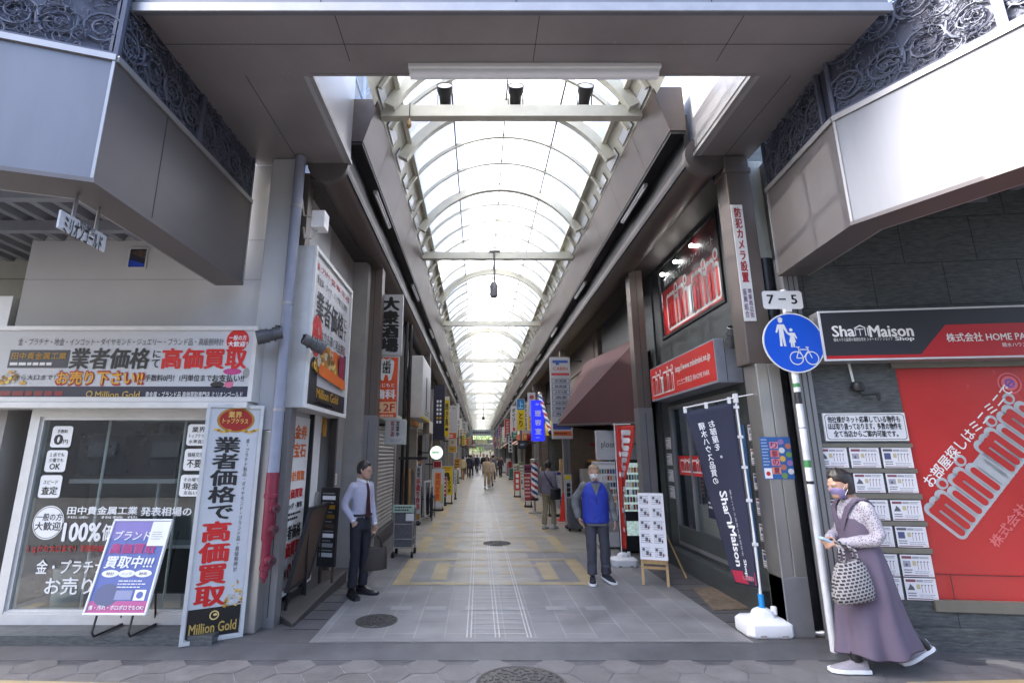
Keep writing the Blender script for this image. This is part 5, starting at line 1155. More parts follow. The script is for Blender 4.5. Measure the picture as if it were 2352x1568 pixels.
g = MB(); g.tube([(bx, by, .23), (bx, by, .36)], .028, ink('#1b86c4'), 12); g.lathe([(.05, .225), (.034, .24)], ink('#1b86c4'), (bx, by, 0), 12); g.build('clamp', t, smooth=True)
bl, brt = atY(1690, 1340, 5.70), V((bx-.02, by-.01, .42))
def fN(a, b):      # a: 0 free edge .. 1 pole, b: 0 bottom .. 1 top
    T = aend.lerp(ptop+V((-.03, 0, 0)), a) - Z*.05; B = bl.lerp(brt, a); p = B.lerp(T, b)
    return p + V((.0, 1, 0))*(.05*math.sin(a*5+b*4)*(1-b)*(1-a) + .015*math.sin(b*14+a*3)*(1-a))
g = MB(); fc = cloth(g, fN, 14, 36, FLAGN)
# the print shows through from behind, so it reads mirrored
def mtext(s_, a0, b0, a1, b1, m, **k): g.text(fc, s_, a0, b0, a1, b1, m, c=.004, mirror=True, **k)
mtext('お部屋を。', .42, .70, .56, .92, WHT, vert=True, bold=.02); mtext('積水ハウス品質の', .20, .56, .34, .92, WHT, vert=True, bold=.02)
fcr = Cloth(lambda a, b: fN(1-b, 1-a))   # lettering that runs down the cloth
def rt(s_, a0, b0, a1, b1, m, **k):
    # a along the drop (0 top), b across; mirrored
    class Q:
        def __call__(q, a, b, c=0.): return fc(b, 1-a, .004)
    g.text(Q(), s_, a0, b0, a1, b1, m, c=0, **k)
rt('Sha', .485, .30, .60, .48, WHT, bold=.03); rt('Maison', .68, .32, .90, .50, WHT, bold=.03); rt('Shop', .86, .55, .95, .66, WHT, bold=.03); rt('積水ハウス品質の賃貸住宅', .48, .56, .84, .61, GREYL, bold=0)
g.fpoly(fc, [(.30, .398), (.42, .398), (.46, .365), (.42, .332), (.30, .332), (.30, .340), (.41, .340), (.44, .365), (.41, .390), (.30, .390)], WHT, .004)
for b_ in (.345, .325): g.fpoly(fc, [(.30, b_), (.46, b_), (.46, b_-.005), (.30, b_-.005)], WHT, .0045)
g.fpoly(fc, [(.06, .01), (.94, .01), (.94, .075), (.06, .075)], ink('#a3203c'), .004); mtext('お部屋探しはこちら', .2, .03, .85, .055, ink('#d98a98'))
g.build('cloth', t, smooth='all')
g = MB()
for b_ in (.97, .80, .63, .45, .22): p = fN(1, b_); g.box((p.x-.005, p.y-.012, p.z-.015), (p.x+.055, p.y+.012, p.z+.015), WHITE)
for a_ in (.02, .45, .92): p = fN(a_, 1); g.box((p.x-.015, p.y-.01, p.z-.01), (p.x+.015, p.y+.01, p.z+.06), WHITE)
tag(g.build('fastening_loop', t), None, None)
t = thing('banner_flag', 'narrow twisted red banner flag with white outlined letters near the man in the blue vest', 'flag', (2.2, 8.2, 0))
pb = atZ(1432, 1300, 0.0); bx, by = pb.x+.02, pb.y+.05; flag_base(t, bx, by, 0, .9)
zt = atY(1438, 972, by).z
g = MB(); g.tube([(bx-.02, by, .2), (bx-.02, by, zt)], .011, WHITE, 10); g.tube([(bx-.05, by, zt-.02), (bx+.22, by-.12, zt-.02)], .007, WHITE, 8); g.build('pole', t, smooth=True)
def fR(a, b):
    w_ = .07+.21*max(0, (b-.35)/.65)**.9+.02*math.sin(b*9); tw = (1-b)*1.2
    return V((bx-.015+a*w_*math.cos(tw*.4), by-.02-a*w_*.4+.04*math.sin(a*6+b*5), .26+b*(zt-.30)))
g = MB(); fc2 = cloth(g, fR, 10, 34, FLAGR)
class Q2:
    def __call__(q, a, b, c=0.): return fc2(1-b, 1-a, .004)
g.text(Q2(), 'mini', .05, .2, .42, .85, WHT, c=0, bold=.05); g.text(Q2(), 'mini', .52, -.1, .86, .55, WHT, c=0, bold=.05)
g.build('cloth', t, smooth='all')
# ---- pine easel with listing sheets
t = thing('pine_easel', 'pine easel with a white board of ten listing sheets beside the glazed doors', 'easel', (2.6, 7.6, 0))
BL, BR = atY(1471, 1283, 7.50), atY(1535, 1297, 7.38); TL = atY(1505, 1132, 7.86)
u = (BR-BL); wd = u.length; u = V((u.x, u.y, 0)).normalized(); v = (TL-BL); v = (v-u*v.dot(u)); ht = v.length; v.normalize(); fe = Fr(BL, u, v)
g = MB(); g.fbox(fe, 0, 0, wd, ht, -.012, 0, SHEET)
for r_ in range(5):
    for c_ in range(2):
        a, b = wd*(.06+.48*c_), ht*(.03+.195*r_); g.bars(fe, a, b, a+wd*.40, b+ht*.15, 5, GR2, c=.002, fill=.4, seed=r_*2+c_); g.rect(fe, a+wd*.03, b+ht*.09, a+wd*.12, b+ht*.13, GR1, .003); g.rect(fe, a+wd*.16, b+ht*.03, a+wd*.26, b+ht*.09, GR1, .003); g.rect(fe, a+wd*.28, b+ht*.02, a+wd*.34, b+ht*.06, MAR, .003)
g.build('board', t)
for a, q in ((.06, 0), (.94, 1)):
    p = fe(wd*a, .0, -.03); d = V((0, 0, 1)); foot = p - v*(p.z/v.z); g = MB(); g.bar(foot, fe(wd*a, ht*.98, -.03), .035, .025, WOOD); g.build('leg', t)
g = MB(); g.bar(fe(.02, -.03, 0), fe(wd-.02, -.03, 0), .03, .05, WOOD); g.bar(fe(.02, -.10, -.02), fe(wd-.02, -.10, -.02), .03, .03, WOOD); g.build('ledge', t)
g = MB(); pf = atZ(1577, 1327, 0); g.bar(pf, fe(wd*.55, ht*.85, -.06), .03, .025, WOOD); g.build('leg', t)
post(2.95, 8.98, 'brown steel post between the agency doors and the maroon awning', .24, .24, 2.55)
# ================================================================== tobacconist with the maroon awning
b = shop_wall('tobacco_shop', 'small dark shop with glowing display cases under the maroon awning', 1, 9.1, 13.0, 3.7, DKST, None)
g = MB(); AWN = mat('maroon_canvas', (.072, .027, .030), .75, var=.12, scale=2., dirt=.15)
a0, a1, b0, b1 = V((3.08, 9.22, 3.95)), V((2.80, 12.9, 4.1)), V((3.02, 9.20, 2.30)), atY(1280, 977, 11.6)
g.loft([[a0, a1, a1-Z*.02, a0-Z*.02], [b0, b1, b1-Z*.02, b0-Z*.02]], AWN); g.loft([[b0, b1, b1-V((0.01, .01, 0)), b0-V((.01, .01, 0))], [p-Z*.0-Z*.16 for p in (b0, b1)]+[p-V((0.01, .01, .16)) for p in (b1, b0)]], AWN) if 0 else None
g.poly([a1, b1, V((3.3, 12.9, 2.3)), V((3.3, 12.9, 4.1))], AWN); aw = thing('awning', 'maroon sloping canvas awning over the tobacco shop', 'awning', (3.0, 11, 2.4)); g.build('canvas', aw)
g = MB(); g.tube([b0, b1], .025, DKBROWN, 8); g.tube([b1, V((3.3, 12.9, 2.5))], .02, DKBROWN, 8); g.build('rail', aw)
t = thing('box_sign', 'pale grey sign with a short black wordmark under the maroon awning', 'sign', (2.8, 10.3, 1.6))
x0, z0, x1, z1 = rY(1370, 988, 1478, 1056, 10.2); g = MB(); g.box((x0, 10.2, z0), (x1, 10.32, z1), GREYL); g.build('box', t, bevel=.008)
g = MB(); g.text(front(x0, 10.198, z0), 'ploom TECH', (x1-x0)*.10, (z1-z0)*.36, (x1-x0)*.85, (z1-z0)*.64, INK, c=.003, bold=0); g.build('lettering', t)
LIT = mat('lit_display', (.42, .55, .52), .4, var=.5, scale=20., emit=.08); COLS = [ink(c) for c in ('#c9c7c2', '#8a2a2a', '#d9a06a', '#3a5a8a', '#e4e4e0', '#6a8a5a', '#b8863a', '#2a2a2e')]
for i, (px0, px1, yt, yb, m_, nm) in enumerate(((1375, 1425, 1060, 1205, GREYL, 'cigarette vending machine with rows of packets and a pale header'), (1430, 1482, 1055, 1212, BLACK, 'black drinks cabinet with glowing shelves beside the brown post'))):
    yy = 10.0 if i == 0 else 9.6; x0, z0, x1, z1 = rY(px0, yt, px1, yb, yy); t = thing('vending_machine', nm, 'vending machine', (x0, yy, 0))
    g = MB(); g.box((x0, yy, .03), (x1, yy+.5, z1), m_); g.build('body', t, bevel=.01)
    g = MB(); f = front(x0, yy, 0); w_ = x1-x0; rg = random.Random(i)
    for r_ in range(6):
        zz = .75+r_*(z1-.85)/6
        for c_ in range(7): g.rect(f, w_*(.06+.125*c_), zz, w_*(.06+.125*c_+.10), zz+(z1-.9)/8, rg.choice(COLS), .006)
    g.rect(f, w_*.04, .72, w_*.96, z1-.06, LIT if i else WHITE, .003); g.rect(f, w_*.1, .3, w_*.9, .55, LIT if i else GREYW, .003); g.build('display', t)
def d4(g, f, w, h):
    g.fpoly(f, [(w*.12, h*.96), (w*.9, h*.96), (w*.9, h*.925), (w*.45, h*.925), (w*.45, h*.90), (w*.28, h*.90), (w*.28, h*.925), (w*.12, h*.925)], ink('#3a5fa8'), .004)
    g.text(f, 'CABIN', w*.14, h*.835, w*.86, h*.875, ink('#b8603a'), bold=.03); g.rect(f, w*.05, h*.77, w*.95, h*.80, ink('#c9474a'), .004)
    for k, tt in enumerate(['居酒屋', '焼鳥屋', 'お好み焼', '酒家', '鉄板焼肉', '喫茶', '寿司']):
        zz = h*(.70-k*.068); g.rect(f, w*.05, zz-h*.027, w*.95, zz+h*.027, ink('#3f5f92'), .0035); g.rect(f, w*.08, zz-h*.022, w*.92, zz+h*.022, PALE, .0045); g.text(f, tt, w*.2, zz-h*.016, w*.8, zz+h*.016, ink('#3a4a6a'), c=.007, bold=.02)
    g.text(f, '八', w*.3, h*.205, w*.6, h*.245, GRN, bold=.02); g.rect(f, w*.05, h*.11, w*.95, h*.18, ink('#3a4a92'), .004); g.rect(f, w*.05, h*.035, w*.95, h*.09, ink('#c8622a'), .004); g.bars(f, w*.1, h*.045, w*.9, h*.08, 1, INK, c=.006)
box_sign('directory_sign', 'tall white directory sign with blue rows behind the maroon awning', (1266, 820, 1312, 1007), 13.3, .14, draw=d4)
# ================================================================== deeper along the walk: signs one can read apart
def d5(g, f, w, h):
    for k in range(6): g.rect(f, w*.30, h*(.30+.075*k), w*.72, h*(.345+.075*k), WHT if k != 1 else GOLDS[0], .004)
    g.rect(f, w*.46, h*.28, w*.56, h*.74, NAVY, .006)
box_sign('shop_sign', 'tall black projecting sign with white stencil letters and one gold ring', (995, 884, 1021, 1010), 17.0, .18, face=NAVY, body=BLACK, draw=d5)
def d6(g, f, w, h): g.text(f, '焼き鳥', w*.2, h*.3, w*.8, h*.9, INK, vert=True, bold=.03); g.disc(f, w*.5, h*.2, w*.3, INK, .004)
box_sign('shop_sign', 'narrow yellow projecting sign with dark characters past the black sign', (1020, 917, 1032, 1003), 19.5, .14, face=YLW, draw=d6)
box_sign('shop_sign', 'blank pale grey projecting sign past the narrow yellow sign', (1034, 931, 1051, 993), 21.5, .3, face=GREYL, draw=lambda g, f, w, h: g.bars(f, w*.3, h*.85, w*.7, h*.95, 1, ink('#9a7a4a')))
box_sign('shop_sign', 'cream and gold hanging box sign under the blank grey sign', (1030, 1007, 1049, 1039), 22, .3, face=ink('#c9c2ae'), draw=lambda g, f, w, h: (g.rect(f, .02, .02, w-.02, h*.45, GOLDS[0], .003), g.disc(f, w*.5, h*.75, w*.2, ink('#a89a8a'), .004), g.bars(f, w*.25, h*.2, w*.75, h*.32, 1, INK)))
t = thing('round_sign', 'round pale green lit sign with small dark letters', 'sign', (-1.3, 15.5, 1.8)); p = atY(1002.5, 1039, 15.5)
MINT = mat('mint_lit', (.50, .72, .55), .4, var=.03, emit=.35); r_ = .20
g = MB(); g.lathe([(r_-.01, -.05), (r_, -.04), (r_, .04), (r_-.01, .05)], BLACK, n=32); mt = M.Translation((p.x, 15.56, p.z)) @ M.Rotation(R(90), 4, 'X'); g.v = [tuple(mt @ V(k)) for k in g.v]; g.box((p.x-.5, 15.54, p.z-.02), (p.x-r_, 15.58, p.z+.02), BLACK); g.build('drum', t)
g = MB(); f = front(p.x, 15.505, p.z); g.disc(f, 0, 0, r_*.97, MINT, .002, n=32); g.bars(f, -.13, -.03, .13, .04, 1, GRN, c=.004, fill=.9); g.build('face', t)
box_sign('shop_sign', 'small red box sign below the round green sign', (995, 1058, 1014, 1074), 15.8, .2, face=ink('#a3202a'))
t = thing('wall_showcase', 'white framed wall showcase with a dark stripe high on the west wall', 'showcase', (-1.7, 15, 2.6))
g = MB(); g.box((-1.98, 14.2, 2.75), (-1.62, 16.6, 4.55), WFR); g.build('box', t, bevel=.02)
g = MB(); f = westw(-1.62, 14.2, 2.75); g.rect(f, .08, .10, 2.32, 1.72, PALE, .003); g.rect(f, .9, .3, 1.25, 1.3, NAVY, .006); g.bars(f, .7, .12, 2.0, .3, 2, INK, c=.006); g.box((-1.64, 14.19, 2.74), (-1.61, 16.61, 2.80), YLW); g.build('face', t)
def standing(name, label, px, y, face, draw=None, lean=0., cat='standing sign', base=True, group=None):
    x0, z0, x1, z1 = rY(*px, y); z0 = max(.12, z0) if base else z0
    t = thing(name, label, cat, ((x0+x1)/2, y, 0), group); v = V((0, lean, 1)).normalized(); f = Fr((x0, y, z0), X, v); w_, h_ = x1-x0, z1-z0
    g = MB(); g.fbox(f, 0, 0, w_, h_, -.05, 0, face); g.frame(f, -.01, -.01, w_+.01, h_+.01, .02, -.055, .006, GREYL)
    if draw: draw(g, f, w_, h_)
    g.build('panel', t)
    if base:
        g = MB(); g.box((x0, y-.05, 0.0), (x1, y+.25, .05), BLACK); g.fbox(f, .02, -z0+.04, .05, 0, -.045, -.02, BLACK); g.fbox(f, w_-.05, -z0+.04, w_-.02, 0, -.045, -.02, BLACK); g.build('stand', t)
    return t
standing('banner_board', 'tall white board with red characters standing before the grey pilaster', (954, 1070, 966, 1195), 13.2, PALE, lambda g, f, w, h: (g.text(f, '食堂', w*.2, h*.80, w*.8, h*.97, INK, vert=True), g.text(f, '手造り弁当', w*.12, h*.2, w*.88, h*.76, RED, vert=True, bold=.05), g.rect(f, .01, .01, w-.01, h*.12, GOLDS[1], .003)))
standing('banner_board', 'leaning orange and white banner board under the round green sign', (992, 1076, 1019, 1165), 16.4, PALE, lambda g, f, w, h: (g.rect(f, w*.2, h*.15, w*.75, h*.9, ink('#d98a3a'), .003), g.text(f, '焼肉定食', w*.3, h*.2, w*.65, h*.88, ink('#c9502a'), vert=True, bold=.05, c=.006), g.rect(f, w*.75, h*.1, w*.95, h*.6, ink('#9ab07a'), .003)), lean=.12)
standing('banner_board', 'bright yellow banner board with dark characters and a black base', (1013, 1070, 1040, 1136), 18.6, YLW, lambda g, f, w, h: (g.text(f, '鳥', w*.25, h*.50, w*.75, h*.78, INK, bold=.05), g.text(f, 'さつま', w*.55, h*.1, w*.85, h*.48, INK, vert=True, bold=.04), g.bars(f, w*.1, h*.83, w*.9, h*.97, 2, ink('#b8601a'))))
standing('banner_board', 'small red banner board between the orange and yellow boards', (1019, 1095, 1026, 1140), 18.0, ink('#b3302a'), lambda g, f, w, h: g.bars(f, w*.2, h*.1, w*.8, h*.9, 4, WHT))
standing('banner_board', 'slim white board past the yellow banner board', (1043, 1080, 1049, 1130), 20.5, PALE, lambda g, f, w, h: g.bars(f, w*.2, h*.3, w*.8, h*.9, 4, GREYW))
t = thing('umbrella_stand', 'dark rack of folded umbrellas and a pale leaning frame by the west wall', 'rack', (-1.5, 14.2, 0))
g = MB(); 
for z in (.12, .55): g.frame(Fr((-1.75, 14.0, z), X, Y, Z), 0, 0, .5, .9, .02, 0, .02, BLACK)
for x in (-1.75, -1.27):
    for y in (14.0, 14.88): g.box((x, y, 0), (x+.02, y+.02, .6), BLACK)
g.build('frame', t)
rg = random.Random(8)
for k in range(10):
    x, y = -1.7+.1*(k % 5), 14.1+.35*(k//5); g = MB(); g.lathe([(.006, 0.05), (.02, .1), (.032, .55), (.012, .72), (.010, .86)], rg.choice([BLACK, NAVY, DKBROWN, GREYW]), (x, y, 0), 8); g.build('umbrella', t, smooth=True)
g = MB(); fe = Fr((-1.45, 13.85, .1), V((.15, .5, 0)).normalized(), V((-.05, .15, 1)).normalized()); g.frame(fe, 0, 0, .45, .95, .05, 0, .03, GREYL); g.build('display_frame', t)
# ---- east side
def d7(g, f, w, h):
    for k in range(3): g.text(f, '理容室'[k], w*.28, h*(.60-.22*k), w*.74, h*(.74-.22*k), WHT, bold=.05)
    g.bars(f, w*.35, h*.87, w*.65, h*.93, 2, WHT); g.bars(f, w*.3, h*.06, w*.7, h*.10, 1, WHT)
BLUL = mat('blue_lit_sign', (.012, .02, .62), .35, var=.03, emit=.22)
box_sign('barber_sign', 'deep blue glowing sign with three white characters', (1221, 919, 1250, 1012), 15.2, .2, face=BLUL, draw=d7, body=BLUL)
box_sign('shop_sign', 'white sign with a round red portrait mark above the deep blue sign', (1213, 901, 1230, 955), 17.5, .15, draw=lambda g, f, w, h: (g.disc(f, w*.5, h*.8, w*.3, ink('#a84a42'), .004), g.bars(f, w*.3, h*.1, w*.7, h*.55, 3, GREYW)))
box_sign('shop_sign', 'blue and yellow split sign beside a white katakana sign', (1187, 916, 1206, 987), 21, .16, face=YLW, draw=lambda g, f, w, h: (g.rect(f, .015, h*.65, w-.015, h-.015, ink('#1f6fb0'), .003), g.text(f, '上', w*.2, h*.7, w*.8, h*.92, ink('#7fc0d9'), bold=.06, c=.006), g.text(f, 'とり', w*.3, h*.1, w*.7, h*.55, INK, vert=True, bold=.04)))
box_sign('shop_sign', 'white sign with dark katakana beside the blue and yellow sign', (1174, 932, 1186, 991), 23, .16, draw=lambda g, f, w, h: (g.text(f, 'ダイソー', w*.2, h*.2, w*.8, h*.9, INK, vert=True, bold=.05), g.rect(f, w*.3, h*.04, w*.7, h*.16, RED, .004)))
box_sign('shop_sign', 'small white vertical sign with dark blocks low on the east wall', (1168, 1006, 1177, 1038), 24, .12, draw=lambda g, f, w, h: [g.rect(f, w*.25, h*(.08+.24*k), w*.75, h*(.24+.24*k), INK, .004) for k in range(4)])
box_sign('shop_sign', 'dark oval edged sign with pale letters on the east wall', (1190, 1011, 1210, 1030), 19, .1, face=BLACK, body=BLACK, draw=lambda g, f, w, h: (g.disc(f, w*.5, h*.5, w*.45, ink('#1e2a3a'), .003, h*.42), g.bars(f, w*.25, h*.35, w*.75, h*.65, 2, GREYL)))
STRIPE = []
def barber(t, p, L, r, ax, cap=True):
    q = V(ax).normalized().to_track_quat('Z', 'Y').to_matrix().to_4x4(); mt = M.Translation(p) @ q; g = MB(); n = 24; k = 40; cols = [WHT, ink('#b3202a'), WHT, ink('#1f4f8a')]
    vs = [V((r*math.cos(6.2832*j/n), r*math.sin(6.2832*j/n), L*i/k)) for i in range(k+1) for j in range(n)]
    g.v = [tuple(mt @ v) for v in vs]
    for i in range(k):
        for j in range(n): g.f.append((i*n+j, i*n+(j+1) % n, (i+1)*n+(j+1) % n, (i+1)*n+j)); g.m.append(g.mi(cols[int((j/n+i/k*3)*4) % 4]))
    g.build('striped_column', t)
    g = MB()
    for z, zz in ((-.08, 0), (L, L+.10)): g.lathe([(r*1.05, z), (r*1.25, z+.02), (r*1.25, zz-.02), (r*.7, zz)], STEEL if zz > 0 else BLACK, n=16)
    g.v = [tuple(mt @ V(v)) for v in g.v]; g.build('cap', t)
t = thing('barber_pole', 'standing barber pole with spiral stripes and a shiny cap', 'barber pole', (1.55, 15.8, 0)); p = atY(1228, 1142, 15.8)
barber(t, p, 1.05, .10, (.02, 0, 1)); g = MB(); g.tube([(p.x, 15.8, 0), (p.x, 15.8, p.z-.06)], .03, GREYW, 8); g.lathe([(.2, 0), (.2, .03), (.04, .06)], GREYW, (p.x, 15.8, 0), 16); g.build('stand', t)
t = thing('barber_pole', 'slanting striped barber column high beside the directory sign', 'barber pole', (2.1, 15, 3)); a, b = atY(1264, 990, 14.6), atY(1240, 908, 15.4)
barber(t, a, (b-a).length, .06, b-a)
standing('price_board', 'white price board with a blue header behind the man carrying a shoulder bag', (1258, 1083, 1290, 1146), 15.0, PALE, lambda g, f, w, h: (g.rect(f, 0.01, h*.88, w-.01, h-.01, ink('#2a2f7a'), .003), g.bars(f, w*.1, h*.12, w*.9, h*.84, 8, GREYW), g.bars(f, w*.2, h*.9, w*.8, h*.97, 1, WHT, c=.006), g.rect(f, .01, .01, w-.01, h*.08, ink('#4a3a9a'), .003)), cat='price board')
standing('banner_board', 'narrow board with white characters on black near the traffic cone', (1299, 1090, 1314, 1210), 12.6, GREYL, lambda g, f, w, h: (g.rect(f, .01, h*.9, w-.01, h-.01, YLW, .003), [g.rect(f, w*.25, h*(.45+.1*k), w*.8, h*(.53+.1*k), INK, .003) for k in range(4)], g.rect(f, w*.3, h*.1, w*.8, h*.3, RED, .003)), cat='standing sign')
standing('banner_board', 'orange red board with white marks by the east shops', (1180, 1081, 1196, 1126), 21.5, ink('#c2482e'), lambda g, f, w, h: [g.rect(f, w*.3, h*(.12+.27*k), w*.7, h*(.3+.27*k), WHT, .003) for k in range(3)])
standing('banner_board', 'red painted board leaning before the barber shop', (1204, 1085, 1222, 1150), 17.5, ink('#8a2420'), lambda g, f, w, h: g.bars(f, w*.1, h*.1, w*.9, h*.9, 6, ink('#c9a09a')), lean=.25)
t = thing('traffic_cone', 'plain red traffic cone beside the wall by the narrow board', 'traffic cone', (2.15, 13.4, 0))
p = atZ(1296, 1195, 0); g = MB(); CONE = ink('#cc2418'); g.lathe([(.13, .03), (.03, .68), (.02, .70)], CONE, (p.x, p.y, 0), 20); g.build('cone', t, smooth=True); g = MB(); g.box((p.x-.18, p.y-.18, 0), (p.x+.18, p.y+.18, .03), CONE); g.build('base', t, bevel=.01)
t = thing('wheeled_bag', 'grey shopping trolley bag standing behind the man in the blue vest', 'trolley bag', (2.0, 11.6, 0))
p = atZ(1325, 1222, 0); g = MB(); g.box((p.x-.17, p.y, .07), (p.x+.15, p.y+.25, .75), mat('grey_canvas', (.10, .10, .11), .8, var=.2)); g.build('body', t, bevel=.03)
g = MB(); g.tube([(p.x-.12, p.y+.26, .7), (p.x-.12, p.y+.28, 1.02), (p.x+.10, p.y+.28, 1.02), (p.x+.10, p.y+.26, .7)], .012, BLACK, 6); g.build('handle', t)
for x in (-.13, .11): g = MB(); g.lathe([(.02, -.02), (.06, -.02), (.06, .02), (.02, .02)], RUBBER, n=12); mt = M.Translation((p.x+x, p.y+.2, .06)) @ M.Rotation(R(90), 4, 'Y'); g.v = [tuple(mt @ V(k)) for k in g.v]; g.build('wheel', t)

# ================================================================== the two long rows of shops
WALLS = [GREYW, mat('beige_wall', (.33, .30, .25), .7, var=.12, dirt=.2), mat('brown_wall', (.14, .11, .09), .6, var=.2), mat('pale_wall', (.45, .44, .42), .6, var=.08, dirt=.2), DKST, mat('green_wall', (.12, .17, .15), .6, var=.15)]
SIGNC = ['#b3b3ae', '#a8322a', '#c9882a', '#2a5a92', '#7a8a5a', '#d9c24a', '#8a3a5a', '#d4d4d0', '#3a3a40', '#c25a2a', '#c9bfa2', '#2a7a6a']
INTER = [mat('warm_interior', (.30, .20, .12), .7, var=.5, scale=3.), mat('cool_interior', (.20, .22, .24), .7, var=.5, scale=3.), mat('dark_interior', (.05, .045, .045), .7, var=.5, scale=3.)]
GLOW = mat('lit_ceiling', (1, .95, .85), .5, var=0, emit=1.6)
rg = random.Random(21)
def generic(sg, y0, y1, i):
    x = (-1.98 if sg < 0 else 3.05)+sg*rg.uniform(-.05, .30); top = rg.uniform(2.35, 2.8); wm = rg.choice(WALLS) if i else (GREYW if sg < 0 else mat('brown_wall', .1))
    t = thing('arcade_shop', 'distant open shopfront under a coloured fascia board along the walk', 'shop', (x, (y0+y1)/2, 0), 'shopfronts far along the arcade')
    if i == 0: t['label'] = 'grey pilastered shopfront with the wall showcase' if sg < 0 else 'brown shopfront behind the barber pole'; del t['group']
    f = westw(x, y0, 0) if sg < 0 else eastw(x, y1, 0); W_ = y1-y0
    g = MB(); g.fbox(f, .005, top, W_-.005, 5.19, -1.2, 0, wm); g.fbox(f, .005, 0, .3, top-.002, -1.2, 0, wm); g.fbox(f, W_-.3, 0, W_-.005, top-.002, -1.2, 0, wm)
    for z in (3.4, 4.3): g.fbox(f, .4, z, W_-.4, z+.55, .001, .03, rg.choice([DKST, GREYL, wm])) if rg.random() < .6 else None
    g.fbox(f, .003, 5.22, W_-.003, 9.9 if sg < 0 else 8.2, -3., -.55, wm); g.build('wall', t)  # upper storeys: west ones unseen, height set to shade the arcade from sun
    g = MB(); im = rg.choice(INTER); g.fbox(f, .3, 0, W_-.3, top, -1.75, -1.7, im); g.fbox(f, .3, top-.03, W_-.3, top-.005, -1.7, -.02, GREYL)
    for k in range(6):
        a = .35+(W_-.9)*rg.random(); h = rg.uniform(.5, 1.6); g.fbox(f, a, 0, a+rg.uniform(.25, .7), h, -1.4, rg.uniform(-.9, -.15), rg.choice([DWOOD, GREYW, DARK, WOOD, GREYL, INTER[0]]))
    for k in range(16):
        a = .35+(W_-.8)*rg.random(); z = rg.uniform(.4, 2.0); g.fbox(f, a, z, a+rg.uniform(.08, .3), z+rg.uniform(.08, .3), -1.2, rg.uniform(-.8, -.1), rg.choice(COLS))
    if rg.random() < .6: g.fbox(f, W_*.3, top-.08, W_*.7, top-.045, -.9, -.8, GLOW)
    g.build('interior', t)
    g = MB(); c_ = ink(rg.choice(SIGNC)); h = rg.uniform(.35, .65); g.fbox(f, .3, top+.02, W_-.3, top+.02+h, .001, rg.uniform(.08, .3), c_); g.bars(f, W_*.25, top+.02+h*.3, W_*.75, top+.02+h*.7, 1, rg.choice([WHT, INK]), c=.302, fill=.8, seed=i) if 0 else None
    g.build('fascia_board', t)
    if rg.random() < .4:
        g = MB(); c_ = ink(rg.choice(['#6a2a2a', '#3a5a4a', '#8a8a84', '#a3642a'])); p = [f(.2, top+.3, .02), f(W_-.2, top+.3, .02), f(W_-.2, top-.15, .75), f(.2, top-.15, .75)]
        g.loft([p, [q-Z*.02 for q in p]], c_); g.build('awning', t)
    # projecting signs, standing boards and goods
    for k in range(rg.choice([1, 2, 2, 3]) if y0 > 19 else 0):
        y = rg.uniform(y0+.3, y1-.3); w_ = rg.uniform(.35, .65); h = rg.uniform(.6, 1.9); z = rg.uniform(2.45, 3.9); xo = x-sg*.15
        s_ = thing('projecting_sign', 'projecting shop sign among the many coloured signs far along the walk', 'sign', (xo, y, z), 'projecting signs far along the arcade')
        c_ = rg.choice(SIGNC); a, b = (xo, xo+w_) if sg < 0 else (xo-w_, xo)
        g = MB(); g.box((a, y, z), (b, y+.14, z+h), WFR); fs_ = front(a, y, z); g.rect(fs_, .02, .02, w_-.02, h-.02, ink(c_), .002)
        ik = WHT if c_ not in ('#b3b3ae', '#d4d4d0', '#d9c24a', '#c9bfa2') else INK; n = max(2, int(h/.28))
        for q in range(n): g.bars(fs_, w_*.28, h*(.08+.84*q/n), w_*.74, h*(.08+.84*(q+.75)/n), 2, ik, c=.004, fill=.5, seed=q+i)
        g.box((min(b, xo) if sg < 0 else b, y+.05, z+h-.1), (a if sg < 0 else b+.2, y+.09, z+h-.06), BLACK) if sg > 0 else g.box((a-.2, y+.05, z+h-.1), (a, y+.09, z+h-.06), BLACK)
        g.build('panel', s_)
    if y0 > 19:
        for k in range(rg.choice([1, 2, 3])):
            y = rg.uniform(y0+.3, y1-.5); w_ = rg.uniform(.3, .55); h = rg.uniform(.7, 1.5); xo = x-sg*rg.uniform(.15, .5); a = xo-(0 if sg < 0 else w_)
            s_ = thing('street_board', 'standing shop board among the goods far along the walk', 'standing sign', (a, y, 0), 'standing boards far along the arcade')
            g = MB(); g.box((a, y, .08), (a+w_, y+.10, h), GREYL); g.rect(front(a, y, .08), .02, .02, w_-.02, h-.10, ink(rg.choice(SIGNC)), .002); g.bars(front(a, y, .08), .06, .1, w_-.06, h-.2, 5, rg.choice([WHT, INK]), c=.004, seed=k); g.build('panel', s_)
            g = MB(); g.box((a-.02, y-.06, 0), (a+w_+.02, y+.2, .08), BLACK); g.build('base', s_)
for sg, ys_ in ((-1, 13.45), (1, 13.25)):
    y = ys_; i = 0
    while y < 111:
        d = rg.uniform(4.2, 6.2); generic(sg, y, y+d, i); y += d; i += 1
for k in range(9):
    y = 16.2+k*8.4; post(-1.78, y+.8, 'brown steel arcade post in the row receding along the west shops', .2, .22); post(2.78, y, 'brown steel arcade post in the row receding along the east shops', .2, .22)
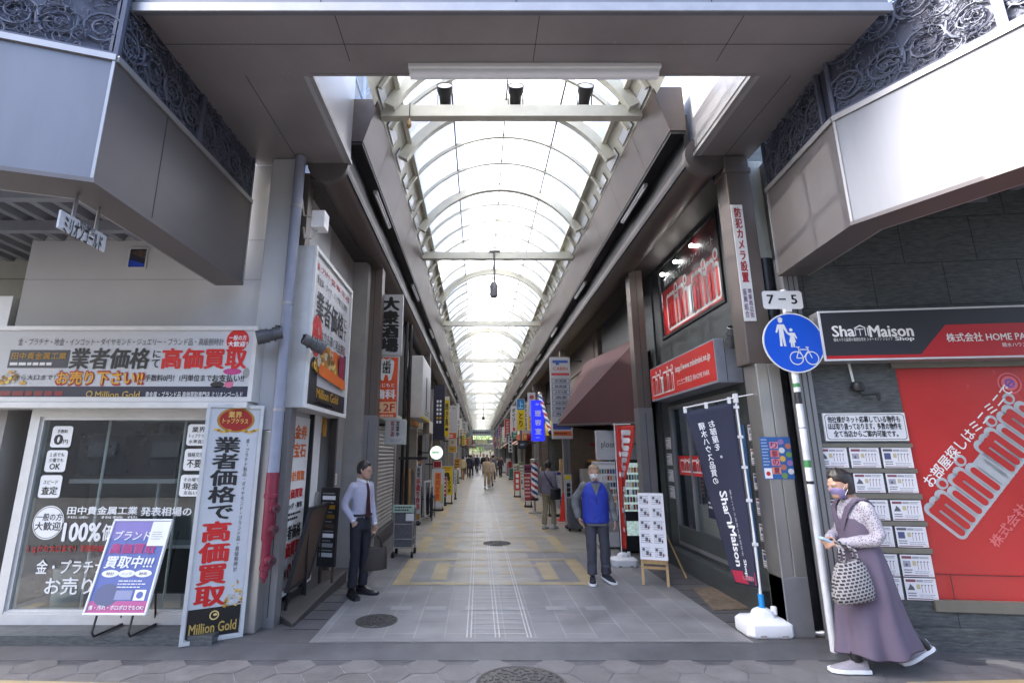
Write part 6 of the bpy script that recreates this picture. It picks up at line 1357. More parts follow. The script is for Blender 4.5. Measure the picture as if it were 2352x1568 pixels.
# ---- the far end: boards across the walk, greenery and light beyond
TREE = [mat('leaf_%d' % i, c, .6, var=.3) for i, c in enumerate(((.10, .17, .03), (.06, .11, .025), (.16, .24, .05)))]
for i, (z, h, y, c_, nm) in enumerate(((4.6, .9, 80, ink('#7d8488'), 'grey cross board with dark marks spanning the walk far away'), (3.7, .5, 92, ink('#c9bf92'), 'cream cross board hung across the walk far away'), (3.05, .5, 93, ink('#b8b4bc'), 'pale cross banner hung lowest across the far walk'))):
    t = thing('cross_board', nm, 'overhead board', (XA, y, z)); w_ = 2.0 if i == 0 else (1.1 if i == 1 else 1.5)
    g = MB(); g.box((XA-w_, y, z), (XA+w_, y+.1, z+h), c_); f = front(XA-w_, y, z); g.bars(f, w_*.3, h*.3, w_*1.7, h*.7, 1, GREYW if i else INK, c=.004, seed=i, fill=.7); g.build('board', t)
    g = MB()
    for s_ in (-.8, .8): g.tube([(XA+s_*w_, y+.05, z+h), (XA+s_*w_, y+.05, 6.1)], .03, BLACK, 6)
    g.build('hanger', t)
for x0, x1, z, h, y, c_, nm in ((-1.9, -.5, 2.9, .9, 98, '#8a5a3a', 'brown hanging banner on the west half of the far walk'), (1.0, 2.9, 2.5, 1.2, 100, '#b0a8a4', 'pale hanging banner on the east half of the far walk'), (-1.9, 2.8, 3.9, .7, 104, '#6e7478', 'grey cross beam board closing the far end of the walk')):
    t = thing('cross_board', nm, 'overhead board', (x0, y, z)); g = MB(); g.box((x0, y, z), (x1, y+.1, z+h), ink(c_)); g.bars(front(x0, y, z), .1, h*.3, x1-x0-.1, h*.7, 1, GREYL, c=.004, fill=.6, seed=int(y)); g.build('board', t)
    g = MB(); g.tube([((x0+x1)/2, y+.05, z+h), ((x0+x1)/2, y+.05, 6.2)], .03, BLACK, 6); g.build('hanger', t)
def tree(x, y, h, seed, label):
    t = thing('street_tree', label, 'tree', (x, y, 0), 'trees beyond the far end of the arcade'); rr = random.Random(seed)
    g = MB(); tr_ = mat('bark', (.09, .07, .05), .9, var=.3); g.tube([(x, y, 0), (x+.1, y, h*.3), (x-.05, y, h*.6), (x, y, h*.8)], [.18, .14, .09, .03], tr_, 8)
    for k in range(6): a = k*1.05; g.tube([(x, y, h*(.35+.06*k)), (x+h*.2*math.cos(a), y+h*.2*math.sin(a), h*(.5+.06*k))], [.06, .015], tr_, 5)
    g.build('trunk', t)
    g = MB()
    for k in range(900):
        a, b, q = rr.uniform(0, 6.28), rr.uniform(-1, 1), rr.random()**.4; p = V((x+math.cos(a)*q*h*.30*math.sqrt(1-b*b), y+math.sin(a)*q*h*.30*math.sqrt(1-b*b), h*.64+b*q*h*.34))
        s_ = rr.uniform(.10, .22); u = V((rr.uniform(-1, 1), rr.uniform(-1, 1), rr.uniform(-1, 1))).normalized(); v = u.orthogonal().normalized()
        g.poly([p+u*s_, p+v*s_*.6, p-u*s_, p-v*s_*.6], rr.choice(TREE))
    g.build('crown', t)
for k, (x, y, h) in enumerate(((-1.5, 118, 6.5), (2.6, 121, 6.5), (.3, 127, 6), (-3.5, 124, 8), (4.5, 119, 7), (.9, 133, 9))): tree(x, y, h, k, 'green leafy tree in the light beyond the far end of the arcade')
# ---- across the road behind the viewer: the buildings the shop glass mirrors
OPP = mat('opposite_wall', (.12, .118, .116), .8, var=.12, dirt=.2); OPG = mat('opposite_glass', (.03, .035, .045), .1, var=.2)
for i, (x0, x1, h, m_) in enumerate(((-22, -7, 9.5, OPP), (-6.9, 5, 8.0, OPP), (5.1, 20, 10.5, OPP))):
    t = thing('opposite_building', ['tall grey block', 'beige block', 'pale tall block'][i] + ' across the road facing the arcade mouth', 'building', ((x0+x1)/2, -13, 0))
    g = MB(); g.box((x0, -20, -.2), (x1, -13, h), m_); g.build('wall', t)
    for r_ in range(3):
        for c_ in range(5):
            w_ = (x1-x0)/5; g = MB(); g.box((x0+w_*(c_+.18), -13.0, 1.6+r_*2.9), (x0+w_*(c_+.62), -12.96, 2.3+r_*2.9), mat('opposite_window', (.16, .165, .17), .3)); g.build('window', t)
# ================================================================== people
SKIN = mat('skin', (.46, .27, .19), .55, var=.06, scale=20.); HAIRD = mat('dark_hair', (.018, .014, .013), .5, var=.3, scale=60., stretch=(1, 1, .2)); HAIRG = mat('grey_hair', (.20, .19, .18), .6, var=.3, scale=60.)
CLO = bpy.data.textures.new('folds', 'CLOUDS'); CLO.noise_scale = .11; CLO.noise_depth = 2
def fused(mb, name, parent, m, mt, voxel=.009, folds=0., it=4):
    """parts that interpenetrate become one continuous skin"""
    me = bpy.data.meshes.new(name); me.from_pydata([tuple(mt @ V(p)) for p in mb.v], [], mb.f); o = bpy.data.objects.new(name, me); C.objects.link(o)
    r = o.modifiers.new('r', 'REMESH'); r.mode = 'VOXEL'; r.voxel_size = voxel
    s_ = o.modifiers.new('s', 'SMOOTH'); s_.iterations = it; s_.factor = .5
    if folds: d = o.modifiers.new('d', 'DISPLACE'); d.texture = CLO; d.strength = folds; d.mid_level = .5; d.texture_coords = 'LOCAL'
    bpy.context.view_layer.update(); m2 = bpy.data.meshes.new_from_object(o.evaluated_get(bpy.context.evaluated_depsgraph_get()))
    bpy.data.objects.remove(o); bpy.data.meshes.remove(me); m2.name = name; m2.materials.clear(); m2.materials.append(m)
    m2.polygons.foreach_set('use_smooth', [True]*len(m2.polygons))
    q = bpy.data.objects.new(name, m2); C.objects.link(q); q.parent = parent
    q.matrix_parent_inverse = M.LocRotScale(parent.location, parent.rotation_euler, parent.scale).inverted(); return q
def limb(g, pts, rad, n=12):
    pts = [V(p) for p in pts]; P = []; Rr = []
    # round ends
    d0 = (pts[0]-pts[1]).normalized(); d1 = (pts[-1]-pts[-2]).normalized()
    P += [pts[0]+d0*rad[0]*.95, pts[0]+d0*rad[0]*.6]; Rr += [rad[0]*.25, rad[0]*.8]
    for i in range(len(pts)):
        if 0 < i < len(pts)-1:
            a, b = pts[i].lerp(pts[i-1], .15), pts[i].lerp(pts[i+1], .15); P += [a, b]; Rr += [rad[i]*1.0, rad[i]*.99]
        else: P.append(pts[i]); Rr.append(rad[i])
    P += [pts[-1]+d1*rad[-1]*.6, pts[-1]+d1*rad[-1]*.95]; Rr += [rad[-1]*.8, rad[-1]*.25]
    g.tube(P, Rr, SKIN, n)
def stack(g, rings, n=20, mt=None):
    """rings (z, rx, ry, xoff, yoff)"""
    L = []
    for z, rx, ry, xo, yo in rings:
        r = [V((xo+rx*math.cos(6.2832*j/n), yo+ry*math.sin(6.2832*j/n), z)) for j in range(n)]
        L.append([mt @ p for p in r] if mt else r)
    g.loft(L, SKIN)
HEADR = [(0, .018, .018, 0, -.058), (.012, .038, .042, 0, -.046), (.045, .056, .068, 0, -.022), (.085, .066, .083, 0, -.006), (.125, .072, .092, 0, .003), (.165, .073, .094, 0, .006), (.20, .060, .078, 0, .008), (.222, .034, .045, 0, .009), (.232, .008, .01, 0, .009)]
def hand(g, wrist, d, palm_n, side, curl=.5, s=1.):
    """palm and five fingers; d along the hand, palm_n out of the palm, side +1 thumb on +across"""
    d, nn = V(d).normalized(), V(palm_n).normalized(); a = d.cross(nn).normalized()*side; w_ = V(wrist)
    L = []
    for t, hw_, th in ((-.01, .022, .018), (.02, .034, .016), (.055, .040, .014), (.085, .038, .012)):
        L.append([w_+d*t*s + a*hw_*s*math.cos(6.2832*j/12) + nn*th*s*math.sin(6.2832*j/12) for j in range(12)])
    g.loft(L, SKIN)
    for k, (off, ln_) in enumerate(((.030, .070), (.010, .078), (-.010, .072), (-.029, .056))):
        b = w_+d*.082*s+a*off*s; c1 = curl*(.8+.12*k)
        p1 = b + (d*math.cos(c1*.5)+nn*math.sin(c1*.5))*ln_*.45*s; p2 = p1+(d*math.cos(c1*1.2)+nn*math.sin(c1*1.2))*ln_*.32*s; p3 = p2+(d*math.cos(c1*1.9)+nn*math.sin(c1*1.9))*ln_*.25*s
        g.tube([b-d*.01*s, b, p1, p2, p3, p3+(p3-p2)*.15], [.0085*s, .0095*s, .009*s, .0082*s, .007*s, .003*s], SKIN, 8)
    b = w_+d*.025*s+a*.030*s; p1 = b+(a*.75+d*.65+nn*.25)*.035*s; p2 = p1+(a*.25+d*.9+nn*.45)*.030*s
    g.tube([b-a*.012*s, b, p1, p2, p2+(p2-p1)*.3], [.012*s, .0125*s, .0105*s, .009*s, .004*s], SKIN, 8)
def shoe(t, ankle, yawv, pitch, mats, s=1.):
    """a shoe: upper and sole; toe towards yawv; pitch lifts the heel"""
    f_ = V(yawv).normalized(); r_ = f_.cross(Z); base = V(ankle); u_ = Z
    q = M((( r_.x, f_.x, 0, base.x), (r_.y, f_.y, 0, base.y), (0, 0, 1, base.z), (0, 0, 0, 1))) @ M.Translation((0, .17*s, 0)) @ M.Rotation(-pitch, 4, 'X') @ M.Translation((0, -.17*s, 0))
    prof = [(-.075, .028, .085), (-.06, .036, .095), (-.02, .038, .098), (.03, .040, .080), (.08, .046, .062), (.13, .047, .048), (.17, .040, .038), (.195, .022, .028)]
    g = MB(); L = []
    for y, w_, h in prof: L.append([q @ V(p) for p in [(-w_*s, y*s, .022*s), (-w_*.95*s, y*s, h*.55*s), (-w_*.5*s, y*s, h*s), (w_*.5*s, y*s, h*s), (w_*.95*s, y*s, h*.55*s), (w_*s, y*s, .022*s)]])
    g.loft(L, mats[0])
    L = []
    for y, w_, h in [(-.085, .03, 0)] + prof[:-1] + [(.205, .020, 0)]: w2 = w_+.006; L.append([q @ V(p) for p in [(-w2*s, y*s, 0), (-w2*s, y*s, .026*s), (w2*s, y*s, .026*s), (w2*s, y*s, 0)]])
    g.loft(L, mats[1]); return g.build('shoe', t, smooth=True, bevel=.004)
def person(loc, yaw, H, label, o, group=None, near=True):
    """o: pose and outfit; local frame faces -y, left hand on +x, ground at z=0, 1.70 m tall before scaling"""
    k = H/1.70; mt = M.Translation(loc) @ M.Rotation(yaw, 4, 'Z') @ M.Scale(k, 4); t = thing('person', label, 'person', loc, group); vx = o.get('voxel', .010 if near else .026)
    hy, ht_ = o.get('head_yaw', 0), o.get('head_tilt', 0); hx = V(o.get('head_off', (0, -.02, 1.455)))
    mh = M.Translation(hx) @ M.Rotation(hy, 4, 'Z') @ M.Rotation(ht_, 4, 'X')
    el, wr = o['elbows'], o['wrists']; kn, an = o['knees'], o['ankles']; sh = [(-.16, .01, 1.37), (.16, .01, 1.37)]; hp = [(-.085, .0, .87), (.085, .0, .87)]
    bw = o.get('girth', 1.0)
    g = MB(); stack(g, [(.80, .06, .06, 0, 0), (.83, .13*bw, .095*bw, 0, 0), (.92, .15*bw, .105*bw, 0, .005), (1.02, .132*bw, .092*bw, 0, 0), (1.15, .14*bw, .098*bw, 0, -.005), (1.28, .155*bw, .10*bw, 0, 0), (1.37, .15, .082, 0, .01), (1.42, .09, .06, 0, .015), (1.45, .03, .03, 0, .015)])
    limb(g, [(0, .02, 1.40), (hx.x*.6, .015+hx.y*.3, 1.46), (hx.x, hx.y+.03, hx.z+.05)], [.055, .050, .050])
    for i in (0, 1):
        limb(g, [sh[i], el[i], wr[i]], [.045, .036, .026]); limb(g, [hp[i], kn[i], V(an[i])+V((0, 0, .06))], [.072, .050, .038])
        if near: hand(g, wr[i], o['hands'][i][0], o['hands'][i][1], o['hands'][i][2], o['hands'][i][3] if len(o['hands'][i]) > 3 else .5)
        else: limb(g, [wr[i], V(wr[i])+V(o['hands'][i][0]).normalized()*.12], [.03, .02])
    stack(g, HEADR, 22, mh)
    if near:
        limb(g, [mh @ V((0, -.080, .125)), mh @ V((0, -.098, .095)), mh @ V((0, -.103, .085))], [.008, .012, .013])
        for s_ in (-1, 1): g.tube([mh @ V((s_*.070, .01, .085)), mh @ V((s_*.079, .012, .105)), mh @ V((s_*.080, .018, .13)), mh @ V((s_*.072, .014, .14))], [.008, .012, .012, .006], SKIN, 8)
        for s_ in (-1, 1): limb(g, [mh @ V((s_*.045, -.066, .132)), mh @ V((s_*.018, -.084, .130))], [.012, .012])
    fused(g, 'body', t, o.get('skin', SKIN), mt, vx*.75 if near else vx)
    if near:
        for s_ in (-1, 1):
            g = MB(); c_ = mh @ V((s_*.031, -.086, .116)); g.lathe([(.001, -.005), (.008, -.003), (.011, 0), (.008, .003), (.001, .005)], ink('#8f857e'), c_, 10, sx=1.1, sy=.5); c2 = mh @ V((s_*.031, -.0925, .116)); g.lathe([(.001, -.005), (.005, 0), (.001, .005)], BLACK, c2, 8, sy=.4)
            g.v = [tuple(mt @ V(p)) for p in g.v]; g.build('eye', t, smooth=True)
        if 'mask' not in o:
            g = MB(); g.tube([mh @ V((-.024, -.078, .050)), mh @ V((0, -.086, .051)), mh @ V((.024, -.078, .050))], [.003, .006, .003], ink('#8a4a42'), 6); g.v = [tuple(mt @ V(p)) for p in g.v]; g.build('mouth', t, smooth=True)
    # hair
    if o.get('hair'):
        g = MB(); hr = o['hair_len']; L = []; n = 22
        for z, rx, ry, yo in ((hr, .070, .070, .030), (.10, .079, .078, .026), (.15, .083, .094, .018), (.19, .076, .092, .013), (.222, .052, .066, .011), (.243, .02, .028, .010), (.246, .004, .004, .010)):
            ring = []
            for j in range(n):
                a = 6.2832*j/n; x, y = rx*math.cos(a), ry*math.sin(a)+yo
                if z < .145: y = max(y, .012+.006*math.sin(j*3))
                elif z < .17: y = max(y, -.064+.014*math.sin(j*2.7))
                ring.append(mh @ V((x, y, z+.006*math.sin(j*2.3))))
            L.append(ring)
        g.loft(L, o['hair'])
        if near: fused(g, 'hair', t, o['hair'], mt @ M.Translation(mh.translation) @ M.Scale(o.get('hair_vol', 1.03), 4) @ M.Translation(-mh.translation), .007, .016, 1)
        else: g.v = [tuple(mt @ V(p)) for p in g.v]; g.build('hair', t, smooth='all')
    if 'mask' in o:
        g = MB(); L = []
        for z, w_, y in ((-.008, .030, -.060), (.02, .052, -.076), (.055, .064, -.096), (.085, .066, -.108), (.100, .060, -.104)):
            L.append([mh @ V((w_*math.sin(a), .02+(y-.02)*math.cos(a)**.6 if math.cos(a) > 0 else .02, z)) for a in [R(-85+17*j) for j in range(11)]] + [mh @ V((w_*.9*math.sin(a), .03+(y-.02)*.86*max(0, math.cos(a))**.6, z)) for a in [R(85-17*j) for j in range(11)]])
        g.loft(L, o['mask']); g.v = [tuple(mt @ V(p)) for p in g.v]; g.build('face_mask', t, smooth='all')
        if near:
            g = MB()
            for s_ in (-1, 1): g.tube([mh @ V((s_*.062, -.02, .08)), mh @ V((s_*.078, .005, .12)), mh @ V((s_*.08, .03, .10)), mh @ V((s_*.064, -.015, .03))], .0025, WHT, 5)
            g.v = [tuple(mt @ V(p)) for p in g.v]; g.build('mask_loop', t)
    e = .016
    # upper garment
    if o.get('shirt'):
        g = MB(); b0 = o.get('shirt_low', .86)
        stack(g, [(b0, .152*bw+e, .112*bw+e, 0, .003), (.95, .150*bw+e, .108*bw+e, 0, .003), (1.03, .138*bw+e, .096*bw+e, 0, 0), (1.15, .146*bw+e, .102*bw+e, 0, -.005), (1.28, .160*bw+e, .104*bw+e, 0, 0), (1.37, .160+e*.8, .086+e, 0, .01), (1.42, .096+e*.6, .064+e*.6, 0, .014), (1.448, .055, .055, 0, .014)])
        for i in (0, 1):
            we = V(wr[i]).lerp(V(el[i]), o.get('cuff', .06)); sl = o.get('sleeve', 1.08)
            limb(g, [sh[i], el[i], we], [.053*sl, .048*sl, .038*sl])
        fused(g, 'shirt', t, o['shirt'], mt, vx, o.get('folds', .018), 3)
    if o.get('cuffs'):
        for i in (0, 1):
            we = V(wr[i]); d_ = (V(el[i])-we).normalized(); g = MB(); g.tube([we-d_*.004, we+d_*.05], [.036, .040], WHITE, 12); g.v = [tuple(mt @ V(p)) for p in g.v]; g.build('cuff', t, smooth=True)
    if o.get('trousers'):
        g = MB(); tr_ = o.get('leg_w', 1.); stack(g, [(.79, .07, .07, 0, 0), (.82, .142*bw+e, .105*bw+e, 0, 0), (.90, .152*bw+e, .110*bw+e, 0, .004), (1.0, .138*bw+e*1.2, .096*bw+e*1.2, 0, 0), (1.01, .10, .07, 0, 0)])
        for i in (0, 1): a_ = V(an[i]); limb(g, [hp[i], kn[i], a_+V((0, .005, .10))], [.090*bw, .068*tr_, .060*tr_])
        for i in (0, 1): a_ = V(an[i]); g.tube([V(kn[i]).lerp(a_, .6), a_+V((0, .01, .035))], [.062*tr_, (.066 if o.get('loose') else .058)*tr_], SKIN, 14)
        fused(g, 'trousers', t, o['trousers'], mt, vx, o.get('folds', .018)*1.1, 3)
    for i in (0, 1):
        tv = V(o.get('toes', [(0, -1, 0), (0, -1, 0)])[i]); p_ = o.get('heel_lift', (0, 0))[i]; g0 = mt @ V((an[i][0], an[i][1], an[i][2]-.08))
        fd = (mt.to_3x3() @ tv).normalized(); shoe(t, g0, fd, p_, o['shoes'], k*1.12)
    return t, mt, mh
DN = V((0, -.12, -1))
STAND = dict(elbows=[(-.23, .03, 1.10), (.23, .03, 1.10)], wrists=[(-.24, -.04, .86), (.24, -.04, .86)], hands=[((0, -.1, -1), (1, 0, 0), 1), ((0, -.1, -1), (-1, 0, 0), -1)], knees=[(-.09, -.02, .48), (.09, -.02, .48)], ankles=[(-.095, 0, .08), (.095, 0, .08)])
def walk(st=.22, arm=.14):
    return dict(elbows=[(-.22, .03+arm*.4, 1.11), (.22, .03-arm*.4, 1.11)], wrists=[(-.23, -.06+arm, .88), (.23, -.06-arm, .88)], hands=[((0, -.1, -1), (1, 0, 0), 1), ((0, -.1, -1), (-1, 0, 0), -1)],
                knees=[(-.09, -st*.55-.04, .49), (.09, st*.15, .48)], ankles=[(-.09, -st, .085), (.09, st, .13)], heel_lift=(0, .5))
BLKS = [mat('black_leather', (.015, .015, .016), .25, var=.1), BLACK]
# ---- the woman walking past on the sidewalk
PURP = mat('dusty_purple_cloth', (.112, .088, .128), .8, var=.10, scale=5.)
DOTM = bpy.data.materials.new('dotted_blouse'); DOTM.use_nodes = True; _n, _l = DOTM.node_tree.nodes, DOTM.node_tree.links
_tc = _n.new('ShaderNodeTexCoord'); _vo = _n.new('ShaderNodeTexVoronoi'); _vo.inputs['Scale'].default_value = 78; _rp = _n.new('ShaderNodeValToRGB'); _rp.color_ramp.elements[0].position = .30; _rp.color_ramp.elements[1].position = .40
_rp.color_ramp.elements[0].color = (.10, .09, .13, 1); _rp.color_ramp.elements[1].color = (.42, .39, .43, 1); _l.new(_tc.outputs['Object'], _vo.inputs['Vector']); _l.new(_vo.outputs['Distance'], _rp.inputs[0]); _l.new(_rp.outputs[0], _n['Principled BSDF'].inputs['Base Color']); _n['Principled BSDF'].inputs['Roughness'].default_value = .8
WZ = -.05; pf, pb = atZ(1945, 1548, WZ), atZ(2098, 1535, WZ); wl = V(((pf.x*.52+pb.x*.48), 4.74, WZ))
ow = dict(elbows=[(-.22, .02, 1.13), (.235, .045, 1.11)], wrists=[(-.055, -.21, 1.08), (.09, -.20, 1.055)], hands=[((.45, -.75, .05), (.2, .1, -1), 1, .9), ((-.35, -.85, -.05), (-.3, .1, -1), -1, .9)],
          knees=[(-.06, .18, .47), (.045, -.11, .49)], ankles=[(-.07, .50, .115), (.05, -.21, .09)], heel_lift=(.42, 0), toes=[(0, -1, 0), (-.1, -1, 0)], hair=HAIRD, hair_len=.03, hair_vol=1.1, mask=mat('mauve_mask', (.24, .20, .36), .7, var=.05),
          shirt=DOTM, shirt_low=1.0, sleeve=1.2, cuff=.02, folds=.02, head_off=(0, -.07, 1.445), head_tilt=R(8), shoes=[mat('grey_knit_shoe', (.27, .25, .28), .8, var=.15, scale=60.), PLAST], girth=1.04, voxel=.0085)
t, mt, mh = person(wl, R(-90), 1.66, 'woman in a dusty purple dress and dotted blouse walking past with a checked bag', ow)
g = MB(); L = []; n = 44
for z, rx, ry, yo, wv in ((1.41, .115, .070, .012, 0), (1.40, .135, .105, .010, 0), (1.30, .178, .128, 0, 0), (1.18, .172, .130, -.005, 0), (1.06, .168, .130, 0, .01), (.92, .200, .165, .01, .03), (.70, .215, .21, .0, .07), (.45, .21, .25, .005, .09), (.24, .215, .275, .02, .12), (.15, .22, .295, .025, .14)):
    r = []
    for j in range(n):
        a = 6.2832*j/n; q = 1+wv*(.7+math.sin(a*7+z*2)+.5*math.sin(a*11+1)); zz = z
        if z > 1.38:   # the V of the neckline: front lower than the straps
            fr_ = max(0, -math.sin(a)); zz = z-.20*fr_**2.2*(1 if abs(math.cos(a)) < .8 else .3)
        if z < .3: zz = z+.07*max(0, math.sin(a))+.012*math.sin(a*5)
        r.append(V((rx*q*math.cos(a), yo+ry*q*math.sin(a), zz)))
    L.append(r)
g.loft(L, PURP, caps=False); 
g.v = [tuple(mt @ V(p)) for p in g.v]; ob = g.build('dress', t, smooth='all'); so = ob.modifiers.new('s', 'SOLIDIFY'); so.thickness = .006; so.offset = 0; sb = ob.modifiers.new('ss', 'SUBSURF'); sb.levels = sb.render_levels = 1
g = MB()
for s_ in (-1, 1):
    g = MB(); g.loft([[V((s_*(x_+dx), y_, z_)) for dx, y_, z_ in ((0, y0_, z0_), (.055, y0_, z0_-.008), (.055, y0_+.004, z0_+.006), (0, y0_+.004, z0_+.012))] for x_, y0_, z0_ in ((-.01, -.138, 1.17), (.03, -.136, 1.26), (.062, -.118, 1.35), (.082, -.05, 1.43), (.082, .05, 1.44), (.07, .11, 1.38), (.05, .128, 1.25))], PURP)
    g.v = [tuple(mt @ V(p)) for p in g.v]; g.build('dress_strap', t, smooth=True)
for i in (0, 1):
    a_ = V(ow['ankles'][i]); g = MB(); k_ = V(ow['knees'][i]); b_ = a_+V((0, 0, .06)); g.tube([b_+V((0, .01, -.05)), b_, b_.lerp(k_, .38)], [.046, .050, .054], BLACK, 14); g.v = [tuple(mt @ V(p)) for p in g.v]; g.build('sock', t, smooth=True)
# her bag and the pale blue packet in her hands
CHK = bpy.data.materials.new('checked_weave'); CHK.use_nodes = True; _n, _l = CHK.node_tree.nodes, CHK.node_tree.links
_tc = _n.new('ShaderNodeTexCoord'); _mp = _n.new('ShaderNodeMapping'); _mp.inputs['Rotation'].default_value = (0, R(12), 0); _bk = _n.new('ShaderNodeTexBrick'); _bk.inputs['Scale'].default_value = 1; _bk.inputs['Brick Width'].default_value = .036; _bk.inputs['Row Height'].default_value = .026; _bk.inputs['Mortar Size'].default_value = .0052
_bk.inputs['Color1'].default_value = (.02, .02, .025, 1); _bk.inputs['Color2'].default_value = (.05, .05, .055, 1); _bk.inputs['Mortar'].default_value = (.33, .31, .31, 1); _sw = _n.new('ShaderNodeSeparateXYZ'); _cb = _n.new('ShaderNodeCombineXYZ'); _l.new(_tc.outputs['Object'], _mp.inputs[0]); _l.new(_mp.outputs[0], _sw.inputs[0]); _l.new(_sw.outputs[0], _cb.inputs[0]); _l.new(_sw.outputs[2], _cb.inputs[1]); _l.new(_cb.outputs[0], _bk.inputs['Vector']); _l.new(_bk.outputs[0], _n['Principled BSDF'].inputs['Base Color']); _n['Principled BSDF'].inputs['Roughness'].default_value = .85
hb = mt @ V((.10, -.275, 1.06)); bt = thing('tote_bag', 'black and white checked tote bag hanging from the walking woman\'s hand', 'bag', hb)
g = MB(); L = []; n = 24; bc = hb+V((.03, -.10, .02))
for z, wd_, dp_ in ((-.14, .085, .03), (-.18, .125, .055), (-.28, .155, .075), (-.40, .175, .08), (-.455, .165, .07), (-.465, .13, .05)):
    L.append([bc+V((wd_*math.cos(6.2832*j/n)*(1+.06*math.sin(j*3)), dp_*math.sin(6.2832*j/n), z-.10*wd_*math.cos(6.2832*j/n)*-1.2)) for j in range(n)])
g.loft(L, CHK); g.build('pouch', bt, smooth='all')
for s_ in (-1, 1):
    g = MB(); g.tube([bc+V((-.06, s_*.03, -.16)), bc+V((-.05, s_*.025, -.06)), hb+V((-.005, -.015+s_*.008, .02)), hb+V((.018, -.015+s_*.008, .02)), bc+V((.05, s_*.025, -.06)), bc+V((.065, s_*.03, -.155))], .010, CHK, 8); g.build('strap', bt, smooth='all')
pk = thing('packet', 'pale blue packet held in the walking woman\'s hands', 'packet', mt @ V((.02, -.30, 1.07))); g = MB(); g.box((-.05, -.035, -.012), (.05, .035, .012), mat('pale_blue_packet', (.40, .58, .72), .5, var=.05), M.Translation(mt @ V((.02, -.30, 1.075))) @ M.Rotation(R(25), 4, 'Y')); g.build('packet', pk, bevel=.006)
# ---- the man in the blue vest walking out
vl = atZ(1376, 1336, 0.004); CAMO = mat('grey_camouflage', (.14, .148, .15), .8, var=.45, scale=9.); BLV = mat('blue_vest', (.020, .042, .36), .7, var=.08)
ov = walk(.12, .06); ov.update(elbows=[(-.31, .07, 1.15), (.25, .05, 1.12)], wrists=[(-.27, -.06, .92), (.27, -.08, .88)], hands=[((.3, -.3, -1), (1, .2, 0), 1), ((-.1, -.4, -1), (-1, 0, 0), -1)], hair=None, mask=WHITE, shirt=CAMO, trousers=mat('charcoal_cloth', (.058, .058, .074), .85, var=.12), loose=True, leg_w=1.12, shoes=[mat('navy_shoe', (.02, .022, .035), .6), PLAST], skin=SKIN, shirt_low=.80, sleeve=1.3, girth=1.12, ankles=[(-.10, -.06, .085), (.12, .04, .085)], heel_lift=(0, .1), knees=[(-.095, -.07, .49), (.11, -.02, .48)], folds=.024, toes=[(-.15, -1, 0), (.45, -1, 0)])
t, mt, mh = person(vl, R(-4), 1.60, 'man in a bright blue vest, grey camouflage shirt and white mask walking out', ov)
g = MB(); stack(g, [(.84, .205, .158, 0, 0), (.95, .203, .155, 0, 0), (1.10, .200, .146, 0, -.004), (1.28, .205, .145, 0, 0), (1.38, .178, .118, 0, .01), (1.43, .105, .082, 0, .012)])
fused(g, 'vest', t, BLV, mt, .010, .020, 2)
g = MB(); zs = [(.86, -.150), (.98, -.150), (1.12, -.146), (1.26, -.146), (1.36, -.125)]; g.loft([[V((-.006, y, z)), V((.006, y, z)), V((.006, y+.01, z)), V((-.006, y+.01, z))] for z, y in zs], NAVY)
g.poly([V((-.075, -.120, 1.42)), V((0, -.158, 1.24)), V((.075, -.120, 1.42))], CAMO)
g.v = [tuple(mt @ V(p)) for p in g.v]; g.build('zip', t)
g = MB(); g.lathe([(.081, .17), (.081, .19), (.068, .215), (.038, .236), (.005, .245)], mat('tan_cap', (.33, .23, .15), .8, var=.15), mh.translation+V((0, .006, 0)), 22, sy=1.18, caps=False); g.v = [tuple(mt @ V(p)) for p in g.v]; g.build('cap', t, smooth='all')
# ---- the man waiting in shirt and tie
ml = atZ(820, 1366, 0.0); SHIRTL = mat('lavender_shirt', (.40, .40, .50), .75, var=.05)
om = dict(STAND); om.update(elbows=[(-.225, .10, 1.13), (.19, .0, 1.11)], wrists=[(-.16, -.025, .93), (.185, -.085, .86)], hands=[((.35, -.25, -1), (.6, .6, 0), 1, .3), ((0, -.05, -1), (-1, 0, 0), -1, 1.3)], hair=HAIRD, hair_len=.075, shirt=SHIRTL, cuffs=True, trousers=mat('black_wool', (.012, .013, .020), .8, var=.15), leg_w=.98, loose=True, shoes=BLKS, head_yaw=R(22), head_tilt=R(4), toes=[(-.5, -1, 0), (.3, -1, 0)], folds=.016, shirt_low=.985)
om['girth'] = .92
t, mt, mh = person(ml, R(58), 1.66, 'man in a lavender shirt and maroon tie waiting by the doorway with a dark bag', om)
g = MB(); g.loft([[V((-w_, y, z)), V((w_, y, z)), V((w_, y+.008, z)), V((-w_, y+.008, z))] for z, w_, y in ((1.425, .020, -.070), (1.395, .016, -.098), (1.30, .022, -.124), (1.12, .034, -.130), (1.0, .040, -.136), (.955, .004, -.138))], mat('maroon_silk', (.045, .008, .014), .4, var=.2)); g.v = [tuple(mt @ V(p)) for p in g.v]; g.build('tie', t, smooth=True)
g = MB()
for s_ in (-1, 1): g.loft([[V((s_*x, y, z)), V((s_*x, y-.004, z-.035)), V((s_*x, y+.008, z-.033)), V((s_*x, y+.008, z))] for x, y, z in ((.012, -.085, 1.435), (.045, -.070, 1.452), (.064, -.01, 1.468), (.055, .05, 1.472), (.01, .075, 1.474))], WHITE)
g.v = [tuple(mt @ V(p)) for p in g.v]; g.build('collar', t, smooth=True)
g = MB(); n = 28; g.loft([[V(((.138+.024)*q*math.cos(6.2832*j/n), (.096+.026)*q*math.sin(6.2832*j/n), z)) for j in range(n)] for z, q in ((.985, 1.0), (.985, 1.04), (1.015, 1.04), (1.015, 1.0))], BLACK, caps=False); g.v = [tuple(mt @ V(p)) for p in g.v]; g.build('belt', t, smooth=True)
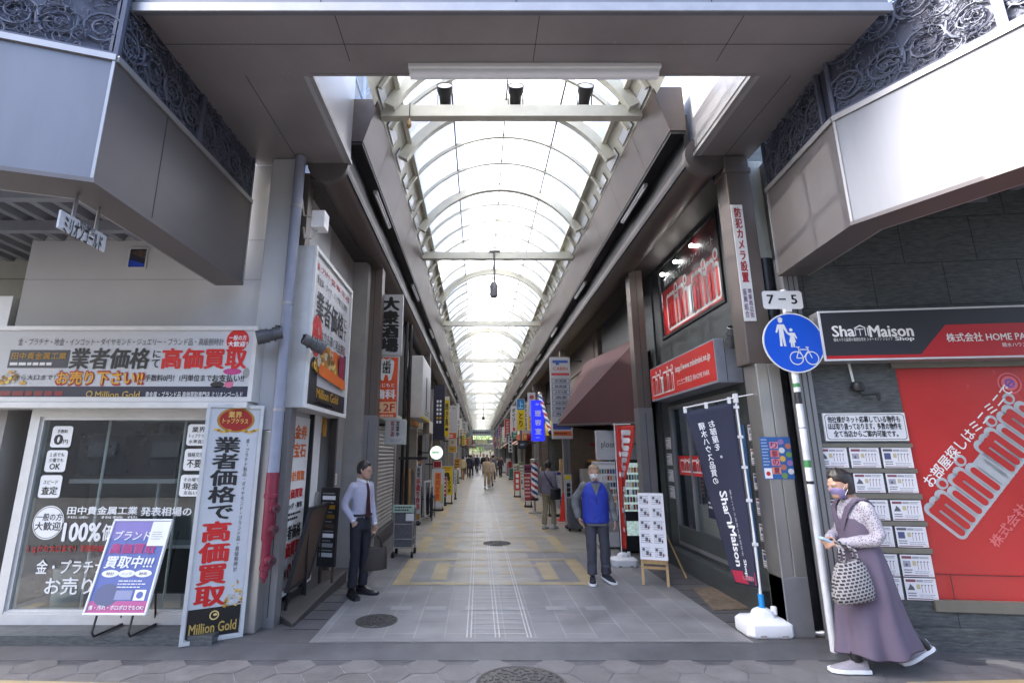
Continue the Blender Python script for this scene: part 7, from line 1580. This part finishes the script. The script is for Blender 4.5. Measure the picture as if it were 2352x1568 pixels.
hb = mt @ V((.185, -.105, .745)); bg = thing('briefcase', 'soft dark brown bag hanging from the waiting man\'s hand', 'bag', hb); mb_ = M.Translation(hb) @ M.Rotation(R(20), 4, 'Z')
g = MB(); BRL = mat('brown_leather', (.035, .024, .018), .5, var=.2); g.loft([[mb_ @ V((w_*math.cos(6.2832*j/20), d_*math.sin(6.2832*j/20), z)) for j in range(20)] for z, w_, d_ in ((-.45, .14, .045), (-.44, .165, .06), (-.30, .165, .06), (-.18, .15, .04), (-.165, .13, .02))], BRL); g.build('case', bg, smooth=True)
for s_ in (-1, 1): g = MB(); g.tube([mb_ @ V((-.09, s_*.02, -.18)), mb_ @ V((-.06, s_*.014, -.06)), mb_ @ V((0, s_*.006, .012)), mb_ @ V((.06, s_*.014, -.06)), mb_ @ V((.09, s_*.02, -.18))], .012, BRL, 8); g.build('strap', bg, smooth='all')
# ---- the man with the shoulder bag, seen from behind
bl = atZ(1262, 1214, 0.0); ob_ = walk(.10, .05); ob_.update(hair=HAIRD, hair_len=.06, shirt=mat('mauve_shirt', (.17, .15, .20), .8, var=.12), trousers=mat('khaki_cloth', (.27, .225, .15), .85, var=.12), loose=True, shoes=[mat('pale_shoe', (.5, .5, .48), .6), GREYW], ankles=[(-.10, -.06, .085), (.10, .08, .085)], heel_lift=(0, 0), girth=1.12, voxel=.014, head_off=(0, -.05, 1.44))
t, mt, mh = person(bl, R(150), 1.60, 'man in a mauve shirt and khaki trousers seen from behind with a black shoulder bag', ob_)
sbag = thing('shoulder_bag', 'black bag hanging at the hip of the man in khaki trousers', 'bag', mt @ V((-.22, .10, .95)))
g = MB(); mb_ = mt @ M.Translation((-.24, .10, .88)) @ M.Rotation(R(50), 4, 'Z'); g.loft([[mb_ @ V((w_*math.cos(6.2832*j/16), d_*math.sin(6.2832*j/16), z)) for j in range(16)] for z, w_, d_ in ((-.15, .13, .05), (-.14, .15, .07), (.10, .15, .07), (.13, .13, .03))], BLACK); g.build('pouch', sbag, smooth=True)
g = MB(); g.tube([mt @ V(p) for p in ((-.22, .14, .98), (-.10, .165, 1.18), (.03, .14, 1.36), (.09, .04, 1.44), (.06, -.10, 1.38), (-.12, -.15, 1.15), (-.24, -.02, .98))], .014, BLACK, 6); g.build('strap', sbag, smooth='all')
# ---- walkers far along the arcade
FAR = [(1118, 1121, 0, '#b9a58c', '#a89478', 1.62, 'person in a beige top and beige trousers walking up the middle of the arcade'), (1128, 1118, 0, '#c2b19a', '#b5a58e', 1.55, 'person in a pale beige outfit walking beside the taller beige one'), (1133, 1106, 1, '#5a6472', '#4a4238', 1.70, 'walker in a slate top behind the beige pair'),
       (1077, 1098, 1, '#23283a', '#1c1f2a', 1.72, 'walker in dark navy on the west side of the walk'), (1082, 1097, 1, '#4a4a52', '#1d1e24', 1.70, 'walker in a grey top beside the dark navy walker'), (1111, 1090, 0, '#1a1a1c', '#141416', 1.75, 'tall walker all in black in the middle of the walk'),
       (1071, 1090, 1, '#c9c9cc', '#2a2c36', 1.65, 'walker in a white top close to the west shops'), (1096, 1086, 0, '#2a2d38', '#22242c', 1.70, 'distant walker in charcoal near the middle'), (1144, 1094, 1, '#d4d2d0', '#3a3a42', 1.45, 'short walker in white by the east shops'),
       (1150, 1096, 0, '#3a2f3a', '#26242a', 1.60, 'walker in plum close to the east shops'), (1089, 1080, 1, '#8a8f9a', '#2c2e38', 1.70, 'distant walker in pale grey'), (1103, 1078, 0, '#e0e0e0', '#6a6a72', 1.68, 'distant walker in white in the light of the far end'), (1138, 1088, 0, '#6a4a42', '#2c2a2c', 1.66, 'distant walker in brown'), (1063, 1102, 1, '#c7b48a', '#8a6a42', 1.60, 'person in a tan coat before the west shops'), (1119, 1084, 1, '#3f4660', '#2a2c34', 1.7, 'distant walker in dull blue')]
for i, (px, py, back, c1, c2, H, lab) in enumerate(FAR):
    o_ = walk(.16+.05*(i % 3), .12); o_.update(hair=HAIRD, hair_len=.06, shirt=ink(c1), trousers=ink(c2), shoes=[BLACK if i % 2 else GREYL, GREYW], folds=.0, shirt_low=.82, loose=i % 2, voxel=.03)
    person(atZ(px, py, .005), R(180 if back else 0)+.2*math.sin(i*3), H, lab, o_, near=False)
